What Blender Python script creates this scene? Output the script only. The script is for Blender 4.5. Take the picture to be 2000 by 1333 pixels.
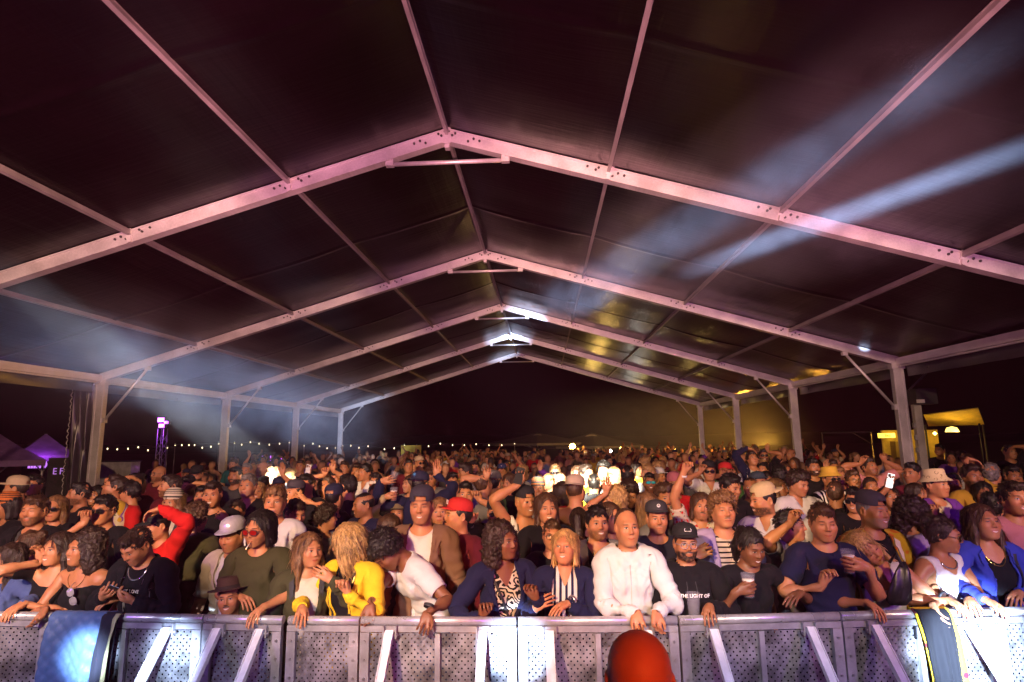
import bpy, bmesh, math, random
import numpy as np
from mathutils import Vector, Matrix

random.seed(7); RNG = np.random.default_rng(7)
SC = bpy.context.scene
COL = SC.collection
for _o in list(bpy.data.objects): bpy.data.objects.remove(_o)

# ---------------------------------------------------------------- camera
F_PX, YAW, PITCH, ROLL, CAM_H = 1162.1, -.0500, .1630, -.0150, 2.30
CAM = np.array([0, 0, CAM_H])
_fh = np.array([math.sin(YAW), math.cos(YAW), 0]); _r = np.array([math.cos(YAW), -math.sin(YAW), 0])
FWD = _fh * math.cos(PITCH) + np.array([0, 0, math.sin(PITCH)])
_u = -_fh * math.sin(PITCH) + np.array([0, 0, math.cos(PITCH)])
RIGHT = math.cos(ROLL) * _r + math.sin(ROLL) * _u
UP = math.cos(ROLL) * _u - math.sin(ROLL) * _r
cam = bpy.data.cameras.new("camera"); camo = bpy.data.objects.new("camera", cam); COL.objects.link(camo)
cam.sensor_width = 36; cam.lens = F_PX * 36 / 2000; cam.clip_end = 600; cam.clip_start = .05
camo.matrix_world = Matrix([[RIGHT[i], UP[i], -FWD[i], CAM[i]] for i in range(3)] + [[0, 0, 0, 1]])
SC.camera = camo

def ray(px, py):
    """direction through a photo pixel, one metre deep along the view axis"""
    return FWD + RIGHT * (px - 1000) / F_PX - UP * (py - 666.5) / F_PX
def at_depth(px, py, d): return CAM + ray(px, py) * d
def at_y(px, py, y):
    r = ray(px, py); return CAM + r * (y / r[1])
def at_z(px, py, z):
    r = ray(px, py); return CAM + r * ((z - CAM_H) / r[2])
def to_px(p):
    q = np.asarray(p, float) - CAM; d = q @ FWD
    return 1000 + F_PX * (q @ RIGHT) / d, 666.5 - F_PX * (q @ UP) / d, d

# ---------------------------------------------------------------- night sky, exposure
W = bpy.data.worlds.new("World"); SC.world = W; W.use_nodes = True
_nt = W.node_tree; _bg = _nt.nodes["Background"]
_sky = _nt.nodes.new("ShaderNodeTexSky"); _sky.sky_type = "NISHITA"; _sky.sun_disc = False
_sky.sun_elevation = math.radians(-7); _sky.sun_rotation = math.radians(200)
_nt.links.new(_sky.outputs[0], _bg.inputs[0]); _bg.inputs[1].default_value = .05
SC.view_settings.view_transform = "Standard"; SC.view_settings.look = "None"
SC.view_settings.exposure = 0.0; SC.view_settings.gamma = 1.0; SC.view_settings.use_curve_mapping = False
SC.cycles.use_denoising = True
SC.cycles.max_bounces = 6; SC.cycles.diffuse_bounces = 2; SC.cycles.glossy_bounces = 2; SC.cycles.transmission_bounces = 4
SC.cycles.transparent_max_bounces = 12; SC.cycles.volume_bounces = 0; SC.cycles.sample_clamp_indirect = 4
SC.cycles.volume_step_rate = 2.0; SC.cycles.volume_max_steps = 160

# ---------------------------------------------------------------- the stage lamps behind and beside the camera, plus added violet fill
def spot(name, loc, target, watts, color, deg, blend=.4, radius=.08):
    l = bpy.data.lights.new(name, "SPOT"); o = bpy.data.objects.new(name, l); COL.objects.link(o)
    l.energy = watts; l.color = color; l.spot_size = math.radians(deg); l.spot_blend = blend; l.shadow_soft_size = radius
    o.location = loc; o.rotation_euler = (Vector(target) - Vector(loc)).to_track_quat("-Z", "Y").to_euler()
    return o
WARM = (1, .61, .36); PINK = (1, .37, .40); COLD = (.52, .69, 1.0); PURPLE = (.52, .10, 1.0)
def aim(name, loc, az, el, watts, col, deg, blend, r):
    a, e = math.radians(az), math.radians(el); l = np.array(loc, float)
    return spot(name, l, l + 10 * np.array([math.sin(a) * math.cos(e), math.cos(a) * math.cos(e), math.sin(e)]), watts, col, deg, blend, r)
for _l, _az, _w in (((-2.6, -2.6, 4.3), -17, 5200), ((-2.4, -2.6, 4.3), 14, 4700), ((3.4, -2.4, 4.5), -12, 1500), ((3.6, -2.4, 4.5), 17, 2900)):
    aim("stage_wash", _l, _az, -9.5, _w, WARM, 42, .4, .10)
for _a in (-46, -15, 15, 46):
    _d = math.radians(_a); spot("roof_wash", (.4 * math.sin(_d), .2, 1.95), (9 * math.sin(_d), .2 + 9 * math.cos(_d), 1.95 + 4.6), 3700 if _a < 40 else 2100, PINK, 56, .75, .12)
spot("red_side_light", (.9, -1.2, 2.9), at_depth(1247, 1300, 1.5), 420, (1, .10, .02), 26, .5, .05)
for _x in (-3.2, -1.2, .9, 3.0): spot("pit_light", (_x, .6, 2.6), (_x * 1.1, 3.95, .52), 380, (.78, .78, 1), 40, .7, .05)
aim("violet_fill", (5.2, -1.0, 3.3), -24, -1, 620, (.50, .10, 1), 84, .7, .15)  # added violet fill from both sides, tints the crowd's shadows purple
aim("violet_fill", (-5.2, -1.0, 3.3), 24, -1, 480, (.42, .10, 1), 84, .7, .15)
# moving heads whose beams cross the smoke
def beam(start, end, watts, deg, blend, col=COLD, y0=-.6):
    s, e = np.asarray(start, float), np.asarray(end, float); d = (s - e) / (s[1] - e[1]); return spot("moving_head", s + d * (y0 - s[1]), e, watts, col, deg, blend, .04)
beam(at_depth(2000, 292, 3.2), (-1.14, 22.0, 6.15), 420000, 2.2, .9)
beam(at_depth(2000, 60, 2.0), (-1.1, 21.0, 6.05), 66000, 5.2, 1.)
beam(at_depth(0, 640, 3.4), at_y(735, 842, 30), 60000, 8.5, 1.)
spot("moving_head", (-2.2, -.8, 4.7), at_depth(1150, 925, 8.9), 80000, (1, .93, .75), 7.4, .45, .04)
spot("moving_head", (-2.8, -.8, 4.6), at_depth(517, 920, 9.3), 110000, (.95, 1, 1), 3.8, .5, .04)
spot("moving_head", (5.0, -.6, 2.9), at_y(1690, 674, 11.97), 26000, COLD, 1.3, .6, .03)
spot("pit_blinder", (1.5, 1.2, 1.2), at_z(1915, 1290, .95), 14000, COLD, 15, .8, .05)
spot("pit_blinder", (-.55, 1.0, 1.3), at_z(1008, 1262, 1.0), 7000, COLD, 9, .7, .05)
spot("pit_blinder", (-1.6, 1.2, 1.2), at_z(330, 1290, .95), 4200, COLD, 9, .8, .05)
spot("pit_blinder", (-2.2, 1.4, 1.2), at_z(140, 1300, .95), 4600, COLD, 8, .7, .05)

# ---------------------------------------------------------------- materials
class X:
    """shader maths: sockets with operators"""
    def __init__(s, nt, sock): s.nt, s.s = nt, sock
    def _m(s, op, *a, **k):
        n = s.nt.nodes.new("ShaderNodeMath"); n.operation = op
        for i, v in enumerate((s,) + a):
            if isinstance(v, X): s.nt.links.new(v.s, n.inputs[i])
            else: n.inputs[i].default_value = v
        return X(s.nt, n.outputs[0])
    def __add__(s, o): return s._m("ADD", o)
    def __radd__(s, o): return s._m("ADD", o)
    def __sub__(s, o): return s._m("SUBTRACT", o)
    def __rsub__(s, o): return (s * -1.) + o
    def __mul__(s, o): return s._m("MULTIPLY", o)
    def __rmul__(s, o): return s._m("MULTIPLY", o)
    def __truediv__(s, o): return s._m("DIVIDE", o)
    def abs(s): return s._m("ABSOLUTE")
    def sq(s): return s * s
    def sqrt(s): return s._m("SQRT")
    def sin(s): return s._m("SINE")
    def max(s, o): return s._m("MAXIMUM", o)
    def min(s, o): return s._m("MINIMUM", o)
    def step(s, a, b):
        """0 at a, 1 at b"""
        n = s.nt.nodes.new("ShaderNodeMapRange"); n.interpolation_type = "SMOOTHSTEP"
        s.nt.links.new(s.s, n.inputs[0]); n.inputs[1].default_value = a; n.inputs[2].default_value = b
        return X(s.nt, n.outputs[0])

class Mat:
    def __init__(s, name):
        s.m = bpy.data.materials.new(name); s.m.use_nodes = True; s.nt = s.m.node_tree
        s.b = s.nt.nodes["Principled BSDF"]
    def n(s, t, **k):
        x = s.nt.nodes.new(t)
        for a, v in k.items(): setattr(x, a, v)
        return x
    def attr(s, name, kind="GEOMETRY", out=2):
        a = s.n("ShaderNodeAttribute", attribute_name=name, attribute_type=kind); return X(s.nt, a.outputs[out])
    def vec(s, name):
        a = s.n("ShaderNodeAttribute", attribute_name=name); sp = s.n("ShaderNodeSeparateXYZ")
        s.nt.links.new(a.outputs[1], sp.inputs[0])
        return a.outputs[1], [X(s.nt, o) for o in sp.outputs]
    def noise(s, vec, scale, detail=3, stretch=None, rough=.55):
        if stretch:
            mp = s.n("ShaderNodeMapping"); mp.inputs[3].default_value = stretch
            if vec is not None: s.nt.links.new(vec, mp.inputs[0])
            vec = mp.outputs[0]
        t = s.n("ShaderNodeTexNoise"); t.inputs["Scale"].default_value = scale; t.inputs["Detail"].default_value = detail; t.inputs["Roughness"].default_value = rough
        if vec is not None: s.nt.links.new(vec, t.inputs[0])
        return X(s.nt, t.outputs[0])
    def obj(s): return s.n("ShaderNodeTexCoord").outputs["Object"]
    def mix(s, f, a, b, blend="MIX"):
        m = s.n("ShaderNodeMix", data_type="RGBA", blend_type=blend)
        for sock, v in ((m.inputs[0], f), (m.inputs[6], a), (m.inputs[7], b)):
            if isinstance(v, X): s.nt.links.new(v.s, sock)
            elif isinstance(v, bpy.types.NodeSocket): s.nt.links.new(v, sock)
            elif isinstance(v, (int, float)): sock.default_value = v
            else: sock.default_value = tuple(v) + (1,) * (4 - len(v))
        return m.outputs[2]
    def set(s, name, v):
        if isinstance(v, X): s.nt.links.new(v.s, s.b.inputs[name])
        elif isinstance(v, bpy.types.NodeSocket): s.nt.links.new(v, s.b.inputs[name])
        elif isinstance(v, (int, float)): s.b.inputs[name].default_value = v
        else: s.b.inputs[name].default_value = tuple(v) + (1,) * (4 - len(v))
    def bump(s, h, dist, strength=1.):
        b = s.n("ShaderNodeBump"); b.inputs["Distance"].default_value = dist; b.inputs["Strength"].default_value = strength
        s.nt.links.new(h.s, b.inputs["Height"]); s.nt.links.new(b.outputs[0], s.b.inputs["Normal"])

def plain(name, col, rough=.6, metal=0., bump=0., var=.15, scale=8.):
    m = Mat(name); n = m.noise(m.obj(), scale, 4)
    m.set("Base Color", m.mix(n.step(.3, .7), [c * (1 - var) for c in col], [min(1, c * (1 + var)) for c in col]))
    m.set("Roughness", (n * .25) + (rough - .12)); m.set("Metallic", metal)
    if bump: m.bump(m.noise(m.obj(), scale * 6, 4), bump, .6)
    return m.m
def glow(name, col, strength, base=(.8, .8, .8)):
    m = Mat(name); m.set("Base Color", base); m.set("Emission Color", col); m.set("Emission Strength", strength); return m.m
M = {}

# ---------------------------------------------------------------- mesh helpers
def tag(o, label=None, cat=None, group=None, kind=None):
    for k, v in (("label", label), ("category", cat), ("group", group), ("kind", kind)):
        if v: o[k] = v
    return o
def link_mesh(name, me, mat=None, parent=None, loc=None, rot=None):
    o = bpy.data.objects.new(name, me); COL.objects.link(o)
    if mat is not None and not len(me.materials): me.materials.append(mat)
    if parent is not None: o.parent = parent
    if loc is not None: o.location = loc
    if rot is not None: o.rotation_euler = rot
    return o
def empty(name, loc=(0, 0, 0), rz=0., parent=None):
    o = bpy.data.objects.new(name, None); COL.objects.link(o); o.location = loc; o.rotation_euler = (0, 0, rz); o.empty_display_size = .1
    if parent: o.parent = parent
    return o
class MB:
    """collects simple shapes into one mesh"""
    def __init__(s): s.bm = bmesh.new()
    def box(s, c, size, R=None, bevel=0.):
        g = bmesh.ops.create_cube(s.bm, size=1)["verts"]
        for v in g:
            p = np.array(v.co) * size
            if R is not None: p = R @ p
            v.co = p + np.array(c)
        return s
    def bar(s, a, b, w, h, up=(0, 0, 1), roll=0.):
        """square bar from a to b, W across and H along UP"""
        a, b = np.array(a, float), np.array(b, float); d = b - a; L = np.linalg.norm(d); d /= L
        up = np.array(up, float); x = np.cross(d, up)
        if np.linalg.norm(x) < 1e-5: x = np.cross(d, [0, 1, 0])
        x /= np.linalg.norm(x); z = np.cross(x, d)
        return s.box((a + b) / 2, (w, L, h), np.stack([x, d, z], 1))
    def tube(s, pts, r, seg=8, cap=True):
        pts = [np.array(p, float) for p in pts]; rings = []
        rr = r if hasattr(r, "__len__") else [r] * len(pts)
        t0 = None
        for i, p in enumerate(pts):
            d = pts[min(i + 1, len(pts) - 1)] - pts[max(i - 1, 0)]; d /= max(1e-9, np.linalg.norm(d))
            if t0 is None: t0 = np.cross(d, [0, 0, 1] if abs(d[2]) < .9 else [0, 1, 0])
            t0 = t0 - d * (t0 @ d); t0 /= np.linalg.norm(t0); b = np.cross(d, t0)
            rings.append([s.bm.verts.new(p + rr[i] * (math.cos(2 * math.pi * k / seg) * t0 + math.sin(2 * math.pi * k / seg) * b)) for k in range(seg)])
        for A, B in zip(rings, rings[1:]):
            for k in range(seg):
                f = s.bm.faces.new((A[k], A[(k + 1) % seg], B[(k + 1) % seg], B[k])); f.smooth = True
        if cap:
            s.bm.faces.new(rings[0][::-1]); s.bm.faces.new(rings[-1])
        return s
    def lathe(s, prof, seg=24, c=(0, 0, 0), sx=1., sy=1., cap=False):
        rings = [[s.bm.verts.new((c[0] + sx * r * math.cos(2 * math.pi * k / seg), c[1] + sy * r * math.sin(2 * math.pi * k / seg), c[2] + z)) for k in range(seg)] for r, z in prof]
        for A, B in zip(rings, rings[1:]):
            for k in range(seg):
                f = s.bm.faces.new((A[k], A[(k + 1) % seg], B[(k + 1) % seg], B[k])); f.smooth = True
        if cap: s.bm.faces.new(rings[0][::-1]); s.bm.faces.new(rings[-1])
        return s
    def quad(s, *p):
        s.bm.faces.new([s.bm.verts.new(q) for q in p]); return s
    def mesh(s, name, mat=None):
        bmesh.ops.recalc_face_normals(s.bm, faces=s.bm.faces)
        me = bpy.data.meshes.new(name); s.bm.to_mesh(me); s.bm.free()
        if mat is not None: me.materials.append(mat)
        return me
    def build(s, name, mat, parent=None, **k):
        return link_mesh(name, s.mesh(name, mat), None, parent, **k)
def hash3(i, j, k, seed):
    h = (i * 374761393 + j * 668265263 + k * 2147483647 + seed * 974634777) & 0xffffffff
    h = ((h ^ (h >> 13)) * 1274126177) & 0xffffffff
    return ((h ^ (h >> 16)) & 0xffff) / 65535.
def vnoise(P, seed=0):
    """value noise in -1..1 for an (n,3) array"""
    I = np.floor(P).astype(np.int64); f = P - I; f = f * f * (3 - 2 * f); r = 0
    for a in (0, 1):
        for b in (0, 1):
            for c in (0, 1):
                w = (f[:, 0] if a else 1 - f[:, 0]) * (f[:, 1] if b else 1 - f[:, 1]) * (f[:, 2] if c else 1 - f[:, 2])
                r = r + w * hash3(I[:, 0] + a, I[:, 1] + b, I[:, 2] + c, seed)
    return r * 2 - 1
def np_mesh(name, V, Q, mat=None, smooth=True, rest=None):
    """mesh from arrays; Q holds quads or triangles"""
    me = bpy.data.meshes.new(name); k = Q.shape[1]
    me.vertices.add(len(V)); me.vertices.foreach_set("co", np.ascontiguousarray(V, np.float32).ravel())
    me.loops.add(Q.size); me.loops.foreach_set("vertex_index", np.ascontiguousarray(Q, np.int32).ravel())
    me.polygons.add(len(Q)); me.polygons.foreach_set("loop_start", np.arange(0, Q.size, k, dtype=np.int32))
    if smooth: me.polygons.foreach_set("use_smooth", np.ones(len(Q), bool))
    me.update(calc_edges=True)
    if rest is not None:
        a = me.attributes.new("rest", "FLOAT_VECTOR", "POINT"); a.data.foreach_set("vector", np.ascontiguousarray(rest, np.float32).ravel())
    if mat is not None: me.materials.append(mat)
    return me
# ---------------------------------------------------------------- materials of the place
def mat_alu(name, col, rough, scale=3.):
    m = Mat(name); o = m.obj(); n = m.noise(o, scale, 5); n2 = m.noise(o, 40, 3, (1, .06, 1))
    m.set("Base Color", m.mix((n * .7 + n2 * .3).step(.3, .7), [c * .72 for c in col], col))
    m.set("Roughness", n.step(.2, .8) * .25 + rough); m.set("Metallic", .55); m.bump(n2, .002, .35); return m.m
M["frame_alu"] = mat_alu("frame_aluminium", (.62, .58, .58), .34)
M["purlin_alu"] = mat_alu("purlin_aluminium", (.34, .31, .31), .40)
M["rail_alu"] = mat_alu("rail_aluminium", (.66, .66, .68), .20, 6.)
M["brace_alu"] = mat_alu("brace_aluminium", (.82, .83, .85), .42, 5.); M["brace_alu"].node_tree.nodes["Principled BSDF"].inputs["Metallic"].default_value = .15
M["steel"] = mat_alu("dull_steel", (.44, .43, .45), .32, 7.)
M["bolt"] = plain("bolt_steel", (.35, .34, .34), .35, .8)
M["bolt_dark"] = plain("dark_bolt_hole", (.05, .045, .045), .5, .4)
def mat_sheet():
    m = Mat("scuffed_perforated_sheet"); o = m.obj(); n = m.noise(o, 3.2, 5); s = m.noise(o, 9, 6, (1, 1, 1), .7); sc = m.noise(o, 30, 3, (1, .2, 1.4))
    m.set("Base Color", m.mix((n * .6 + s * .4).step(.42, .62), (.12, .115, .12), (.40, .39, .41)))
    m.set("Roughness", s.step(.3, .7) * .3 + .26); m.set("Metallic", .6); m.bump(sc, .002, .3); return m.m
M["sheet"] = mat_sheet()
def mat_roof():
    m = Mat("blackout_tent_pvc"); o = m.obj()
    w = m.noise(o, 1.1, 3, (7, .35, 1)); w2 = m.noise(o, 2.3, 4, (.6, 9, 1)); n = m.noise(o, .8, 3)
    m.set("Base Color", m.mix(n.step(.3, .7), (.0022, .0004, .0014), (.0038, .0008, .0024)))
    m.set("Roughness", n * .1 + .26); m.set("Specular IOR Level", .17)
    m.bump(w * .7 + w2 * .3, .05, .20); return m.m
M["roof"] = mat_roof()
M["pvc_dark"] = plain("dark_side_pvc", (.03, .026, .032), .32, 0, .004, .2, 3)
def mat_ground():
    m = Mat("trampled_dark_ground"); o = m.obj(); n = m.noise(o, .6, 6); f = m.noise(o, 14, 5)
    m.set("Base Color", m.mix((n * .6 + f * .4).step(.35, .65), (.022, .020, .014), (.060, .052, .036))); m.set("Roughness", .92); m.bump(f, .02, .7); return m.m
M["ground"] = mat_ground()
M["dark"] = plain("matt_black", (.02, .02, .022), .6)
M["cable"] = plain("black_cable", (.015, .015, .015), .5)
M["hill"] = plain("dark_heath", (.012, .014, .010), .95, 0, 0, .3, .2)

# ---------------------------------------------------------------- ground and far land
gx = np.linspace(-260, 260, 53); gy = np.linspace(-30, 420, 46)
GX, GY = np.meshgrid(gx, gy, indexing="ij")
V = np.stack([GX.ravel(), GY.ravel(), np.zeros(GX.size)], 1)
V[:, 2] = np.where((np.abs(V[:, 0]) > 30) | (V[:, 1] > 60), vnoise(V * .05, 3) * .25, 0)
ii = np.arange(52)[:, None] * 46 + np.arange(45)[None]
Q = np.stack([ii, ii + 46, ii + 47, ii + 1], -1).reshape(-1, 4)
tag(link_mesh("ground", np_mesh("ground", V, Q, M["ground"])), kind="structure")
hx = np.linspace(-260, 260, 131); prof = 2.2 + 1.6 * vnoise(np.stack([hx * .03, hx * 0, hx * 0], 1), 5) + .7 * vnoise(np.stack([hx * .16, hx * 0 + 4, hx * 0], 1), 6)
rows = [(150, -.5, 0), (158, 0, .45), (170, 0, .9), (185, 0, 1.0), (230, 0, .8), (300, -.5, 0)]
V = np.concatenate([np.stack([hx, np.full_like(hx, y), z0 + prof * k], 1) for y, z0, k in rows])
ii = np.arange(len(rows) - 1)[:, None] * 131 + np.arange(130)[None]
tag(link_mesh("hill", np_mesh("hill", V, np.stack([ii, ii + 1, ii + 132, ii + 131], -1).reshape(-1, 4), M["hill"])), kind="structure")

# ---------------------------------------------------------------- the marquee
RX, RZ, HW, EZ = -1.141, 3.920 + CAM_H, 8.153, 1.483 + CAM_H
FY = [2.051 + 5 * i for i in range(6)]
tent = empty("marquee_tent", (RX, FY[0], 0))
tag(tent, "big dark clear-span marquee with pink-lit aluminium rafters arching over the whole crowd", "tent")
def T(x, y, z): return (x - RX, y - FY[0], z)           # tent space
SL = (RZ - EZ) / HW
def roof_z(s): return RZ - SL * HW * abs(s)
nrm = lambda sg: np.array([sg * SL, 0, 1]) / math.hypot(SL, 1)
RH, RW = .17, .105
rafter_me = {}
for sg in (-1, 1):
    b = MB(); n = nrm(sg)
    a, e = np.array([0, 0, RZ]), np.array([sg * HW, 0, EZ])
    b.bar(a - n * RH / 2, e - n * RH / 2, RW, RH, n)
    for k in (-1, 1):                                       # keder channels along both edges, a shade proud
        b.bar(a - n * .012 + np.array([0, k * (RW / 2 + .006), 0]), e - n * .012 + np.array([0, k * (RW / 2 + .006), 0]), .012, .024, n)
        b.bar(a - n * (RH - .012) + np.array([0, k * (RW / 2 + .006), 0]), e - n * (RH - .012) + np.array([0, k * (RW / 2 + .006), 0]), .012, .024, n)
    rafter_me[sg] = b.mesh("rafter", M["frame_alu"])
def bolts_me(sg, s):
    b = MB(); n = nrm(sg); d = np.array([sg, 0, -SL]) / math.hypot(1, SL)
    p = np.array([sg * HW * s, -RW / 2 - .004, roof_z(s)]) - n * RH * .45
    for dx, dz in ((-.27, .02), (-.16, .0), (-.13, .035), (.06, -.03), (.12, .02), (.2, .01)):
        c = p + d * dx + n * dz
        b.tube([c + np.array([0, .004, 0]), c - np.array([0, .012, 0])], .016, 7)
    return b.mesh("bolt_row", M["bolt_dark"])
bolt_me = {(sg, s): bolts_me(sg, s) for sg in (-1, 1) for s in (.03, .25, .5, .75)}
b = MB(); b.box((0, 0, 0), (.085, .012, .115)); b.box((0, 0, -.09), (.05, .05, .07)); clamp_me = b.mesh("clamp", M["frame_alu"])
b = MB()
for sg in (-1, 1):
    b.box((sg * .74, 0, RZ - SL * .74 - RH - .035), (.10, .07, .08))
b.tube([(-.74, 0, RZ - SL * .74 - RH - .045), (.74, 0, RZ - SL * .74 - RH - .045)], .028, 10)
tie_me = b.mesh("ridge_tie", M["frame_alu"])
b = MB()
b.box((0, -RW / 2 - .008, RZ - RH * .5 - .01), (.10, .016, RH + .05)); b.box((0, 0, RZ - RH - .05), (.06, .09, .07))
apex_me = b.mesh("apex_plate", M["frame_alu"])
post_me, knee_me = {}, {}
for sg in (-1, 1):
    b = MB(); x = sg * (HW - .03)
    b.box((x, 0, (EZ - .10) / 2), (.20, .115, EZ - .10))
    for k in (-1, 1):
        b.box((x + k * .075, -.0635, (EZ - .10) / 2), (.03, .012, EZ - .12)); b.box((x + k * .075, .0635, (EZ - .10) / 2), (.03, .012, EZ - .12))
    b.box((x, 0, .012), (.36, .30, .024)); b.box((x, 0, EZ - .17), (.25, .15, .13))
    post_me[sg] = b.mesh("post", M["frame_alu"])
    b = MB(); a = np.array([sg * (HW - 1.0), 0, roof_z(1 - 1.0 / HW) - RH - .03]); e = np.array([sg * (HW - .15), 0, EZ - .98])
    b.tube([a, e], .026, 10); b.box(a, (.10, .08, .09)); b.box(e, (.07, .10, .10))
    knee_me[sg] = b.mesh("knee_brace", M["frame_alu"])
purlin_mb = MB(); purlin_mb.box((0, 2.5, -.046), (.042, 5 - RW - .03, .056)); purlin_mb.box((0, 2.5, -.011), (.050, 5 - RW - .03, .012)); purlin_me = purlin_mb.mesh("purlin", M["purlin_alu"])
b = MB(); b.box((0, 2.5, -.08), (.10, 5 - RW - .03, .14)); b.box((0, 2.5, -.17), (.05, 5 - RW - .03, .03)); eave_me = b.mesh("eave_beam", M["frame_alu"])
for i, fy in enumerate(FY):
    dy = fy - FY[0]
    for sg in (-1, 1):
        r = link_mesh("rafter", rafter_me[sg], None, tent, (0, dy, 0))
        for s in (.03, .25, .5, .75):
            link_mesh("bolt_row", bolt_me[(sg, s)], None, r)["kind"] = "stuff"
        for s in (.25, .5, .75):
            link_mesh("clamp", clamp_me, None, r, (sg * HW * s, -RW / 2 - .012, roof_z(s) - .05), (0, sg * math.atan(SL), 0))
        if i in (1, 3, 5) or True:
            link_mesh("post", post_me[sg], None, tent, (0, dy, 0)); link_mesh("knee_brace", knee_me[sg], None, tent, (0, dy, 0))
    link_mesh("ridge_tie", tie_me, None, tent, (0, dy, 0)); link_mesh("apex_plate", apex_me, None, tent, (0, dy, 0))
    if i < 5:
        link_mesh("purlin", purlin_me, None, tent, (0, dy, RZ - .02))
        for sg in (-1, 1):
            for s in (.25, .5, .75):
                link_mesh("purlin", purlin_me, None, tent, (sg * HW * s, dy, roof_z(s)), (0, sg * math.atan(SL), 0))
            link_mesh("eave_beam", eave_me, None, tent, (sg * (HW - .02), dy, EZ - .02), (0, 0, 0))
# roof skins, one panel per bay and side, sagging a little between the frames
def roof_panel(sg, seed):
    nu, nv = 40, 26
    u = np.linspace(.0, 1.012, nu); v = np.sort(np.concatenate([np.linspace(0, 1, nv - 4), [.488, .496, .504, .512]])); U, Vv = np.meshgrid(u, v, indexing="ij")
    p = np.stack([sg * HW * U, 5 * Vv, RZ - SL * HW * U], -1).reshape(-1, 3)
    n = nrm(sg); Uf, Vf = U.ravel(), Vv.ravel()
    sag = -.045 * np.sin(math.pi * Vf) * np.abs(np.sin(math.pi * Uf * 4)) ** .7
    edge = np.minimum(Vf, 1 - Vf)
    pl = np.sin(edge * 60) * .010 * np.exp(-edge * 14)
    wr = vnoise(np.stack([p[:, 0] * .9, p[:, 1] * 2.2, p[:, 0] * 0 + seed], 1), seed) * .014 * np.clip(edge * 8, 0, 1)
    seam = -.012 * (np.abs(Vf - .5) < .006)
    p += n * (sag + pl + wr + seam + .012)[:, None]
    ii = np.arange(nu - 1)[:, None] * nv + np.arange(nv - 1)[None]
    return np_mesh("roof_panel", p, np.stack([ii, ii + nv, ii + nv + 1, ii + 1], -1).reshape(-1, 4), M["roof"])
for i in range(0, 5):
    for sg in (-1, 1):
        link_mesh("roof_panel", roof_panel(sg, 10 + i * 2 + sg), None, tent, (0, FY[0] + 5 * i - FY[0], 0))
# gutter valance hanging under the eaves on both sides
def valance(sg, seed):
    nv = 40; v = np.linspace(.02, .98, nv); rows = []
    for k, z in enumerate((0, -.13, -.27, -.34)):
        x = sg * (HW + .10) + .025 * vnoise(np.stack([v * 9, v * 0 + k * .7, v * 0 + seed], 1), seed) + .02 * k * .3
        rows.append(np.stack([x, 5 * v, np.full(nv, EZ - .05 + z)], 1))
    p = np.concatenate(rows); ii = np.arange(3)[:, None] * nv + np.arange(nv - 1)[None]
    return np_mesh("valance", p, np.stack([ii, ii + 1, ii + nv + 1, ii + nv], -1).reshape(-1, 4), M["pvc_dark"])
for i in range(0, 5):
    for sg in (-1, 1): link_mesh("valance", valance(sg, 31 + i + sg), None, tent, (0, 5 * i, 0))
# the gathered side curtain tied beside the left post of the second frame
cx, cy = RX - HW - .28, FY[2] + .05
ct = empty("side_curtain", (cx, cy, 0)); tag(ct, "dark side curtain gathered and hanging beside the left tent post", "curtain")
cw = []
na, nz = 46, 20
for k in range(nz):
    z = .15 + (EZ - .35) * k / (nz - 1)
    for j in range(na):
        t = j / (na - 1); fold = math.sin(t * 6 * math.pi + .5 * math.sin(z * 1.3)) * .07
        cw.append((-.30 + .60 * t + .02 * math.sin(z * 2 + t * 9), fold + .02 * math.sin(z * 3 + j), z))
ii = np.arange(nz - 1)[:, None] * na + np.arange(na - 1)[None]
link_mesh("curtain_cloth", np_mesh("curtain_cloth", np.array(cw), np.stack([ii, ii + 1, ii + na + 1, ii + na], -1).reshape(-1, 4), M["pvc_dark"]), None, ct)
lace = MB()
for k in range(26): 
    z = .3 + k * .125
    lace.tube([(-.33, -.03, z), (-.345 + .012 * math.sin(k), -.045, z + .05), (-.33, -.03, z + .11)], .008, 5)
lace.build("lacing", plain("lacing_rope", (.42, .40, .36), .7), ct)["kind"] = "stuff"

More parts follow.
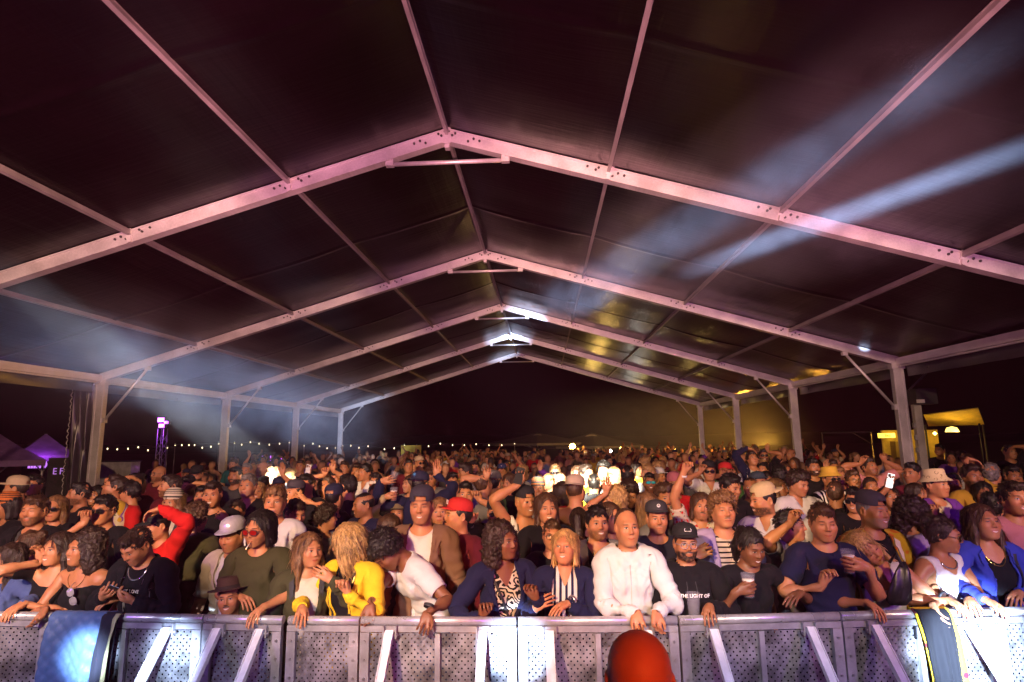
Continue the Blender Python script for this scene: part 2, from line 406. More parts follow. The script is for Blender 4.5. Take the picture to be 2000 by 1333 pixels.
# ---------------------------------------------------------------- the crowd barrier along the stage pit
BH, RR = 1.185, .026
jp = [(-215, 1190), (105, 1196), (401, 1200), (556, 1203), (705, 1204), (1010, 1205), (1323, 1203), (1638, 1195), (1933, 1187), (2235, 1180)]
J = [at_z(x, y, BH)[:2] for x, y in jp]
HOLE = .0215
def perforated(w, h):
    """sheet with real round holes: a grid of square cells, each an eight-sided ring"""
    nx, nz = max(1, int(w / HOLE)), int(h / HOLE); cw, ch = w / nx, h / nz
    V, Qd = [], []; idx = {}
    def vert(p):
        k = (round(p[0], 5), round(p[1], 5))
        if k not in idx: idx[k] = len(V); V.append((p[0], 0, p[1]))
        return idx[k]
    for i in range(nx):
        for j in range(nz):
            cx0, cz0 = (i + .5) * cw, (j + .5) * ch
            if (i + j) % 2:
                q = [vert((i * cw, j * ch)), vert(((i + .5) * cw, j * ch)), vert(((i + 1) * cw, j * ch)), vert(((i + 1) * cw, (j + .5) * ch)), vert(((i + 1) * cw, (j + 1) * ch)), vert(((i + .5) * cw, (j + 1) * ch)), vert((i * cw, (j + 1) * ch)), vert((i * cw, (j + .5) * ch))]
                c = vert((cx0, cz0))
                for a in range(8): Qd.append((c, q[a], q[(a + 1) % 8], q[(a + 1) % 8]))
                continue
            r = .0058; ring = [vert((cx0 + r * math.cos(a * math.pi / 4 - .75 * math.pi), cz0 + r * math.sin(a * math.pi / 4 - .75 * math.pi))) for a in range(8)]
            out = [vert(p) for p in ((i * cw, j * ch), ((i + .5) * cw, j * ch), ((i + 1) * cw, j * ch), ((i + 1) * cw, (j + .5) * ch), ((i + 1) * cw, (j + 1) * ch), ((i + .5) * cw, (j + 1) * ch), (i * cw, (j + 1) * ch), (i * cw, (j + .5) * ch))]
            for a in range(8): Qd.append((out[a], out[(a + 1) % 8], ring[(a + 1) % 8], ring[a]))
    me = bpy.data.meshes.new("perforated_sheet")
    me.from_pydata(V, [], [tuple(dict.fromkeys(q)) for q in Qd]); me.materials.append(M["sheet"])
    md = None
    return me
_sheets = {}
def barrier(p, q, struts, mid, label):
    p, q = np.array(p), np.array(q); L = np.linalg.norm(q - p); ang = math.atan2(q[1] - p[1], q[0] - p[0])
    t = empty("crowd_barrier", (p[0], p[1], 0), ang); tag(t, label, "barrier", "crowd barrier panels along the stage pit")
    g = .006
    b = MB(); b.tube([(g, 0, BH - RR), (L - g, 0, BH - RR)], RR, 14); b.build("top_rail", M["rail_alu"], t)
    b = MB(); b.box((L / 2, -.012, BH - 2 * RR - .018), (L - 2 * g, .03, .036))
    for x in (g + .029, L - g - .029): b.box((x, -.012, (BH - .09) / 2), (.058, .036, BH - .09))
    b.box((L / 2, -.010, .10), (L - 2 * g - .12, .03, .07)); b.build("frame", M["steel"], t)
    if mid: MB().box((L * mid, -.016, (BH - .09) / 2 + .07), (.032, .026, BH - .24)).build("centre_upright", M["steel"], t)
    w = .43 if L < .7 else .95
    if w not in _sheets: _sheets[w] = perforated(w, BH - .24)
    link_mesh("perforated_sheet", _sheets[w], None, t, (g + .056, .0, .14)).scale = ((L - 2 * g - .112) / w, 1, 1)
    b = MB()
    for x in (g + .029, L - g - .029):
        for z in (.55, .63, .82, .93, 1.04): b.tube([(x, -.029, z), (x, -.036, z)], .009, 8)
    b.build("bolt_row", M["bolt"], t)["kind"] = "stuff"
    for sx in struts:
        x = L * sx
        b = MB(); b.bar((x, -.045, BH - .075), (x, -1.02, .03), .052, .022, (0, -.7, .7)); b.bar((x - .024, -.05, BH - .08), (x - .024, -1.02, .04), .006, .034, (0, -.7, .7)); b.bar((x + .024, -.05, BH - .08), (x + .024, -1.02, .04), .006, .034, (0, -.7, .7))
        s = b.build("strut", M["brace_alu"], t)
        b = MB()
        for k in (-.04, .04): b.box((x + k, -.034, BH - .085), (.010, .04, .075))
        b.tube([(x - .055, -.04, BH - .10), (x + .055, -.04, BH - .10)], .008, 7); b.build("hinge", M["steel"], s)
    MB().box((L / 2, -.55, .012), (L - .03, 1.08, .024)).build("floor_plate", M["steel"], t)
    return t
blab = ["barrier panel under the women leaning on the left edge of the rail", "barrier panel half covered by the draped quilted jacket",
        "narrow barrier panel under the man in the brown felt hat", "narrow barrier panel under the yellow jacket woman, right of the gap in the rail",
        "barrier panel under the hanging hands of the bowed man in white", "barrier panel under the blonde woman in the navy blazer, with one white-lit end",
        "barrier panel under the woman with braids and the beer cup", "barrier panel under the navy tee man, with the black and yellow garment over its end",
        "barrier panel under the woman in the blue denim jacket at the right end"]
bst = [(.32,), (.79,), (.22, .75), (), (.20, .79), (.20, .80), (.20, .79), (.20, .80), (.22,)]
for k in range(9):
    a, e = J[k].copy(), J[k + 1].copy()
    if k == 3: a = a + (e - a) * .05
    barrier(a, e, bst[k], 0 if k in (2, 3) else .5, blab[k])
# ---------------------------------------------------------------- beyond the tent
M["bulb"] = glow("festoon_bulb", (1, .80, .45), 3.5)
M["purple_lamp"] = glow("purple_lamp", (.55, .05, 1), 6)
M["amber_lamp"] = glow("amber_lamp", (1, .62, .10), 60)
M["white_lamp"] = glow("white_lamp", (1, .97, .9), 60)
def lit_cloth(name, col): return plain(name, col, .7, 0, .004, .2, 4)
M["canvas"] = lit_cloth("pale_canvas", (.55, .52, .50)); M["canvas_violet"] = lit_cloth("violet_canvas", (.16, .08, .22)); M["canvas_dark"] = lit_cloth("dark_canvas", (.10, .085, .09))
def point(name, loc, watts, color, r=.1, parent=None):
    l = bpy.data.lights.new(name, "POINT"); l.energy = watts; l.color = color; l.shadow_soft_size = r
    o = bpy.data.objects.new(name, l); COL.objects.link(o); o.location = loc; return o
FEST = [([(89, 877), (94, 886), (104, 892), (117, 887), (130, 878)], 26, "short sagging string of bulbs between the parasol and the side curtain"),
 ([(196, 879), (210, 877), (229, 878), (250, 877), (270, 874), (289, 880), (327, 875)], 34, "string of bulbs passing behind the purple lamp mast"),
 ([(342, 870), (355, 870), (369, 870), (380, 870), (395, 875), (412, 873), (427, 867)], 36, "string of bulbs ending at the second left tent post, beside the purple lamp mast"),
 ([(458, 866), (472, 869), (489, 864), (506, 867), (526, 869), (546, 867), (565, 865)], 38, "string of bulbs above the purple-lit counter, between two tent posts"),
 ([(594, 871), (611, 867), (624, 872), (639, 876), (655, 875)], 38, "short string of bulbs between the last two left tent posts"),
 ([(669, 871), (685, 871), (701, 875), (719, 872), (751, 878), (770, 876), (790, 870)], 38, "string of bulbs reaching the yellow banner from the last left tent post"),
 ([(814, 872), (837, 872), (860, 867), (884, 870), (907, 870), (930, 868), (955, 870), (980, 870), (1005, 867)], 40, "longest string of bulbs, between the yellow banner and the middle parasol")]
b = MB(); b.lathe([(.0, -.05), (.026, -.035), (.034, -.01), (.024, .03), (.014, .05)], 8); bulb_me = b.mesh("bulb", M["bulb"])
for pts, d, lab in FEST:
    P = [at_y(x, y, d) for x, y in pts]
    t = empty("string_lights", (P[0][0], P[0][1], 0)); tag(t, lab, "string lights", "festoon strings outside the tent"); o = np.array([P[0][0], P[0][1], 0])
    link = []
    for a, e in zip(P, P[1:]): link += [a - o + [0, 0, .07], (a + e) / 2 - o + [0, 0, .05]]
    MB().tube(link + [P[-1] - o + [0, 0, .07]], .012, 5).build("cable", M["cable"], t)
    for p in P: link_mesh("bulb", bulb_me, None, t, p - o)
    for p in (P[0], P[-1]): MB().tube([(p[0] - o[0], p[1] - o[1], 0), p - o + [0, 0, .12]], .03, 6).build("pole", M["bolt"], t)
# purple flood lamp mast
p = at_y(312, 915, 25); top = at_y(320, 826, 25)
t = empty("lamp_mast", (p[0], p[1], 0)); tag(t, "lattice mast with three glowing purple floodlights beyond the left side of the tent", "lamp mast")
b = MB(); hh = top[2] - .25
cs = [(-.13, -.13), (.13, -.13), (.13, .13), (-.13, .13)]
for x, y in cs: b.tube([(x, y, 0), (x, y, hh)], .02, 6)
for k in range(int(hh / .3)):
    for i in range(4):
        a, e = cs[i], cs[(i + 1) % 4]; b.tube([(a[0], a[1], k * .3), (e[0], e[1], k * .3 + .3)], .010, 5)
b.build("lattice", M["steel"], t)
for dx, dz, s in ((.0, .12, 1.0), (.05, -.14, .85), (.24, .0, .6)):
    c = (dx, -.1, top[2] + dz)
    h = MB().box(c, (.34 * s, .16, .22 * s)).build("lamp_housing", M["dark"], t)
    MB().box((c[0], c[1] - .085, c[2]), (.28 * s, .012, .17 * s)).build("lens", M["purple_lamp"], h)
point("purple_floodlight", (p[0], p[1] - .35, top[2]), 50, PURPLE, .15)
def parasol(px, py, y, r, apex, lab, mat, group="large parasols around the tent", h0=None, seg=8):
    c = at_y(px, py, y); z = c[2]
    t = empty("parasol", (c[0], c[1], 0)); tag(t, lab, "parasol", group)
    MB().tube([(0, 0, 0), (0, 0, z)], .035, 8).build("pole", M["steel"], t)
    b = MB(); b.lathe([(.02, z), (r * .5, z - apex * .55), (r, z - apex), (r * 1.0, z - apex - .16)], seg)
    for f in b.bm.faces: f.smooth = False
    b.build("canopy", mat, t)
    b = MB()
    for k in range(seg): a = 2 * math.pi * k / seg; b.tube([(0, 0, z - apex - .5), (r * .6 * math.cos(a), r * .6 * math.sin(a), z - apex * .68 - .03)], .012, 5)
    b.build("rib_set", M["steel"], t); MB().box((0, 0, .06), (.6, .6, .12)).build("base", M["dark"], t)
    return t
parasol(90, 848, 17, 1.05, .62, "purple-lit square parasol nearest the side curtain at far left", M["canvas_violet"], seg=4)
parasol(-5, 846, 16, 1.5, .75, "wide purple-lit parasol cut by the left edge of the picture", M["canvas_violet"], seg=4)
parasol(1050, 846, 46, 4.2, .75, "dark parasol with an oval sign on top, on the left of the amber lamp", M["canvas_dark"])
parasol(1155, 846, 46, 3.9, .95, "dark parasol with an oval sign on top, on the right of the amber lamp", M["canvas_dark"])
point("bar_light", at_y(85, 886, 16.2), 18, PURPLE, .1)
for px, lab in ((1050, "pale oval sign standing over the dark parasol, left of the amber lamp"), (1155, "pale oval sign standing over the dark parasol, right of the amber lamp")):
    c = at_y(px, 854, 45.2)
    t = empty("oval_sign", (c[0], c[1], 0)); tag(t, lab, "sign", "oval signs over the parasols")
    MB().tube([(0, .06, 0), (0, .06, c[2] - .1)], .04, 7).build("pole", M["dark"], t)
    bd = MB().lathe([(.001, -.03), (.46, -.03), (.46, .03), (.001, .03)], 24, sx=1.0).build("board", plain("sign_board", (.55, .52, .46), .6), t, loc=(0, 0, c[2]), rot=(math.pi / 2, 0, 0)); bd.scale = (1, .42, 1)
    MB().box((0, 0, .036), (.62, .12, .008)).build("dark_panel", M["dark"], bd)
# round lamp on a pole, small white lamp, wall lamps
def pole_lamp(px, py, y, r, mat, watts, col, lab):
    c = at_y(px, py, y); t = empty("pole_lamp", (c[0], c[1], 0)); tag(t, lab, "lamp")
    MB().tube([(0, 0, 0), (0, 0, c[2] - r)], .03, 7).build("pole", M["dark"], t)
    MB().lathe([(.002, -r), (r * .7, -r * .7), (r, 0), (r * .7, r * .7), (.002, r)], 14).build("globe", mat, t, loc=(0, 0, c[2]))
    point("lamp_light", c + [0, -r - .05, 0], watts, col, r)
pole_lamp(1118, 873, 36, .19, M["amber_lamp"], 250, (1, .60, .15), "glowing amber globe lamp on a thin pole behind the crowd, near the centre")
pole_lamp(1192, 881, 36, .09, M["white_lamp"], 60, (1, .95, .85), "small white lamp behind the crowd, right of the amber globe")
pole_lamp(1318, 880, 40, .09, M["amber_lamp"], 120, (1, .65, .2), "dim yellow lamp at the tent's far right corner, beside the last right post")
pole_lamp(1213, 876, 40, .08, M["amber_lamp"], 60, (1, .65, .2), "tiny yellow lamp half hidden behind heads, right of the small white lamp")
# yellow banner
c = at_y(803, 878, 34); t = empty("banner", (c[0], c[1], 0)); tag(t, "yellow banner on two poles behind the far crowd, under the string lights", "banner")
MB().box((0, 0, c[2] - .15), (1.15, .03, .75)).build("cloth", lit_cloth("yellow_banner_cloth", (.52, .36, .03)), t)
for x in (-.56, .56): MB().tube([(x, .03, 0), (x, .03, c[2] + .28)], .02, 6).build("pole", M["dark"], t)
def text_mesh(body, size, mat, extrude=.004, bold=0., align="CENTER"):
    cu = bpy.data.curves.new("lettering", "FONT"); cu.body = body; cu.size = size; cu.extrude = extrude; cu.align_x = align; cu.align_y = "CENTER"; cu.offset = bold; cu.resolution_u = 3
    o = bpy.data.objects.new("lettering", cu); COL.objects.link(o)
    dg = bpy.context.evaluated_depsgraph_get(); me = bpy.data.meshes.new_from_object(o.evaluated_get(dg)); me.name = "lettering"
    bpy.data.objects.remove(o); bpy.data.curves.remove(cu); me.materials.clear(); me.materials.append(mat); return me
def lettering(body, size, mat, parent, loc, rot=(math.pi / 2, 0, 0), bold=0.):
    return link_mesh("lettering", text_mesh(body, size, mat, bold=bold), None, parent, loc, rot)
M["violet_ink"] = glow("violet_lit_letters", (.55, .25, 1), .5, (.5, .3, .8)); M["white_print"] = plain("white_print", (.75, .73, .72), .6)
# white counter cloth and dark bars on the left, lit violet
def counter(px, py, y, w, h, lab, mat, words=None, dy=0):
    c = at_y(px, py, y); t = empty("counter", (c[0], c[1], 0)); tag(t, lab, "counter")
    b = MB(); b.box((0, .3, c[2] / 2), (w, .55, c[2])); b.build("front", mat, t); MB().box((0, .3, c[2] + .025), (w + .1, .65, .05)).build("top", M["dark"], t)
    if words: lettering(words, h, M["violet_ink"], t, (dy, .02, c[2] - h * .9))
    return t
counter(225, 903, 24, 1.35, .2, "long low counter faced in pale violet-lit cloth beside the lamp mast", M["canvas"])
counter(470, 910, 25, 1.9, .2, "dark counter with a violet-lit edge behind the second left post", M["dark"])
for px, py, y, w, h, words, lab in ((72, 888, 20, 1.0, .3, "E FOR  ?", "dark bar sign with violet letters E FOR under the purple parasol"), (112, 926, 13, .5, .2, "E F", "low dark sign board with the violet letters E F at the foot of the curtain")):
    c = at_y(px, py, y); t = empty("sign_board", (c[0], c[1], 0)); tag(t, lab, "sign")
    MB().box((0, .05, c[2] / 2 + .2), (w, .06, c[2] + .3)).build("board", M["dark"], t); lettering(words, h, M["violet_ink"], t, (0, .01, c[2] + .05))
c = at_y(70, 912, 19.5); t = empty("bottle_shelf", (c[0], c[1], 0)); tag(t, "violet-glowing shelf of bottles in the bar below the purple parasol", "shelf")
MB().box((0, .1, c[2] - .08), (.75, .3, .05)).build("board", M["dark"], t); MB().box((0, .1, (c[2] - .1) / 2), (.7, .25, c[2] - .1)).build("cabinet", M["dark"], t)
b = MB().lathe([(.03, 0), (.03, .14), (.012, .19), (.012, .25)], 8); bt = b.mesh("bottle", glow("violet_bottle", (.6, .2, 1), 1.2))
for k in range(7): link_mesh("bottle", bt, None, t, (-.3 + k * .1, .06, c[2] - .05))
# two violet lit speakers/decks between posts
for px, py, lab in ((525, 892, "violet-edged equipment tower behind the third left post"), (562, 895, "slanted violet-lit panel leaning beside the equipment tower")):
    c = at_y(px, py, 27); t = empty("equipment_tower", (c[0], c[1], 0)); tag(t, lab, "equipment")
    MB().box((0, 0, c[2] / 2 + .1), (.42, .4, c[2] + .2)).build("cabinet", M["dark"], t)
    for x in (-.2, .18): MB().box((x, -.21, c[2] / 2 + .2), (.03, .02, c[2] * .8)).build("light_strip", glow("violet_strip", (.5, .06, .9), 3), t)
# stalls on the right with yellow light
c = at_y(1865, 830, 21)
t = empty("food_stall", (c[0], c[1], 0)); tag(t, "stall with a lamp-lit yellow awning beyond the right side of the tent", "stall")
z = c[2]; yl = lit_cloth("yellow_awning", (.62, .42, .06))
b = MB(); b.quad((-.85, .2, z + .34), (.0, 1.4, z - .02), (1.1, .2, z - .02), (.2, -.9, z + .50)); me = b.mesh("awning", yl)
o = link_mesh("awning", me, None, t); sm = o.modifiers.new("thick", "SOLIDIFY"); sm.thickness = .03
MB().box((-1.0, .9, (z - .15) / 2), (1.9, .08, z - .15)).build("back_panel", yl, t)
for x, y in ((-.85, .2), (.2, -.85), (1.05, .2)): MB().tube([(x, y, 0), (x, y, z + .02)], .03, 7).build("pole", M["dark"], t)
MB().lathe([(.02, .16), (.15, .12), (.20, 0), (.20, -.02)], 14, c=(-.05, .1, z - .22)).build("lamp_shade", glow("warm_shade", (1, .66, .14), 3), t)
MB().lathe([(.001, .07), (.07, .0), (.001, -.07)], 10, c=(-.5, .3, z - .28)).build("lamp", glow("warm_bulb", (1, .66, .14), 8), t)
MB().box((0, .2, .5), (2.2, .6, 1.0)).build("counter", M["dark"], t)
point("stall_light", c + [-.05, -.25, -.35], 20, (1, .62, .12), .1)
c = at_y(1748, 860, 21.5); t = empty("snack_kiosk", (c[0], c[1], 0)); tag(t, "yellow kiosk with a small lit sign between the two right-hand posts", "kiosk"); z = c[2]
MB().box((.30, .3, (z - .05) / 2), (.55, .5, z - .05)).build("wall", lit_cloth("ochre_panel", (.30, .19, .03)), t)
MB().box((-.28, -.02, z + .16), (.55, .06, .16)).build("sign_panel", glow("lit_sign", (1, .68, .05), 2.2), t); lettering("Bea", .13, M["dark"], t, (-.26, -.055, z + .16))
lettering("3", .25, M["dark"], t, (.48, .04, z - .25)); point("kiosk_light", c + [.1, -.5, .35], 16, (1, .66, .1), .1)
c = at_y(1655, 845, 25); t = empty("awning_frame", (c[0], c[1], 0)); tag(t, "bare dark awning frame of pale bars beyond the right side posts", "frame")
b = MB(); b.bar((-1.0, 0, c[2]), (1.0, 0, c[2]), .05, .06); b.bar((.95, 0, c[2]), (.95, 0, 0), .05, .05, (0, 1, 0)); b.bar((-1., 0, c[2]), (-1., 0, 0), .04, .04, (0, 1, 0)); b.bar((.2, 0, c[2]), (.95, 0, c[2] - .5), .03, .03); b.build("bars", M["dark"], t)
# tall stand with a lamp box beside the right post
c = at_y(1803, 905, 12.9); h = at_y(1792, 785, 12.9)[2]
t = empty("lamp_stand", (c[0], c[1], 0)); tag(t, "slim aluminium upright with a dark lamp box on top, beside the right tent post", "stand")
MB().box((0, 0, h / 2), (.15, .10, h)).build("upright", M["frame_alu"], t)
for k in range(6): MB().box((-.10, -.03, 1.2 + k * .25), (.05, .05, .10)).build("clip", M["steel"], t)
bx = MB().box((.12, -.05, h + .10), (.42, .30, .32)).build("lamp_box", M["dark"], t); MB().box((-.02, -.206, h + .0), (.16, .012, .07)).build("label_plate", M["canvas"], bx)
MB().bar((-.1, 0, h + .25), (.35, .1, h + .6), .03, .03).build("arm", M["bolt"], t)
# warm lamps out beyond the right eave, whose glow slides over the far roof panels
for px, py, d, w in ((1500, 870, 31, 1000), (1580, 865, 29, 700), (1430, 872, 36, 1300)):
    point("outdoor_lamp", at_y(px, py, d) + [0, 0, .2], w, (1, .44, .05), .12)
# ---------------------------------------------------------------- smoke-machine haze
hz = MB().box((0, 26, 6.2), (70, 84, 14.4)).build("haze", None); tag(hz, kind="stuff")
m = bpy.data.materials.new("thin_smoke"); m.use_nodes = True; nt = m.node_tree; nt.nodes.remove(nt.nodes["Principled BSDF"])
v = nt.nodes.new("ShaderNodeVolumePrincipled"); v.inputs["Color"].default_value = (.95, .42, .72, 1); v.inputs["Density"].default_value = .0002; v.inputs["Anisotropy"].default_value = .0
nt.links.new(v.outputs[0], nt.nodes["Material Output"].inputs["Volume"]); hz.data.materials.append(m)

# drifting smoke where the beams pass
def smoke(a, e, r0, r1, dens, seed, lo, hi, fade=.75):
    """a long cloud round the line a-e, thinning towards its rim"""
    a, e = np.array(a, float), np.array(e, float); d = e - a; L = np.linalg.norm(d); d /= L
    x = unit_(np.cross(d, [0, 0, 1])); z = np.cross(x, d)
    b = MB(); n = 14; rings = []
    for k in range(9):
        t = k / 8; r = r0 + (r1 - r0) * t
        rings.append([b.bm.verts.new((r * math.cos(2 * math.pi * j / n), L * (t - .5), r * math.sin(2 * math.pi * j / n))) for j in range(n)])
    for A, B in zip(rings, rings[1:]):
        for j in range(n): b.bm.faces.new((A[j], A[(j + 1) % n], B[(j + 1) % n], B[j]))
    b.bm.faces.new(rings[0][::-1]); b.bm.faces.new(rings[-1])
    o = b.build("smoke", None); tag(o, kind="stuff")
    c = (a + e) / 2; o.matrix_world = Matrix([[x[i], d[i], z[i], c[i]] for i in range(3)] + [[0, 0, 0, 1]])
    m = Mat("drifting_smoke_%d" % seed); nt = m.nt; nt.nodes.remove(m.b); m.b = None
    co = m.obj(); sp = m.n("ShaderNodeSeparateXYZ"); nt.links.new(co, sp.inputs[0]); px, py, pz = [X(nt, q) for q in sp.outputs]
    R = (py * ((r1 - r0) / L)) + (r0 + r1) / 2
    rad = (px.sq() + pz.sq()).sqrt() / R
    ends = (1. - (py.abs() / (L / 2)).step(fade, 1.))
    warp = m.n("ShaderNodeTexNoise"); warp.inputs["Scale"].default_value = .55; warp.inputs["Detail"].default_value = 2; nt.links.new(co, warp.inputs[0])
    mixv = m.n("ShaderNodeVectorMath", operation="MULTIPLY_ADD"); nt.links.new(warp.outputs["Color"], mixv.inputs[0]); mixv.inputs[1].default_value = (2.2, 2.2, 2.2); nt.links.new(co, mixv.inputs[2])
    mp = m.n("ShaderNodeMapping"); mp.inputs[1].default_value = (seed * 3.1, seed, 0); mp.inputs[3].default_value = (1.2, .5, 1.2); nt.links.new(mixv.outputs[0], mp.inputs[0])
    nz = m.noise(mp.outputs[0], 1.5, 6, None, .66)
    den = nz.step(lo, hi) * (1. - rad.step(.35, 1.)) * ends * dens
    v = m.n("ShaderNodeVolumePrincipled"); v.inputs["Color"].default_value = (.80, .84, 1, 1); nt.links.new(den.s, v.inputs["Density"])
    nt.links.new(v.outputs[0], nt.nodes["Material Output"].inputs["Volume"]); o.data.materials.append(m.m)
    return o
def unit_(v): return v / np.linalg.norm(v)
smoke(at_depth(2170, 232, 2.6), at_depth(1262, 562, 13.5), .5, 1.0, .046, 1, .26, .60)
smoke(at_depth(2170, -20, 1.75), at_depth(1075, 580, 12.5), .45, 1.0, .042, 2, .36, .66)
smoke(at_depth(-160, 622, 3.0), at_depth(720, 825, 22), .6, 2.6, .030, 3, .34, .64)
smoke(at_y(980, 845, 31), at_y(1580, 825, 31), 2.4, 2.6, .055, 4, .15, .6, .05)
# ---------------------------------------------------------------- people: template body from a distance field
def sst(a, b, x):
    t = np.clip((x - a) / (b - a), 0, 1)
    return t * t * (3 - 2 * t)

class Field:
    """half-space (x >= 0) distance field on an uneven grid, mirrored when meshed"""
    def __init__(s, xs, ys, zs):
        s.xs, s.ys, s.zs = [np.asarray(a, np.float32) for a in (xs, ys, zs)]
        s.v = np.full((len(xs), len(ys), len(zs)), .5, np.float32)
    def sl(s, lo, hi, pad):
        r = []
        for a, l, h in zip((s.xs, s.ys, s.zs), lo, hi):
            r.append(slice(max(0, int(np.searchsorted(a, l - pad)) - 1), int(np.searchsorted(a, h + pad)) + 1))
        return tuple(r)
    def pts(s, q):
        return (s.xs[q[0]][:, None, None], s.ys[q[1]][None, :, None], s.zs[q[2]][None, None, :])
    def mix(s, q, d, k, sub=False):
        a = s.v[q]
        if sub:
            h = np.clip(.5 - .5 * (a + d) / k, 0, 1)
            s.v[q] = a * (1 - h) - d * h + k * h * (1 - h)
        else:
            h = np.clip(.5 + .5 * (a - d) / k, 0, 1)
            s.v[q] = a * (1 - h) + d * h - k * h * (1 - h)
    def cone(s, a, b, r1, r2, k=.02, sub=False, flat=(1, 1, 1)):
        a, b = np.array(a, float), np.array(b, float)
        r = max(r1, r2)
        q = s.sl(np.minimum(a, b) - r, np.maximum(a, b) + r, k + .03)
        X, Y, Z = s.pts(q)
        f = np.array(flat, float)
        px, py, pz = (X - a[0]) / f[0], (Y - a[1]) / f[1], (Z - a[2]) / f[2]
        ba = (b - a) / f
        t = np.clip((px * ba[0] + py * ba[1] + pz * ba[2]) / max(1e-9, ba @ ba), 0, 1)
        d = np.sqrt((px - ba[0] * t) ** 2 + (py - ba[1] * t) ** 2 + (pz - ba[2] * t) ** 2) - (r1 + (r2 - r1) * t)
        s.mix(q, (d * f.min()).astype(np.float32), k, sub)
    def ell(s, c, r, k=.02, sub=False):
        c, r = np.array(c, float), np.array(r, float)
        q = s.sl(c - r, c + r, k + .03)
        X, Y, Z = s.pts(q)
        x, y, z = X - c[0], Y - c[1], Z - c[2]
        k0 = np.sqrt((x / r[0]) ** 2 + (y / r[1]) ** 2 + (z / r[2]) ** 2)
        k1 = np.sqrt((x / r[0] ** 2) ** 2 + (y / r[1] ** 2) ** 2 + (z / r[2] ** 2) ** 2)
        s.mix(q, (k0 * (k0 - 1) / np.maximum(k1, 1e-6)).astype(np.float32), k, sub)
    def mesh(s, mirror=True):
        if mirror:
            xs = np.concatenate([-s.xs[:0:-1], s.xs]); v = np.concatenate([s.v[:0:-1], s.v], 0)
        else:
            xs, v = s.xs, s.v
        return surface_nets(xs, s.ys, s.zs, v)

def surface_nets(xs, ys, zs, v):
    ins = v < 0
    ax = (xs, ys, zs)
    nx, ny, nz = v.shape
    acc = np.zeros((nx - 1, ny - 1, nz - 1, 3)); cnt = np.zeros((nx - 1, ny - 1, nz - 1))
    quads = []
    for a in range(3):
        b, c = (a + 1) % 3, (a + 2) % 3
        lo = [slice(None)] * 3; hi = [slice(None)] * 3
        lo[a] = slice(0, -1); hi[a] = slice(1, None)
        i0, i1 = ins[tuple(lo)], ins[tuple(hi)]
        e = np.argwhere(i0 != i1)
        if not len(e): continue
        f = e.copy(); f[:, a] += 1
        v0, v1 = v[tuple(e.T)], v[tuple(f.T)]
        t = v0 / (v0 - v1)
        p = np.stack([ax[k][e[:, k]] for k in range(3)], 1).astype(float)
        p[:, a] += t * (ax[a][e[:, a] + 1] - ax[a][e[:, a]])
        ring = []
        for db, dc in ((0, 0), (-1, 0), (-1, -1), (0, -1)):
            g = e.copy(); g[:, b] += db; g[:, c] += dc
            ring.append(g)
        ok = np.ones(len(e), bool)
        for g in ring:
            ok &= (g >= 0).all(1) & (g < [nx - 1, ny - 1, nz - 1]).all(1)
        for g in ring:
            gg = g[ok]
            np.add.at(acc, tuple(gg.T), p[ok]); np.add.at(cnt, tuple(gg.T), 1)
        q = np.stack([np.ravel_multi_index(tuple(g[ok].T), cnt.shape) for g in ring], 1)
        fl = v0[ok] > 0
        q[fl] = q[fl][:, ::-1]
        quads.append(q)
    quads = np.concatenate(quads)
    flat = np.flatnonzero(cnt.ravel() > 0)
    idx = np.full(cnt.size, -1); idx[flat] = np.arange(len(flat))
    V = acc.reshape(-1, 3)[flat] / cnt.ravel()[flat][:, None]
    return V, idx[quads]

def steps(*segs):
    """axis values: segs = (start, end, step) laid end to end"""
    out = []
    for a, b, h in segs:
        n = max(1, int(round((b - a) / h)))
        out += list(np.linspace(a, b, n, endpoint=False))
    return np.array(out + [segs[-1][1]])

FING = (("index", -.030, .800, .074, .0086), ("middle", -.009, .804, .082, .0088), ("ring", .012, .800, .076, .0084), ("pinky", .031, .792, .060, .0074))
def finger_line(y0, x0, ln):
    dy = y0 * .22
    return (x0, y0, 1.421), (x0 + ln, y0 + dy, 1.419)

def torso_prims(F, fem, off=0., k=.05):
    """trunk shared by skin and clothes; off grows it"""
    o = off
    sh = .92 if fem else 1.0
    F.ell((0, .0, .95), ((.168 if fem else .158) + o, .112 + o, .13 + o), k)
    F.ell((0, .0, 1.10), ((.128 if fem else .142) + o, .098 + o, .16 + o), k)
    F.ell((0, .01, 1.27), ((.140 if fem else .163) + o, .112 + o, .17 + o), k)
    F.cone((0, .02, 1.405), (.150 * sh, .015, 1.415), .075 + o, .062 + o, k)
    F.cone((0, .03, 1.44), (.12 * sh, .025, 1.44), .055 + o * .8, .03 + o * .8, .05)
    if fem:
        F.ell((.066, -.076, 1.285), (.052 + o, .044 + o, .060 + o), .05)
    else:
        F.ell((.072, -.068, 1.32), (.07 + o, .04 + o, .05 + o), .04)

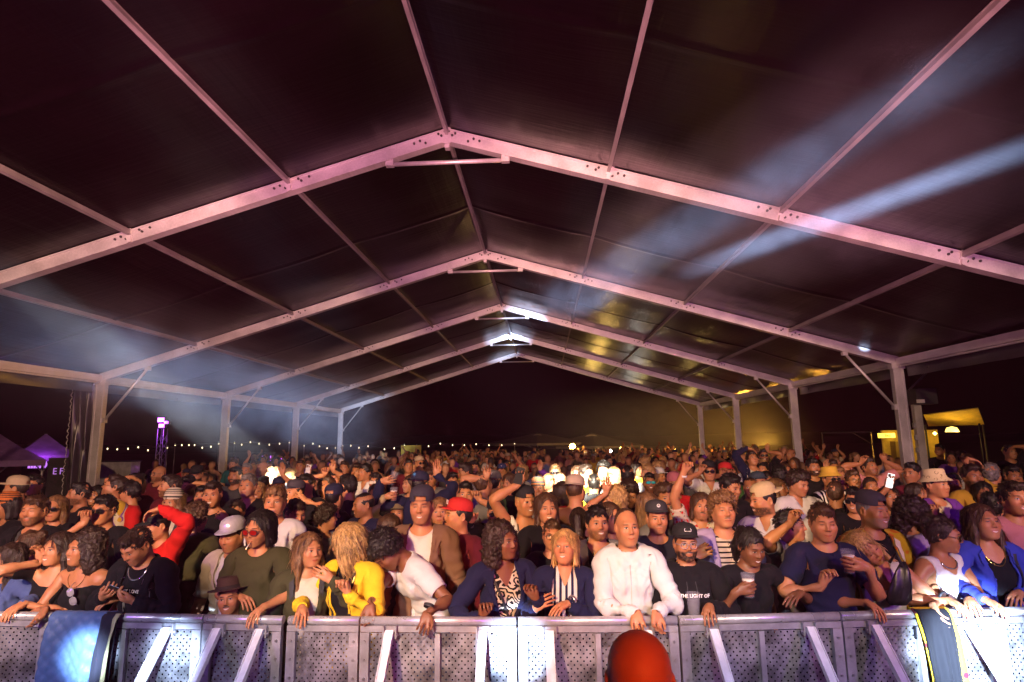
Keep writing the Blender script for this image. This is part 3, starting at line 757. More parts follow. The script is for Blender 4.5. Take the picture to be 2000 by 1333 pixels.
def template_skin(fem):
    xs = steps((0, .105, .0062), (.105, .69, .017), (.69, .90, .0068))
    ys = steps((-.20, -.065, .0065), (-.065, .065, .0040), (.065, .19, .008))
    zs = steps((-.02, .86, .04), (.86, 1.385, .015), (1.385, 1.448, .0052), (1.448, 1.53, .0085), (1.53, 1.70, .0058), (1.70, 1.79, .008))
    F = Field(xs, ys, zs)
    torso_prims(F, fem)
    m = .90 if fem else 1.0
    # arms
    F.cone((.165, .012, 1.418), (.30, .012, 1.42), .060 * m, .050 * m, .045)
    F.cone((.30, .012, 1.42), (.455, .012, 1.42), .049 * m, .040 * m, .02)
    F.cone((.455, .012, 1.42), (.54, .010, 1.42), .041 * m, .042 * m, .02)
    F.cone((.54, .010, 1.42), (.705, .004, 1.42), .042 * m, .026 * m, .02, flat=(1, 1, .9))
    # hand
    F.cone((.70, .002, 1.42), (.745, 0, 1.42), .025, .030, .02, flat=(1, 1, .62))
    F.cone((.755, -.018, 1.420), (.792, -.024, 1.421), .020, .0155, .012, flat=(1, 1, .8))
    F.cone((.755, .014, 1.420), (.786, .020, 1.421), .020, .0150, .012, flat=(1, 1, .8))
    for n, y0, x0, ln, r in FING:
        a, b = finger_line(y0, x0, ln)
        F.cone(a, b, r, r * .78, .005)
    F.cone((.735, -.022, 1.414), (.772, -.052, 1.408), .015, .0105, .012)
    F.cone((.772, -.052, 1.408), (.806, -.068, 1.406), .0102, .0085, .006)
    # legs
    F.cone((.088, 0, .90), (.094, -.005, .50), .086, .055, .05)
    F.cone((.094, -.005, .50), (.095, .02, .10), .055, .038, .03)
    F.cone((.095, .04, .045), (.10, -.11, .03), .042, .030, .03)
    # neck and head
    nr = .052 if fem else .060
    F.cone((0, .030, 1.43), (0, .018, 1.60), nr + .006, nr - .004, .04)
    F.ell((0, .016, 1.656), (.0745, .097, .096), .02)
    F.ell((0, .020, 1.686), (.0690, .090, .064), .02)
    F.ell((.036, -.056, 1.596), (.026, .030, .030), .03)
    F.ell((0, -.032, 1.610), (.060, .064, .084), .03)
    j = .046 if fem else .054
    F.cone((j, .005, 1.588), (.020, -.070, 1.545), .020, .018, .03)            # jaw
    F.ell((0, -.080, 1.546), (.021, .018, .018), .02)                            # chin
    F.ell((.043, -.064, 1.620), (.019, .020, .015), .03)                        # cheekbone
    F.cone((0, -.090, 1.668), (.036, -.078, 1.668), .010, .009, .025)             # brow
    F.ell((.031, -.107, 1.644), (.017, .017, .011), .014, sub=True)              # socket
    F.ell((.031, -.0790, 1.644), (.0150, .0140, .0130), .003)                    # eyeball
    F.cone((0, -.094, 1.652), (0, -.112, 1.616), .0072, .0105, .012)             # nose
    F.ell((.012, -.100, 1.612), (.0085, .010, .0085), .008)
    F.ell((0, -.080, 1.580), (.030, .022, .020), .015)
    F.cone((.004, -.0965, 1.5835), (.024, -.0845, 1.580), .0072, .0050, .006)        # lips
    F.cone((.0, -.0950, 1.5705), (.020, -.0845, 1.573), .0085, .0055, .006)
    F.ell((.079, .016, 1.632), (.009, .021, .031), .008)                         # ear
    F.ell((.084, .014, 1.634), (.007, .013, .021), .004, sub=True)
    return F.mesh()

def template_top(fem, off, sleeve, hood=False, k=.05):
    """clothes for the trunk and arms: a looser body cut by the caller"""
    xs = steps((0, .10, .013), (.10, .74, .016))
    ys = steps((-.24, .23, .0135))
    zs = steps((.72, 1.36, .018), (1.36, 1.58, .0115))
    F = Field(xs, ys, zs)
    torso_prims(F, fem, off, k)
    m = .90 if fem else 1.0
    F.cone((0, .0, .86), (0, 0, .72), .13 + off, .15 + off, .06, flat=(1.15, .85, 1))
    s = sleeve
    F.cone((.165, .012, 1.415), (.30, .012, 1.417), .060 * m + s, .051 * m + s, .05)
    F.cone((.30, .012, 1.417), (.455, .012, 1.414), .051 * m + s, .046 * m + s * 1.05, .02)
    F.cone((.455, .012, 1.415), (.60, .008, 1.417), .047 * m + s * .9, .042 * m + s * .75, .02)
    F.cone((.60, .008, 1.417), (.73, .004, 1.42), .042 * m + s * .75, .031 * m + s * .45, .02)
    F.cone((0, .030, 1.43), (0, .022, 1.57), .060 + off * .8, .060 + off * .6, .035)
    if hood:
        F.cone((.0, .125, 1.45), (.095, .070, 1.48), .046, .034, .03)
        F.cone((.095, .070, 1.48), (.098, .0, 1.475), .034, .028, .03)
        F.cone((.098, .0, 1.475), (.045, -.085, 1.425), .028, .016, .025)
    return F.mesh()

def template_trousers(fem):
    F = Field(steps((0, .24, .022)), steps((-.2, .2, .024)), steps((.02, 1.06, .045)))
    F.ell((0, .005, .95), ((.176 if fem else .166), .122, .135), .04)
    F.cone((.088, 0, .90), (.098, -.005, .50), .098, .074, .04)
    F.cone((.098, -.005, .50), (.10, .02, .06), .074, .062, .03)
    return F.mesh()

# ---- skeleton (rest pose: arms out sideways, facing -y)
BONES = {"pelvis": (None, (0, 0, .95)), "spine": ("pelvis", (0, .02, 1.03)), "chest": ("spine", (0, .02, 1.20)), "neck": ("chest", (0, .03, 1.465)),
         "head": ("neck", (0, .015, 1.555))}
for _s, _x in (("L", 1), ("R", -1)):
    BONES["clav" + _s] = ("chest", (_x * .03, .01, 1.42))
    BONES["upper" + _s] = ("clav" + _s, (_x * .175, .012, 1.418))
    BONES["fore" + _s] = ("upper" + _s, (_x * .455, .012, 1.42))
    BONES["twist" + _s] = ("fore" + _s, (_x * .455, .012, 1.42))
    BONES["hand" + _s] = ("fore" + _s, (_x * .708, .003, 1.42))
    for _n, _y0, _x0, _l, _r in FING:
        _a, _b = np.array(finger_line(_y0, _x0, _l))
        for _k, _f in enumerate((-.06, .42, .72)):
            _p = _a + (_b - _a) * _f
            BONES[_n + str(_k) + _s] = (("hand" + _s) if _k == 0 else _n + str(_k - 1) + _s, (_x * _p[0], _p[1], _p[2]))
    BONES["thumb0" + _s] = ("hand" + _s, (_x * .738, -.024, 1.414))
    BONES["thumb1" + _s] = ("thumb0" + _s, (_x * .772, -.052, 1.408))
    BONES["thigh" + _s] = ("pelvis", (_x * .090, 0, .90))
    BONES["shin" + _s] = ("thigh" + _s, (_x * .094, -.005, .50))
    BONES["foot" + _s] = ("shin" + _s, (_x * .095, .02, .08))
BN = list(BONES); BI = {n: i for i, n in enumerate(BN)}
REST = np.array([BONES[n][1] for n in BN], float)

def weights(V):
    n = len(V); W = np.zeros((n, len(BN)))
    x, y, z = np.abs(V[:, 0]), V[:, 1], V[:, 2]
    L = V[:, 0] >= 0
    leg = 1 - sst(.82, .96, z)
    leg *= sst(0.0, .03, x)
    sp, ch = sst(.97, 1.12, z), sst(1.12, 1.27, z)
    nk = sst(1.445, 1.50, z - .0 * y) * (1 - sst(.085, .13, x))
    hd = sst(1.535, 1.575, z - .5 * y)
    hd = np.where(z > 1.60, 1, hd) * (z > 1.50)
    nk = np.maximum(nk, hd)
    cl = sst(.05, .14, x) * sst(1.28, 1.40, z) * (1 - nk)
    up = sst(.125, .215, x) * sst(1.25, 1.36, z + .25 * np.clip(x - .2, 0, 1)) * (1 - nk)
    up = np.where(x > .25, 1, up) * (z > 1.2)
    cl = np.maximum(cl, up)
    fo = sst(.425, .485, x) * up
    tw = sst(.50, .69, x) * fo
    ha = sst(.69, .722, x) * up
    W[:, BI["pelvis"]] = (1 - sp) * (1 - leg)
    W[:, BI["spine"]] = sp * (1 - ch)
    trunk = ch
    W[:, BI["chest"]] = trunk * (1 - nk) * (1 - cl)
    W[:, BI["neck"]] = trunk * nk * (1 - hd)
    W[:, BI["head"]] = trunk * nk * hd
    for s, m in (("L", L), ("R", ~L)):
        m = m.astype(float)
        W[:, BI["clav" + s]] = trunk * (cl - up).clip(0) * m
        arm = up * m
        W[:, BI["upper" + s]] = arm * (1 - fo)
        W[:, BI["fore" + s]] = arm * fo * (1 - tw)
        W[:, BI["twist" + s]] = arm * fo * tw * (1 - ha)
        hw = arm * ha
        rem = hw.copy()
        Va = np.stack([x, y, z], 1)
        best = np.full(n, 9.); who = np.full(n, -1)
        for fi, (nm, y0, x0, ln, r) in enumerate(FING):
            a, b = np.array(finger_line(y0, x0, ln))
            t = (x - a[0]) / (b[0] - a[0])
            d = np.abs(y - (a[1] + (b[1] - a[1]) * t))
            best_m = d < best
            best = np.where(best_m, d, best); who = np.where(best_m, fi, who)
        ta, tb = np.array((.735, -.022, 1.414)), np.array((.806, -.068, 1.406))
        tv = tb - ta; tt = np.clip(((Va - ta) @ tv) / (tv @ tv), 0, 1.3)
        dth = np.linalg.norm(Va - (ta + tt[:, None] * tv), axis=1)
        thumb = (1 - sst(.013, .020, dth)) * sst(.740, .758, x) * m * (hw > 0)
        thumb = np.where(y < -.045, np.maximum(thumb, (x < .815) * (dth < .03) * m * (hw > 0)), thumb)
        for fi, (nm, y0, x0, ln, r) in enumerate(FING):
            t = (x - x0) / ln
            sel = ((who == fi) * (1 - thumb)) * hw
            f0, f1, f2 = sst(-.16, .06, t), sst(.34, .48, t), sst(.66, .78, t)
            W[:, BI[nm + "0" + s]] = sel * f0 * (1 - f1)
            W[:, BI[nm + "1" + s]] = sel * f1 * (1 - f2)
            W[:, BI[nm + "2" + s]] = sel * f2
            rem -= sel * f0
        t0 = thumb * hw; t1 = sst(.766, .780, x)
        W[:, BI["thumb0" + s]] = t0 * (1 - t1); W[:, BI["thumb1" + s]] = t0 * t1
        rem -= t0
        W[:, BI["hand" + s]] = rem.clip(0)
        lg = leg * m
        kn = 1 - sst(.45, .55, z); an = 1 - sst(.07, .12, z)
        W[:, BI["thigh" + s]] = lg * (1 - kn); W[:, BI["shin" + s]] = lg * kn * (1 - an); W[:, BI["foot" + s]] = lg * kn * an
    W /= np.maximum(W.sum(1), 1e-9)[:, None]
    return W

def rot(ax, deg):
    a = math.radians(deg); c, s = math.cos(a), math.sin(a)
    return {"x": np.array([[1, 0, 0], [0, c, -s], [0, s, c]]), "y": np.array([[c, 0, s], [0, 1, 0], [-s, 0, c]]), "z": np.array([[c, -s, 0], [s, c, 0], [0, 0, 1]])}[ax]
def unit(v):
    v = np.asarray(v, float); return v / max(1e-9, np.linalg.norm(v))
def frame(d, n):
    d = unit(d); n = n - d * (n @ d)
    if np.linalg.norm(n) < 1e-4: n = np.cross(d, [.3, .5, .8])
    n = unit(n); return np.stack([d, n, np.cross(d, n)], 1)

class Pose:
    """local rotations -> global bone rotations R[b] and joints P[b] (root at origin, unit scale)"""
    def __init__(s):
        s.loc = {}; s.glob = {}; s.root = np.eye(3); s.drop = 0.
    def solve(s, upto=None):
        s.R = [None] * len(BN); s.P = [None] * len(BN)
        for i, n in enumerate(BN):
            par, _ = BONES[n]
            L = s.loc.get(n)
            if par is None:
                s.R[i] = s.root if L is None else s.root @ L
                s.P[i] = np.array([0, 0, REST[i][2] - s.drop]) + 0.
            else:
                j = BI[par]
                s.P[i] = s.P[j] + s.R[j] @ (REST[i] - REST[j])
                s.R[i] = s.R[j] if L is None else s.R[j] @ L
            if n in s.glob: s.R[i] = s.glob[n]
        return s
    def arm(s, side, target, pole, fing=None, palm=None):
        """reach for TARGET (root space) with the wrist; elbow towards POLE; hand along FING with the palm facing PALM"""
        sx = 1 if side == "L" else -1
        s.solve()
        S = s.P[BI["upper" + side]]
        T = np.asarray(target, float)
        a, b = .28, .253
        dv = T - S; D = np.linalg.norm(dv)
        D2 = min(max(D, .10), a + b - .004)
        u = dv / max(D, 1e-6); T = S + u * D2
        h = (a * a - b * b + D2 * D2) / (2 * D2); r = math.sqrt(max(0, a * a - h * h))
        p = np.asarray(pole, float); p = p - u * (p @ u); p = unit(p)
        E = S + u * h + p * r
        F0 = frame(np.array([sx, 0, 0.]), np.array([0, -1., 0]))
        Bn = np.cross(E - S, T - E)
        nU = T - E
        FU = frame(E - S, nU)
        s.glob["upper" + side] = FU @ F0.T
        dF = unit(T - E)
        nF = np.cross(FU[:, 2], dF)
        s.glob["fore" + side] = frame(dF, nF) @ F0.T
        fd = dF if fing is None else unit(fing)
        pm = -p if palm is None else np.asarray(palm, float)
        H0 = frame(np.array([sx, 0, 0.]), np.array([0, 0, -1.]))
        s.glob["hand" + side] = frame(fd, pm) @ H0.T
        s.glob["twist" + side] = frame(dF, pm) @ H0.T
        return T
    def curl(s, side, amt, thumb=20, spread=0):
        sx = 1 if side == "L" else -1
        for k, (n, y0, x0, l, r) in enumerate(FING):
            a = amt if np.isscalar(amt) else amt[k]
            for j, f in enumerate((.8, 1.0, .7)):
                L = rot("y", sx * a * f)
                if j == 0 and spread: L = rot("z", sx * spread * (k - 1.5)) @ L
                s.loc[n + str(j) + side] = L
        s.loc["thumb0" + side] = rot("z", sx * thumb) @ rot("y", sx * thumb * .8)
        s.loc["thumb1" + side] = rot("z", sx * thumb * .8)
    def apply(s, V, W):
        s.solve()
        out = np.zeros_like(V)
        for i in range(len(BN)):
            w = W[:, i]
            m = w > 1e-4
            if m.any():
                out[m] += w[m, None] * ((V[m] - REST[i]) @ s.R[i].T + s.P[i])
        return out
# ---------------------------------------------------------------- materials for people
def mat_skin():
    m = Mat("skin"); vec, (x, y, z) = m.vec("rest"); ax = x.abs()
    col = m.n("ShaderNodeObjectInfo").outputs["Color"]
    hairc = m.n("ShaderNodeAttribute", attribute_name="hairc", attribute_type="OBJECT").outputs[0]
    beard = m.attr("beard", "OBJECT"); smile = m.attr("smile", "OBJECT"); closed = m.attr("closed", "OBJECT"); lipc = m.attr("lip", "OBJECT"); must = m.attr("moustache", "OBJECT")
    front = (y * -1.).step(.035, .055) * z.step(1.50, 1.52)
    blot = m.noise(vec, 22, 4); fine = m.noise(vec, 160, 3)
    base = m.mix((blot * .8 + fine * .2).step(.35, .7), col, col, "MULTIPLY")
    base = m.mix(blot.step(.35, .7) * .30, col, m.mix(1., col, (.86, .62, .55), "MULTIPLY"))
    ruddy = (1. - ((ax - .043).sq() * 900. + (z - 1.612).sq() * 1400.).step(.1, .9)) * .35 + (1. - (x.sq() * 5000. + (z - 1.615).sq() * 3000.).step(.1, .9)) * .25
    base = m.mix(ruddy * front, base, m.mix(1., base, (.95, .58, .50), "MULTIPLY"))
    hn = m.noise(vec, 420, 2); hn2 = m.noise(vec, 60, 3)
    jaw = (1. - z.step(1.588, 1.606)) * z.step(1.522, 1.535) * (y - .01).step(.015, -.03)
    cheekline = ((z - 1.575) * 1.0 + (y + .02) * .35).step(.03, .0)
    nolip = ((x.sq() * (1 / .024 ** 2)) + ((z - 1.577).sq() * (1 / .0115 ** 2))).step(.8, 1.2)
    bm = jaw * cheekline * nolip * (hn * .5 + hn2 * .5).step(.25, .55) * beard
    mu = (1. - (x.sq() * (1 / .027 ** 2) + (z - 1.594 + x.sq() * 6.).sq() * (1 / .0068 ** 2)).step(.6, 1.2)) * front * must
    base = m.mix(bm.max(mu).min(1.), base, hairc)
    # lips, mouth, teeth
    zc = x.sq() * (smile * 16.) + 1.5765
    dz = z - zc
    lipm = (1. - (x.sq() * (1 / .0245 ** 2) + dz.sq() * (1 / .0098 ** 2)).step(.7, 1.1)) * front
    base = m.mix(lipm * lipc, base, m.mix(1., base, (.85, .36, .36), "MULTIPLY"))
    teeth = (1. - (x.sq() * (1 / .0205 ** 2) + (dz + .0004).sq() * (1 / .0048 ** 2)).step(.75, 1.05)) * front * smile.step(.55, .75)
    line = (1. - dz.abs().step(.0006, .0019)) * (1. - ax.step(.020, .025)) * front * (1. - teeth)
    base = m.mix(line * .75, base, (.06, .018, .014))
    base = m.mix(teeth, base, (.72, .66, .58))
    # brows
    bz = z - 1.6655 + (ax - .026).sq() * 4.
    brow = (1. - ((ax - .031).sq() * (1 / .0195 ** 2) + bz.sq() * (1 / .0052 ** 2)).step(.55, 1.1)) * front * hn.step(.2, .55)
    base = m.mix(brow * .9, base, hairc)
    # eyes
    ez = z - 1.6445 + (ax - .031).sq() * 6.
    ope = 1. - closed * .9
    eye = (1. - ((ax - .031).sq() * (1 / .0138 ** 2) + ez.sq() / ((ope * .0052).sq())).step(.8, 1.1)) * front
    lash = (1. - ((ax - .031).sq() * (1 / .0158 ** 2) + ((ez - ope * .0045) * 1.).sq() * (1 / .0030 ** 2)).step(.5, 1.1)) * front
    lid = (1. - ((ax - .031).sq() * (1 / .019 ** 2) + ez.sq() * (1 / .012 ** 2)).step(.5, 1.1)) * front
    base = m.mix(lid * .30, base, m.mix(1., base, (.72, .55, .5), "MULTIPLY"))
    base = m.mix(eye, base, (.36, .32, .29))
    iris = (1. - ((ax - .031).sq() + (z - 1.6443).sq()).step(.0054 ** 2, .0066 ** 2)) * eye
    base = m.mix(iris, base, (.035, .020, .012))
    base = m.mix(lash, base, (.020, .013, .010))
    nos = (1. - ((ax - .0085).sq() * (1 / .0045 ** 2) + (z - 1.6045).sq() * (1 / .0026 ** 2)).step(.5, 1.1)) * front * (y * -1.).step(.095, .10)
    base = m.mix(nos * .7, base, (.05, .02, .015))
    nail = m.attr("nails", "OBJECT")
    m.set("Base Color", base); m.set("Roughness", eye * -.25 + (blot * .18 + fine * .12 + .34)); m.set("Specular IOR Level", .42); m.set("Subsurface Weight", .10); m.b.inputs["Subsurface Scale"].default_value = .012
    m.bump(fine * .6 + blot * .4, .0022, .6); return m.m
M["skin"] = mat_skin()
def cloth(name, pat=None, rough=.86, extra=None):
    m = Mat(name); vec, (x, y, z) = m.vec("rest"); col = m.n("ShaderNodeObjectInfo").outputs["Color"]
    wv = m.noise(vec, 300, 2); bl = m.noise(vec, 7, 4)
    base = m.mix(bl.step(.3, .75) * .45, col, m.mix(1., col, (.72, .72, .74), "MULTIPLY"))
    second = m.n("ShaderNodeAttribute", attribute_name="second", attribute_type="OBJECT").outputs[0]
    if pat == "stripes": base = m.mix(((z * 190.).sin()).step(.45, .62), base, second)
    if pat == "vstripes": base = m.mix(((x * 150.).sin()).step(.1, .3), base, second)
    if pat == "bands": base = m.mix(((z * 110. + y * 14.).sin()).step(-.1, .1) , base, m.mix(((z * 55.).sin()).step(-.1, .1), second, (.45, .28, .03)))
    if pat == "zebra":
        n = m.noise(vec, 9, 2); base = m.mix(((n * 46. + z * 60. + x.abs() * 30.).sin()).step(-.1, .2), base, second)
    if pat == "spots":
        t = m.n("ShaderNodeTexVoronoi"); t.inputs["Scale"].default_value = 15; m.nt.links.new(vec, t.inputs[0]); d = X(m.nt, t.outputs["Distance"])
        base = m.mix(1. - d.step(.26, .34), base, second)
    if pat == "floral":
        n = m.noise(vec, 26, 3); base = m.mix(n.step(.56, .60), base, second); n3 = m.noise(vec, 31, 2); base = m.mix(n3.step(.64, .67) * .8, base, (.05, .14, .05))
    if pat == "check":
        base = m.mix(((x * 120.).sin() * (z * 120.).sin()).step(-.1, .1) * .6, base, second)
    m.set("Base Color", base); m.set("Roughness", rough); m.set("Specular IOR Level", .15)
    if "Sheen Weight" in m.b.inputs: m.set("Sheen Weight", .02)
    fold = m.noise(vec, 16, 3, (1, 1, .45)); m.bump(fold * .8 + wv * .2, .010, .55); return m.m
for k in (None, "stripes", "vstripes", "bands", "zebra", "spots", "floral", "check"): M["cloth_" + str(k)] = cloth("cloth_" + (k or "plain"), k)
M["cloth_shiny"] = cloth("cloth_shiny_shell", None, .38)
def mat_hair():
    m = Mat("hair"); vec, (x, y, z) = m.vec("rest"); col = m.n("ShaderNodeObjectInfo").outputs["Color"]
    n = m.noise(vec, 190, 3, (1, 1, .10)); n2 = m.noise(vec, 14, 3)
    base = m.mix((n * .65 + n2 * .35).step(.32, .68), m.mix(1., col, (.30, .28, .26), "MULTIPLY"), m.mix(1., col, (1.6, 1.5, 1.4), "MULTIPLY"))
    m.set("Base Color", base); m.set("Roughness", n * .2 + .34); m.set("Specular IOR Level", .4); m.bump(n, .006, .9); return m.m
M["hair"] = mat_hair()
def tinted(name, rough, metal=0., spec=.5):
    m = Mat(name); col = m.n("ShaderNodeObjectInfo").outputs["Color"]; n = m.noise(m.obj(), 40, 3)
    m.set("Base Color", m.mix(n.step(.3, .7) * .35, col, m.mix(1., col, (.7, .7, .7), "MULTIPLY"))); m.set("Roughness", rough); m.set("Metallic", metal); m.bump(n, .002, .4); return m.m
M["felt"] = tinted("hat_cloth", .85); M["leather"] = tinted("soft_leather", .34); M["lens"] = tinted("dark_lens", .08); M["plastic"] = tinted("smooth_plastic", .3); M["foil"] = tinted("silver_foil", .28, .35)
def mat_clear(name, col, rough=.1, trans=.9):
    m = Mat(name); m.set("Base Color", col); m.set("Roughness", rough); m.set("Transmission Weight", trans); m.set("IOR", 1.2); return m.m
M["cup"] = mat_clear("frosted_cup", (.62, .60, .70), .2, .0); M["cup"].node_tree.nodes["Principled BSDF"].inputs["Alpha"].default_value = .08; M["beer"] = mat_clear("amber_beer", (.30, .050, .006), .12, .0); M["foam"] = plain("beer_foam", (.8, .75, .62), .8)

# ---------------------------------------------------------------- templates at three levels of detail
def decimate(V, Q, ratio, guard=True):
    if ratio >= .99: return V, Q
    me = np_mesh("tmp", V, Q); o = bpy.data.objects.new("tmp", me); COL.objects.link(o)
    if guard:
        vg = o.vertex_groups.new(name="keep")
        w = np.where((V[:, 2] > 1.53) & (V[:, 1] < .02), 0., np.where(np.abs(V[:, 0]) > .70, .10, np.where(V[:, 2] > 1.5, .3, 1.)))
        for val in np.unique(w): vg.add(np.flatnonzero(w == val).tolist(), float(val), "REPLACE")
    d = o.modifiers.new("d", "DECIMATE"); d.ratio = ratio; d.use_collapse_triangulate = True; d.vertex_group = "keep" if guard else ""; d.vertex_group_factor = 1.0 if guard else 0
    dg = bpy.context.evaluated_depsgraph_get(); m2 = bpy.data.meshes.new_from_object(o.evaluated_get(dg))
    n = len(m2.vertices); v = np.empty(n * 3, np.float32); m2.vertices.foreach_get("co", v)
    m2.calc_loop_triangles(); t = np.empty(len(m2.loop_triangles) * 3, np.int32); m2.loop_triangles.foreach_get("vertices", t)
    bpy.data.objects.remove(o); bpy.data.meshes.remove(me); bpy.data.meshes.remove(m2)
    return v.reshape(-1, 3).astype(float), t.reshape(-1, 3)
SKIN = {}
for fem in (False, True):
    V, Q = template_skin(fem)
    for lod, ratio in ((0, .24), (1, .09), (2, .034)):
        v, q = decimate(V, Q, ratio, False); SKIN[(fem, lod)] = (v, q, weights(v))
def vnormals(V, Q):
    N = np.zeros_like(V); a, b, c = V[Q[:, 0]], V[Q[:, 1]], V[Q[:, 2]]; n = np.cross(b - a, c - a)
    for k in range(Q.shape[1]): np.add.at(N, Q[:, k], n)
    return N / np.maximum(np.linalg.norm(N, axis=1), 1e-12)[:, None]
def clip_mesh(V, Q, c, rim):
    """keep where c > 0, snap the cut to a clean line and fold a hem of depth RIM inwards"""
    V = V.copy(); keep = (c[Q] > 0).any(1); Q = Q[keep]
    E = np.concatenate([Q[:, [i, (i + 1) % Q.shape[1]]] for i in range(Q.shape[1])])
    if Q.shape[1] == 4: E = np.concatenate([E, Q[:, [0, 2]], Q[:, [1, 3]]])
    acc = np.zeros_like(V); cnt = np.zeros(len(V))
    for a, b in ((0, 1), (1, 0)):
        p, n = E[:, a], E[:, b]; m = (c[p] > 0) & (c[n] <= 0); p, n = p[m], n[m]
        t = (c[p] / (c[p] - c[n]))[:, None]
        np.add.at(acc, n, V[p] + (V[n] - V[p]) * t); np.add.at(cnt, n, 1)
    m = cnt > 0; V[m] = acc[m] / cnt[m][:, None]
    used = np.unique(Q); mp = np.full(len(V), -1); mp[used] = np.arange(len(used)); V = V[used]; Q = mp[Q]
    if rim:
        E = np.concatenate([Q[:, [i, (i + 1) % Q.shape[1]]] for i in range(Q.shape[1])])
        key = np.sort(E, 1); _, inv, ct = np.unique(key[:, 0] * len(V) + key[:, 1], return_inverse=True, return_counts=True)
        B = E[ct[inv] == 1]; N = vnormals(V, Q); bv = np.unique(B); mp = np.full(len(V), -1); mp[bv] = len(V) + np.arange(len(bv))
        V2 = V[bv] - N[bv] * rim
        Qn = np.stack([B[:, 1], B[:, 0], mp[B[:, 0]], mp[B[:, 1]]], 1)
        V = np.concatenate([V, V2])
        if Q.shape[1] == 3: Qn = np.concatenate([Qn[:, :3], Qn[:, [0, 2, 3]]])
        Q = np.concatenate([Q, Qn])
    return V, Q
TOPS = {}
def top_raw(fem, fit, lod):
    k = (fem, fit)
    if k not in TOPS:
        off, sl, hood = {"tight": (.006, .006, 0), "tee": (.013, .017, 0), "shirt": (.014, .014, 0), "jacket": (.025, .019, 0), "hoodie": (.021, .018, 1)}[fit]
        V, Q = template_top(fem, off, sl, hood)
        N = vnormals(V, Q)
        arm = sst(.15, .3, np.abs(V[:, 0])); amp = {"tight": .0018, "tee": .007, "shirt": .007, "jacket": .009, "hoodie": .010}[fit]
        xx, yy, zz = np.abs(V[:, 0]), V[:, 1], V[:, 2]
        ph = vnoise(V * np.array([4, 4, 5]), 21) * 2.2
        waist = np.exp(-((zz - 1.06) / .12) ** 2) * (1 - arm); pit = np.exp(-((xx - .17) ** 2 + (zz - 1.33) ** 2) / .006)
        elbow = np.exp(-((xx - .44) / .07) ** 2) * arm; cuff = np.exp(-((xx - .62) / .08) ** 2) * arm
        fold = waist * np.sin(zz * 75 + V[:, 0] * 22 + ph * 2.5) + pit * np.sin((xx * 1.1 - zz) * 95 + ph * 2) + elbow * np.sin(xx * 120 + yy * 30 + ph * 2) + cuff * np.sin(xx * 130 + ph * 2.5)
        if fit != "tight" or True: V = V + N * (fold * amp * .75)[:, None]
        w = vnoise(V * np.array([14, 14, 8]) + 3 * vnoise(V * 5, 2)[:, None], 4) * (1 - arm) + vnoise(V * np.array([26, 12, 12]), 9) * arm * 1.2
        V = V + N * (w * amp)[:, None]
        TOPS[k] = (V, Q)
    return TOPS[k]
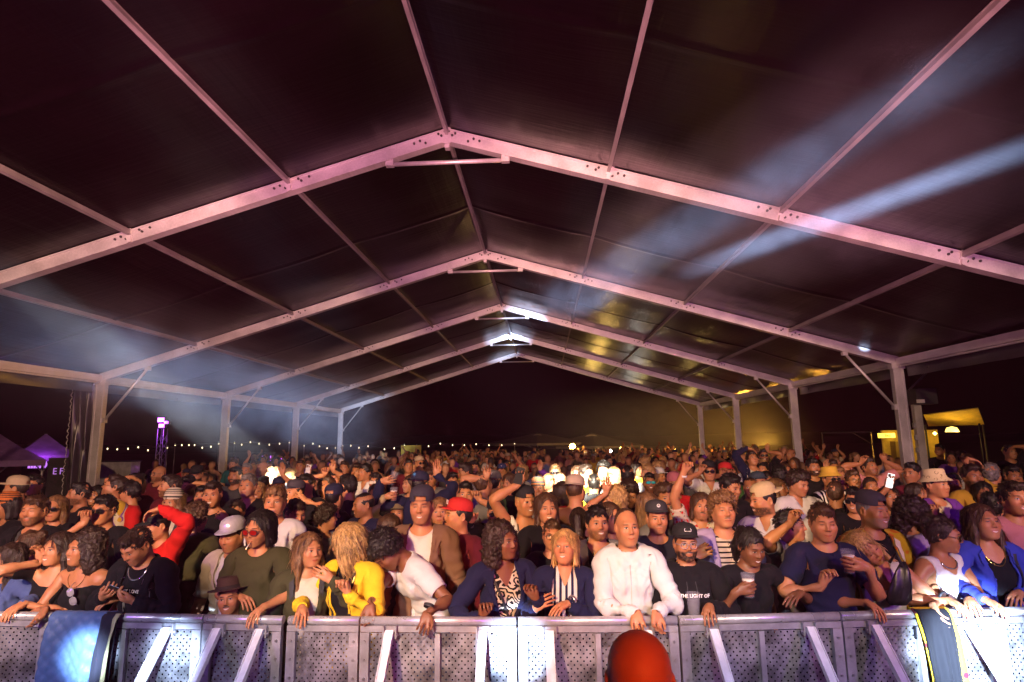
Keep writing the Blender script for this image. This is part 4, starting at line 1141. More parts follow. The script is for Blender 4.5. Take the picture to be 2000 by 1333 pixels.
def garment(fem, kind, lod, under=False):
    k = (fem, kind, lod, "cut", under)
    if k in TOPS: return TOPS[k]
    fit = {"tee": "tee", "vneck": "tee", "tank": "tight", "strap": "tight", "long": "shirt", "collar": "shirt", "shortcollar": "tee", "hoodie": "hoodie", "jacket": "jacket", "blazer": "jacket", "openshirt": "jacket", "fitted": "tight", "crop": "tight", "inner": "tight"}[kind]
    if under: fit = "tight"
    V, Q = top_raw(fem, fit, lod); x, y, z = np.abs(V[:, 0]), V[:, 1], V[:, 2]
    rn = np.sqrt(x ** 2 + (y - .028) ** 2)
    c = z - .80
    if kind in ("collar", "jacket", "hoodie", "blazer", "openshirt", "shortcollar"):
        top = {"collar": 1.512, "jacket": 1.510, "hoodie": 1.50, "blazer": 1.49}.get(kind, 1.505)
        c = np.minimum(c, np.where(rn < .092, top - z + np.clip(-y, 0, .1) * -.15, 1))
    else:
        Rn = {"tank": .10, "strap": .10, "long": .084, "crop": .11}.get(kind, .087)
        if kind in ("crop", "tank", "strap"): c = np.minimum(c, np.where(z > 1.41, np.hypot(x, (y - .022) * np.where(y < .02, .78, 1.)) - Rn, 1))
        else:
            dep = np.where(y < .02, .072, .045)
            e = np.sqrt((x / Rn) ** 2 + ((y - .022) * np.where(y < .02, .62, 1.) / Rn) ** 2 + (np.clip(1.505 - z, 0, 1) / dep) ** 2)
            c = np.minimum(c, np.where(z > 1.40, (e - 1) * .06, 1))
    if kind in ("tee", "vneck", "fitted", "inner", "crop", "shortcollar"): c = np.minimum(c, np.where(z > 1.2, (.365 if kind != "inner" else .22) - x, 1))
    elif kind in ("tank", "strap"): c = np.minimum(c, np.where(z > 1.2, .155 - x - .35 * np.clip(1.42 - z, 0, .06), 1))
    elif kind == "openshirt": c = np.minimum(c, np.where(z > 1.2, .44 - x, 1))
    else: c = np.minimum(c, .715 - x)
    f = y < .0
    if kind == "vneck": c = np.minimum(c, np.where(f & (x < .1), (x - (z - 1.345) * .62) * 3, 1))
    if kind == "tank": c = np.minimum(c, np.where(rn < .2, np.hypot(x * 1.1, np.where(f, (z - 1.53) * .55, (z - 1.53) * .9)) - .085, 1))
    if kind == "strap": c = np.minimum(c, np.where(x < .10, (1.335 if fem else 1.33) + .25 * np.clip(x - .03, 0, .1) - z + np.where(x > .075, .2, 0), 1))
    if kind == "crop": c = np.minimum(c, 1.375 + .1 * x - z)
    if kind in ("collar", "shortcollar"): c = np.minimum(c, np.where(f & (x < .1), (x - (z - 1.38) * .45) * 3, 1))
    if kind in ("jacket", "openshirt"): c = np.minimum(c, np.where(f, (x - .042 - .045 * sst(1.0, 1.4, z)) * 2, 1))
    if kind == "blazer": c = np.minimum(c, np.where(f, (x - .012 - .085 * sst(.98, 1.36, z) * (1 - .3 * sst(1.38, 1.5, z))) * 2, 1))
    v, q = clip_mesh(V, Q, c, 0)
    v, q = decimate(v, q, (.62, .26, .10)[lod], False)
    if lod < 2: v, q = clip_mesh(v, q, np.ones(len(v)), .009)
    TOPS[k] = (v, q, weights(v)); return TOPS[k]
TROUS = {}
for fem in (False, True):
    V, Q = template_trousers(fem); c = np.minimum(1.03 - V[:, 2], V[:, 2] - .07)
    for lod, r in ((0, .7), (1, .35), (2, .16)):
        v, q = decimate(V, Q, r); v, q = clip_mesh(v, q, np.minimum(1.03 - v[:, 2], v[:, 2] - .07), 0); TROUS[(fem, lod)] = (v, q, weights(v))

# ---------------------------------------------------------------- hair, hats and glasses, built round the head at rest
HAIRS = {}
def hair_mesh(style, var, lod):
    k = (style, var, lod)
    if k in HAIRS: return HAIRS[k]
    h = (.0075, .011, .019)[lod]
    longs = style in ("long", "bigcurl", "wild", "bob", "longwave")
    z0 = {"long": 1.34, "longwave": 1.32, "bigcurl": 1.42, "wild": 1.42, "bob": 1.49, "pony": 1.42}.get(style, 1.53)
    F = Field(steps((0, .20, h)), steps((-.17, .24, h)), steps((z0 - .02, 1.86, h)))
    t = {"buzz": .003, "short": .007, "side": .009, "fade": .005, "curly": .022, "afro": .030, "crop": .012, "bald": .003}.get(style, .012)
    F.ell((0, .018, 1.662), (.0745 + t, .097 + t, .095 + t * (1.25 if style not in ("buzz", "bald") else 1)), .01)
    if style in ("short", "side", "fade", "crop", "curly"): F.ell((0, -.045, 1.735), (.055, .045, .024 + t * .5), .03)
    if style == "afro": F.ell((0, .02, 1.69), (.105, .115, .10), .03)
    if style == "curly": F.ell((0, -.02, 1.735), (.085, .085, .045), .03)
    if style in ("long", "longwave"):
        F.cone((.062, .02, 1.70), (.085, .012, 1.56), .030, .034, .03, flat=(.8, 1.25, 1)); F.cone((.085, .012, 1.56), (.100, -.020, 1.37), .034, .022, .03, flat=(.8, 1.3, 1))
        F.cone((.02, .075, 1.68), (.04, .085, 1.42), .055, .040, .04, flat=(1.4, .8, 1))
    if style == "bob":
        F.cone((.064, .02, 1.70), (.080, .005, 1.53), .030, .026, .03, flat=(.8, 1.4, 1)); F.cone((.02, .07, 1.68), (.03, .075, 1.54), .055, .045, .04, flat=(1.3, .8, 1))
    if style == "bigcurl":
        F.ell((.075, .03, 1.60), (.062, .085, .10), .04); F.ell((0, .06, 1.68), (.12, .095, .11), .04); F.ell((.09, .03, 1.51), (.055, .07, .08), .04)
    if style == "wild":
        F.ell((.05, .0, 1.66), (.085, .115, .12), .04); F.ell((.085, -.03, 1.56), (.04, .06, .12), .04); F.ell((0, .06, 1.62), (.09, .08, .14), .04)
    if style == "pony":
        F.ell((0, .12, 1.70), (.030, .032, .030), .02); F.cone((0, .135, 1.69), (0, .16, 1.55), .034, .040, .02); F.cone((0, .16, 1.55), (0, .145, 1.45), .040, .016, .02)
    if style == "bun": F.ell((0, .105, 1.735), (.042, .042, .040), .02)
    V, Q = F.mesh()
    x, y, z = np.abs(V[:, 0]), V[:, 1], V[:, 2]
    hi = {"bald": (1.60, 1.64, 1.72, 1.80, 1.83), "buzz": (1.578, 1.60, 1.622, 1.70, 1.712), "wild": (1.3, 1.3, 1.3, 1.712, 1.722)}.get(style, (1.572, 1.60, 1.625, 1.692, 1.712))
    if longs: hi = (1.0, 1.0, 1.2, 1.68, 1.708)
    if style in ("pony", "bun"): hi = (1.0, 1.575, 1.64, 1.70, 1.712)
    zl = np.interp(-y, [-.10, -.03, .015, .058, .10], hi)
    side = np.clip((x - .05) / .03, 0, 1)
    c = z - zl - .004 * np.sin(x * 160 + var * 2)
    if longs:
        face = np.hypot(x / (.064 if style != "wild" else .050), (z - 1.615) / .105)
        c = np.where(y < -.015, np.minimum(np.where(z > 1.70, c, 9), (face - 1) * .06), 1.)
        c = np.where((z < 1.53) & (x < .045) & (y < .03), -.05, c)
    V, Q = clip_mesh(V, Q, c, .006 if lod < 2 else 0)
    N = vnormals(V, Q)
    if style in ("curly", "afro", "bigcurl"): d = vnoise(V * 62 + var * 7, 11 + var) * .011 + vnoise(V * 130 + var, 12) * .005
    elif style in ("wild", "longwave"): d = vnoise(V * np.array([60, 60, 13]) + 1.5 * vnoise(V * 16, 5)[:, None] + var * 5, 13) * .008 + vnoise(V * np.array([120, 120, 18]) + var, 14) * .004
    elif longs or style in ("pony",): d = vnoise(V * np.array([85, 85, 7]) + var * 5, 15) * .0045
    elif style in ("buzz", "bald"): d = vnoise(V * 150, 3) * .0006
    else: d = vnoise(V * np.array([70, 34, 60]) + var * 9, 16) * .006 + vnoise(V * np.array([22, 22, 22]) + var * 3, 17) * .006
    V = V + N * d[:, None]
    if var % 2: V[:, 0] *= -1; Q = Q[:, ::-1]
    if lod < 2 and style not in ("buzz", "bald"):
        rg = np.random.default_rng(var * 17 + len(style)); cnt = {"long": 260, "longwave": 300, "bob": 240, "pony": 170, "bun": 150, "wild": 460, "bigcurl": 420, "curly": 340, "afro": 380}.get(style, 300) * (5 if lod == 0 else 1) // 3
        N = vnormals(V, Q); pick = rg.choice(len(V), cnt); base = V[pick]; nn = N[pick]
        curl = style in ("curly", "afro", "bigcurl")
        flow = np.tile(np.array([[0, .25, -1.]]), (cnt, 1)) if longs or style in ("pony", "bun") else np.stack([rg.normal(0, .35, cnt), np.where(base[:, 1] < 0, -.3, .8), np.full(cnt, -.35)], 1)
        if style in ("short", "crop"): flow = np.where((base[:, 2] > 1.72)[:, None], np.stack([rg.normal(0, .6, cnt), -.6 + rg.normal(0, .4, cnt), rg.normal(.3, .3, cnt)], 1), flow)
        if curl: flow = rg.normal(0, 1, (cnt, 3))
        flow = flow - nn * (flow * nn).sum(1)[:, None]; flow /= np.maximum(np.linalg.norm(flow, axis=1), 1e-6)[:, None]
        side = np.cross(nn, flow); ln = {"long": .10, "longwave": .09, "wild": .10, "bob": .07, "pony": .05, "bun": .03}.get(style, .028) * rg.uniform(.6, 1.3, cnt)[:, None]
        wd = (.0036 if longs else .0034) * (1 if lod == 0 else 1.6) * rg.uniform(.6, 1.3, cnt)[:, None]; lift = (.010 if curl else .004 if longs else .007) * rg.uniform(.3, 1.4, cnt)[:, None]
        if curl: ln = ln * .9
        b0 = base - nn * .002; p1 = base + flow * ln * .5 + nn * lift; p2 = base + flow * ln + nn * (lift * (.2 if longs else 1.1)) + side * wd * rg.normal(0, 1.2, cnt)[:, None]
        T5 = np.stack([b0 - side * wd, b0 + side * wd, p1 + side * wd * .8 , p1 - side * wd * .8, p2], 1).reshape(-1, 3); o5 = len(V) + np.arange(cnt)[:, None] * 5
        if Q.shape[1] == 4: Tq = np.concatenate([o5 + [0, 1, 2, 3], o5 + [3, 2, 4, 4]])
        V = np.concatenate([V, T5]); tri = np.concatenate([o5 + [0, 1, 2], o5 + [0, 2, 3], o5 + [3, 2, 4]])
        Q = np.concatenate([Q[:, :3], Q[:, [0, 2, 3]], tri])
    HAIRS[k] = np_mesh("hair", V, Q, M["hair"], rest=V); return HAIRS[k]
def rigid_cap(kind, lod):
    """hats in head-rest space"""
    k = ("hat", kind, lod)
    if k in HAIRS: return HAIRS[k]
    b = MB(); seg = (28, 18, 12)[lod]
    if kind in ("cap", "flatcap"):
        b.lathe([(.0885, 1.688), (.0895, 1.700), (.088, 1.73), (.078, 1.758), (.055, 1.776), (.025, 1.784), (.001, 1.786)], seg, c=(0, .012, 0), sx=1.0, sy=1.20)
        n = 14
        gone = [f for f in b.bm.faces if f.calc_center_median().y > 0 and abs(f.calc_center_median().x) < .036 and 1.70 < f.calc_center_median().z < 1.735]
        bmesh.ops.delete(b.bm, geom=gone, context="FACES")
        vs = {}
        for i in range(n + 1):
            a = math.pi * i / n
            for j in range(5):
                t = j / 4; xx = .078 * math.cos(a) * (1 - .0 * t); y0 = .012 - 1.2 * .0895 * math.sqrt(max(0, 1 - (xx / .0895) ** 2))
                ln = .070 * math.sin(a) ** .6 if 0 < i < n else 0
                yy = y0 - ln * t; zz = 1.698 - .010 * t - (0.16 if kind == "cap" else .02) * xx * xx * 10 * (.4 + t * .6) * .5
                for s, dz in ((0, .003), (1, -.002)): vs[(i, j, s)] = b.bm.verts.new((xx, yy, zz + dz))
        for s in (0, 1):
            for i in range(n):
                for j in range(4): f = b.bm.faces.new((vs[(i, j, s)], vs[(i + 1, j, s)], vs[(i + 1, j + 1, s)], vs[(i, j + 1, s)])); f.smooth = True
        for i in range(n): b.bm.faces.new((vs[(i, 4, 0)], vs[(i + 1, 4, 0)], vs[(i + 1, 4, 1)], vs[(i, 4, 1)]))
        b.lathe([(.001, .004), (.008, .002), (.009, -.002)], 8, c=(0, .012, 1.787))
    elif kind == "beanie":
        b.lathe([(.087, 1.672), (.092, 1.680), (.092, 1.715), (.088, 1.722), (.087, 1.74), (.074, 1.772), (.045, 1.792), (.001, 1.80)], seg, c=(0, .014, 0), sy=1.18)
    elif kind == "bucket":
        b.lathe([(.132, 1.668), (.128, 1.674), (.096, 1.705), (.090, 1.72), (.086, 1.765), (.078, 1.782), (.001, 1.788)], seg, c=(0, .010, 0), sy=1.14)
        b.lathe([(.132, 1.668), (.095, 1.700)], seg, c=(0, .010, 0), sy=1.14)
    elif kind == "fedora":
        b.lathe([(.155, 1.702), (.158, 1.706), (.130, 1.700), (.093, 1.706), (.091, 1.735), (.086, 1.775), (.070, 1.795), (.035, 1.790), (.001, 1.786)], seg, c=(0, .010, 0), sy=1.14)
        b.lathe([(.155, 1.702), (.093, 1.703)], seg, c=(0, .010, 0), sy=1.14)
    elif kind == "visor":
        b.lathe([(.087, 1.672), (.089, 1.70), (.086, 1.72)], seg, c=(0, .014, 0), sy=1.18)
    me = b.mesh(kind, M["felt"]); HAIRS[k] = me; return me
def band_mesh(kind):
    k = ("band", kind)
    if k not in HAIRS:
        b = MB()
        if kind == "hat_band": b.lathe([(.0945, 1.707), (.0945, 1.729), (.092, 1.731)], 26, c=(0, .010, 0), sy=1.14)
        if kind == "beanie_stripe":
            for z in (1.735, 1.753, 1.77): r = {1.735: .089, 1.753: .0845, 1.77: .077}[z]; b.lathe([(r, z - .004), (r + .0025, z), (r - .003, z + .004)], 24, c=(0, .014, 0), sy=1.18)
            b.lathe([(.0935, 1.690), (.0940, 1.697), (.0935, 1.704)], 24, c=(0, .014, 0), sy=1.18)
        HAIRS[k] = b.mesh(kind, M["felt"])
    return HAIRS[k]
def glasses_mesh(kind, part):
    k = ("gl", kind, part)
    if k in HAIRS: return HAIRS[k]
    b = MB(); w, h = {"round": (.023, .021), "sun": (.027, .020), "visor": (.034, .019)}[kind]
    for s in (-1, 1):
        c = np.array([s * (.032 if kind != "visor" else .030), -.1115, 1.640])
        pts = [c + np.array([w * math.copysign(abs(math.cos(a)) ** .8, math.cos(a)), .010 * (math.cos(a) * s) ** 2 * (1 if math.cos(a) * s > 0 else 0), h * math.copysign(abs(math.sin(a)) ** .9, math.sin(a))]) for a in np.linspace(0, 2 * math.pi, 17)]
        if part == "lens":
            vs = [b.bm.verts.new(p + [0, .001, 0]) for p in pts[:-1]]; vc = b.bm.verts.new(c + [0, -.004, 0])
            for i in range(16): f = b.bm.faces.new((vc, vs[i], vs[(i + 1) % 16])); f.smooth = True
        else:
            b.tube(pts, .0022 if kind == "round" else .003, 5, cap=False)
            b.tube([c + [s * w, .006, .004], (s * .076, -.06, 1.645), (s * .084, .015, 1.642)], .002, 5)
    if part == "frame": b.tube([(-.010, -.1135, 1.645), (0, -.117, 1.648), (.010, -.1135, 1.645)], .002, 5)
    HAIRS[k] = b.mesh("glasses", M["plastic"] if part == "frame" else M["lens"]); return HAIRS[k]

# ---------------------------------------------------------------- one person
SKINS = {"fair": (.52, .26, .15), "light": (.45, .200, .092), "tan": (.35, .150, .066), "brown": (.19, .078, .035), "dark": (.10, .045, .026)}
HC = {"black": (.010, .008, .007), "dark": (.026, .015, .010), "brown": (.065, .033, .017), "light": (.17, .090, .040), "blond": (.42, .26, .10), "grey": (.17, .16, .155), "ginger": (.20, .075, .02)}
CC = {"black": (.007, .007, .009), "navy": (.012, .014, .046), "white": (.60, .585, .565), "cream": (.55, .48, .37), "olive": (.050, .048, .022), "brown": (.17, .095, .055), "grey": (.16, .155, .16), "dgrey": (.05, .05, .055), "maroon": (.10, .010, .018),
      "red": (.50, .015, .015), "yellow": (.72, .46, .02), "mustard": (.50, .30, .03), "blue": (.035, .05, .36), "denim": (.06, .09, .22), "purple": (.15, .04, .30), "pink": (.55, .22, .22), "beige": (.42, .31, .20), "green": (.05, .14, .04), "teal": (.02, .12, .14), "orange": (.5, .13, .02), "lilac": (.35, .28, .45)}
def cc(c): return CC[c] if isinstance(c, str) else c
CAST = []
def P(x, y, h, label, fem=0, hair="short", hc="dark", skin="light", top=(("tee", "black"),), yaw=0, pitch=0, roll=0, body=None, lean=0, beard=0, mou=0, smile=0, closed=0, hat=None, gl=None, arms=(), lod=None, slim=1., group=None, seed=None, zmin=None, held=(), name="person", trousers="black", hatback=False, twist=0, d=None):
    CAST.append(dict(locals()))
def barrier_y(x):
    return float(np.interp(x, [j[0] for j in J], [j[1] for j in J]))
def build_person(p, d_fix=None):
    x, y, h = p["x"], p["y"], p["h"]
    fem = bool(p["fem"]); lod = p["lod"]
    if lod is None: lod = 0 if h >= 52 else (1 if h >= 29 else 2)
    pose = Pose(); by = p["body"] if p["body"] is not None else .45 * p["yaw"]
    hy = p["yaw"] - by
    Rz = rot("z", by)
    ln = p["lean"]
    pose.loc["spine"] = rot("x", ln * .5); pose.loc["chest"] = rot("y", p["twist"]) @ rot("x", ln * .5)
    hd = rot("z", hy) @ rot("y", p["roll"]) @ rot("x", p["pitch"] - ln)
    ax = Matrix(hd.tolist()).to_quaternion(); half = ax.copy(); half.angle = ax.angle * .4 if ax.angle else 0
    hm = np.array(half.to_matrix()); pose.loc["neck"] = hm; pose.loc["head"] = hm.T @ hd
    pose.solve()
    hc = pose.P[BI["head"]] + pose.R[BI["head"]] @ (np.array([0, -.02, 1.64]) - REST[BI["head"]])
    d = F_PX * .238 / h
    if p.get("d"): d = p["d"]
    r = ray(x, y); s = 1.
    z = CAM_H + r[2] * d; s = z / hc[2]
    lo, hi = (.86, 1.02) if fem else (.92, 1.10)
    drop = 0.
    if not (lo <= s <= hi):
        s2 = min(max(s, lo), hi); d2 = (s2 * hc[2] - CAM_H) / r[2] if abs(r[2]) > 1e-4 else d
        if d * .8 < d2 < d * 1.3: d = d2; s = s2
        else:
            d = min(max(d2, d * .8), d * 1.3) if d2 > 0 else d
            z = CAM_H + r[2] * d
            if z < s2 * hc[2]: s = s2; drop = (s2 * hc[2] - z) / s2
            else: s = min(z / hc[2], hi + .06)
    if not p.get("pit"):
        for _ in range(12):
            pos = CAM + r * d; rt = pos - s * (Rz @ hc)
            need = barrier_y(rt[0]) + .285 - rt[1]
            if need <= 0: break
            d += need * 1.02; z = CAM_H + r[2] * d
            s = z / (hc[2] - drop)
            if s < lo: drop = hc[2] - z / lo; s = lo
    pos = CAM + r * d
    if drop > 0:
        drop = min(drop, .62); a = math.degrees(math.acos(max(-1, min(1, (.82 - drop) / .82))))
        for sd in "LR": pose.loc["thigh" + sd] = rot("x", -a); pose.loc["shin" + sd] = rot("x", 2 * a); pose.loc["foot" + sd] = rot("x", -a)
        pose.drop = drop; hc = hc - [0, 0, drop]
    root = pos - s * (Rz @ hc); root[2] = 0.
    inv = lambda wpt: Rz.T @ (np.asarray(wpt, float) - root) / s
    invd = lambda v: Rz.T @ np.asarray(v, float)
    back = abs(((by + 180) % 360) - 180) > 90
    for sd in "LR":
        sx = 1 if sd == "L" else -1
        pose.arm(sd, (sx * .27, -.10, .92 - pose.drop), (sx * .5, .8, -.2), fing=(sx * -.1, -.2, -1), palm=(-sx, 0, 0)); pose.curl(sd, 28)
    items = []
    for a in p["arms"]:
        img, kind = a[0], a[1]; sd = ("L" if img == "r" else "R") if not back else ("R" if img == "r" else "L"); sx = 1 if sd == "L" else -1
        wx = 1 if img == "r" else -1
        if kind == "rail":
            k = next((i for i in range(len(jp) - 1) if jp[i][0] <= a[2] < jp[i + 1][0]), 0)
            t = (a[2] - jp[k][0]) / (jp[k + 1][0] - jp[k][0]); q = J[k] + (J[k + 1] - J[k]) * t
            w = np.array([q[0], q[1] + .045, BH + .035]); down = a[3] if len(a) > 3 else 0
            fg = invd((-.25 * wx, -1, -.35 - down)); pm = invd((0, -.35 - down, -1 + .5 * down))
            if down: w = w + np.array([0, -.055, -.01])
            pose.arm(sd, inv(w), invd((wx * .8, .5, -.4)), fing=fg, palm=pm); pose.curl(sd, 18 + (len(a) > 4 and a[4] or 8), 12)
            continue
        px, py = a[2], a[3]; dd = a[4] if len(a) > 4 else .12; cu = a[5] if len(a) > 5 else 25
        c = at_y(px, py, max(pos[1] - dd, barrier_y(pos[0]) + .05))
        if kind == "up": fg, pm, po = (wx * .05, -.1, 1), (0, -1, 0), (wx * 1, -.4, -.6)
        elif kind == "over": fg, pm, po = (-wx * .9, -.3, -.3), (0, -.3, -1), (wx * 1, -.2, .5)
        elif kind == "cup": fg, pm, po = (-wx, -.12, .18), (.0, 1, 0), (wx * .5, .3, -1)
        elif kind == "cupup": fg, pm, po = (-wx, -.12, .18), (.0, 1, 0), (wx * 1, -.2, -.7)
        elif kind == "phone": fg, pm, po = (-wx * .25, -.1, 1), (0, -1, -.1), (wx * .8, -.1, -1)
        elif kind == "chest": fg, pm, po = (-wx * .8, -.2, .55), (-wx * .3, .6, -.2), (wx * .8, .4, -1)
        elif kind == "fist": fg, pm, po = (-wx * .2, -.3, 1), (-wx * .3, -.9, 0), (wx * .9, .1, -.8)
        elif kind == "text": fg, pm, po = (-wx * .75, -.5, .35), (-wx * .1, .55, .8), (wx * .9, .5, -.6)
        elif kind == "low": fg, pm, po = (-wx * .8, -.6, -.25), (-wx * .1, .1, -1), (wx * .8, .4, -.6)
        fg, pm = unit(fg), unit(pm)
        hand_c = c - pm * .05 if kind in ("cup", "cupup") else c - pm * .022 if kind == "phone" else c
        w = hand_c - fg * .085 * s
        S0 = root + s * (Rz @ pose.P[BI["upper" + sd]])
        if kind in ("up", "over", "fist", "phone", "cupup") and w[2] > S0[2]: pose.loc["clav" + sd] = rot("y", -sx * 24) if False else rot("y", -sx * 22)
        pose.arm(sd, inv(w), invd(po), fing=invd(fg), palm=invd(pm))
        pose.curl(sd, cu, 22 if kind in ("cup", "cupup", "phone") else 12, spread=-5 if kind == "up" and cu < 20 else 0)
        items.append((a, sd))
    V, Q, Wt = SKIN[(fem, lod)]
    W_ = lambda v, w: pose.apply(v, w) * np.array([p["slim"], 1, 1])
    def mk(name, V, Q, Wt, mat): return np_mesh(name, W_(V, Wt), Q, mat, rest=V)
    o = link_mesh(p["name"], mk("person", V, Q, Wt, M["skin"])); o.location = root; o.rotation_euler = (0, 0, math.radians(by)); o.scale = (s, s, s)
    tag(o, p["label"], "person", p["group"] or "spectators crowding the tent floor")
    o.color = SKINS[p["skin"]] + (1,); o["hairc"] = list(HC[p["hc"]])
    for k, v in (("beard", p["beard"]), ("moustache", p["mou"] or p["beard"] * .9), ("smile", p["smile"]), ("closed", p["closed"]), ("lip", .75 if fem else .45)): o[k] = float(v)
    dress(o, p, fem, lod, pose, mk)
    p.update(obj=o, pose=pose, root=root, s=s, by=by, lodd=lod, Rz=Rz, dist=d)
    for a, sd in items:
        if len(a) > 6: hold(p, a, sd)
    return o
def dress(o, p, fem, lod, pose, mk):
    k = 0
    for g in p["top"]:
        kind, col = g[0], g[1]; pat = g[2] if len(g) > 2 else None
        v, q, w = garment(fem, kind, lod, len(p["top"]) > 1 and g is not p["top"][0])
        nm = {"tee": "t_shirt", "vneck": "t_shirt", "tank": "tank_top", "strap": "strap_top", "long": "jumper", "collar": "shirt", "shortcollar": "tee", "hoodie": "hoodie", "jacket": "jacket", "blazer": "blazer", "openshirt": "open_shirt", "fitted": "top", "crop": "top", "inner": "t_shirt"}[kind]
        c = link_mesh(nm, mk(nm, v, q, w, M["cloth_" + str(pat)]), None, o); c.color = cc(col) + (1,)
        c["second"] = list(cc(g[3] if len(g) > 3 else "black"))
        p.setdefault("clothes", []).append(c)
    v, q, w = TROUS[(fem, lod)]
    c = link_mesh("trousers", mk("trousers", v, q, w, M["cloth_None"]), None, o); c.color = cc(p["trousers"]) + (1,)
    headgear(o, p, fem, lod, pose)
def headgear(o, p, fem, lod, pose):
    R, Pp = pose.R[BI["head"]], pose.P[BI["head"]]
    T = np.eye(4); T[:3, :3] = R; T[:3, 3] = Pp - R @ REST[BI["head"]]; T = Matrix(T.tolist())
    def put(me, name, col, sc=1., extra=None):
        c = link_mesh(name, me, None, o); c.matrix_parent_inverse = Matrix.Identity(4); c.matrix_basis = T @ extra if extra else T; c.color = tuple(col) + (1,); return c
    sd = p["seed"] if p["seed"] is not None else int(p["x"] * 7 + p["y"]) % 4
    st = p["hair"]; hat = p["hat"]
    if st and st != "none":
        style = st
        if hat and st in ("curly", "afro", "short", "side", "fade", "crop"): style = "buzz"
        put(hair_mesh(style, sd, lod), "hair", HC[p["hc"]])
    if hat:
        kind, col = hat[0], cc(hat[1]); ex = None
        if p["hatback"]: ex = Matrix.Translation((0, .02, 0)) @ Matrix.Rotation(math.pi, 4, "Z") @ Matrix.Translation((0, -.008, 0))
        tilt = Matrix.Translation((0, 0, 1.70)) @ Matrix.Rotation(math.radians(-6 if not p["hatback"] else 8), 4, "X") @ Matrix.Translation((0, 0, -1.70))
        ex = tilt @ ex if ex else tilt
        nm = {"cap": "cap", "flatcap": "cap", "beanie": "beanie", "bucket": "bucket_hat", "fedora": "felt_hat", "visor": "headband"}[kind]
        hm = put(rigid_cap(kind, lod), nm, col, extra=ex)
        if len(hat) > 2 and hat[2] == "foil": hm.data = hm.data.copy(); hm.data.materials[0] = M["foil"]
        if len(hat) > 2 and hat[2] == "print": hm.data = hm.data.copy(); hm.data.materials[0] = M["hat_print"]
        p["hat_obj"] = hm
        if kind == "fedora": b = link_mesh("hat_band", band_mesh("hat_band"), None, hm); b.color = (.02, .01, .01, 1)
        if kind == "beanie" and len(hat) > 2: b = link_mesh("stripe_set", band_mesh("beanie_stripe"), None, hm); b.color = cc(hat[2]) + (1,)
    if p["gl"]:
        kind = p["gl"][0]; f = put(glasses_mesh(kind, "frame"), "glasses", p["gl"][1])
        if kind != "round": l = link_mesh("lens_pair", glasses_mesh(kind, "lens"), None, f); l.color = tuple(p["gl"][2] if len(p["gl"]) > 2 else (.012, .010, .012)) + (1,)
def hand_frame(p, sd):
    """world matrix of the hand bone"""
    po = p["pose"]; i = BI["hand" + sd]; R = p["Rz"] @ po.R[i]; q = p["root"] + p["s"] * (p["Rz"] @ po.P[i]); return R, q
b = MB(); b.lathe([(.028, 0), (.030, .004), (.036, .10), (.040, .128), (.042, .130), (.0405, .131), (.0385, .128), (.029, .006), (.001, .006)], 18); cup_me = b.mesh("cup", M["cup"])
b = MB(); b.lathe([(.001, .008), (.0278, .008), (.0340, .088), (.001, .088)], 16); beer_me = b.mesh("beer", M["beer"])
b = MB(); b.lathe([(.001, .101), (.033, .100), (.0335, .089), (.001, .089)], 16); foam_me = b.mesh("foam", M["foam"])
b = MB(); b.box((0, 0, 0), (.074, .009, .152)); bmesh.ops.bevel(b.bm, geom=b.bm.edges[:], offset=.003, segments=2, affect="EDGES"); phone_me = b.mesh("phone", None)
b = MB(); b.box((-.018, -.0055, .052), (.026, .004, .030)); cam_me = b.mesh("camera_bump", M["dark"])
b = MB(); b.box((0, .0052, 0), (.068, .001, .144)); scr_me = b.mesh("screen", glow("phone_screen", (.5, .6, 1), 1.0, (.1, .1, .1)))
b = MB(); b.box((0, -.0052, 0), (.068, .001, .144)); scrf_me = b.mesh("screen", glow("bright_phone_screen", (1, .96, .92), 1.3, (.5, .5, .5)))
M["phone_case"] = tinted("phone_case", .35); phone_me.materials.append(M["phone_case"])
def hold(p, a, sd):
    R, q = hand_frame(p, sd); s = p["s"]; sx = 1 if sd == "L" else -1
    what, lab = a[6], a[7]; palm = R @ np.array([0, 0, -1.]); fing = R @ np.array([sx, 0, 0.])
    c = q + fing * .085 * s
    if what.startswith("phone"):
        col = {"phone": (.03, .05, .12), "phone_white": (.8, .8, .8), "phone_dark": (.02, .02, .022), "phone_lit": (.7, .7, .7)}[what]
        o = link_mesh("phone", phone_me, None, None); pos = c + palm * .030
        zax = unit(fing); yax = -unit(palm - zax * (palm @ zax)); xax = np.cross(yax, zax)
        if a[1] == "text": yax = -yax; xax = np.cross(yax, zax); pos = c + palm * .026
        if a[1] == "over" or what == "phone" and len(a) > 8: zax, xax = xax, -zax
        o.matrix_world = Matrix([[xax[i], yax[i], zax[i], pos[i]] for i in range(3)] + [[0, 0, 0, 1]]); o.color = col + (1,)
        link_mesh("camera_bump", cam_me, None, o)
        if what == "phone_lit": link_mesh("screen", scrf_me, None, o)
        else: link_mesh("screen", scr_me, None, o)
        tag(o, lab, "phone", "phones held up in the crowd")
    else:
        o = link_mesh("beer_cup", cup_me, None, None); pos = c + palm * .048 - np.array([0, 0, .06])
        tilt = Matrix.Rotation(math.radians(a[8] if len(a) > 8 else 0), 4, "Y"); o.matrix_world = Matrix.Translation(pos) @ tilt; o.scale = (1.12, 1.12, 1.12)
        if what == "beer": link_mesh("beer", beer_me, None, o); link_mesh("foam", foam_me, None, o)
        tag(o, lab, "cup", "plastic cups in the crowd")
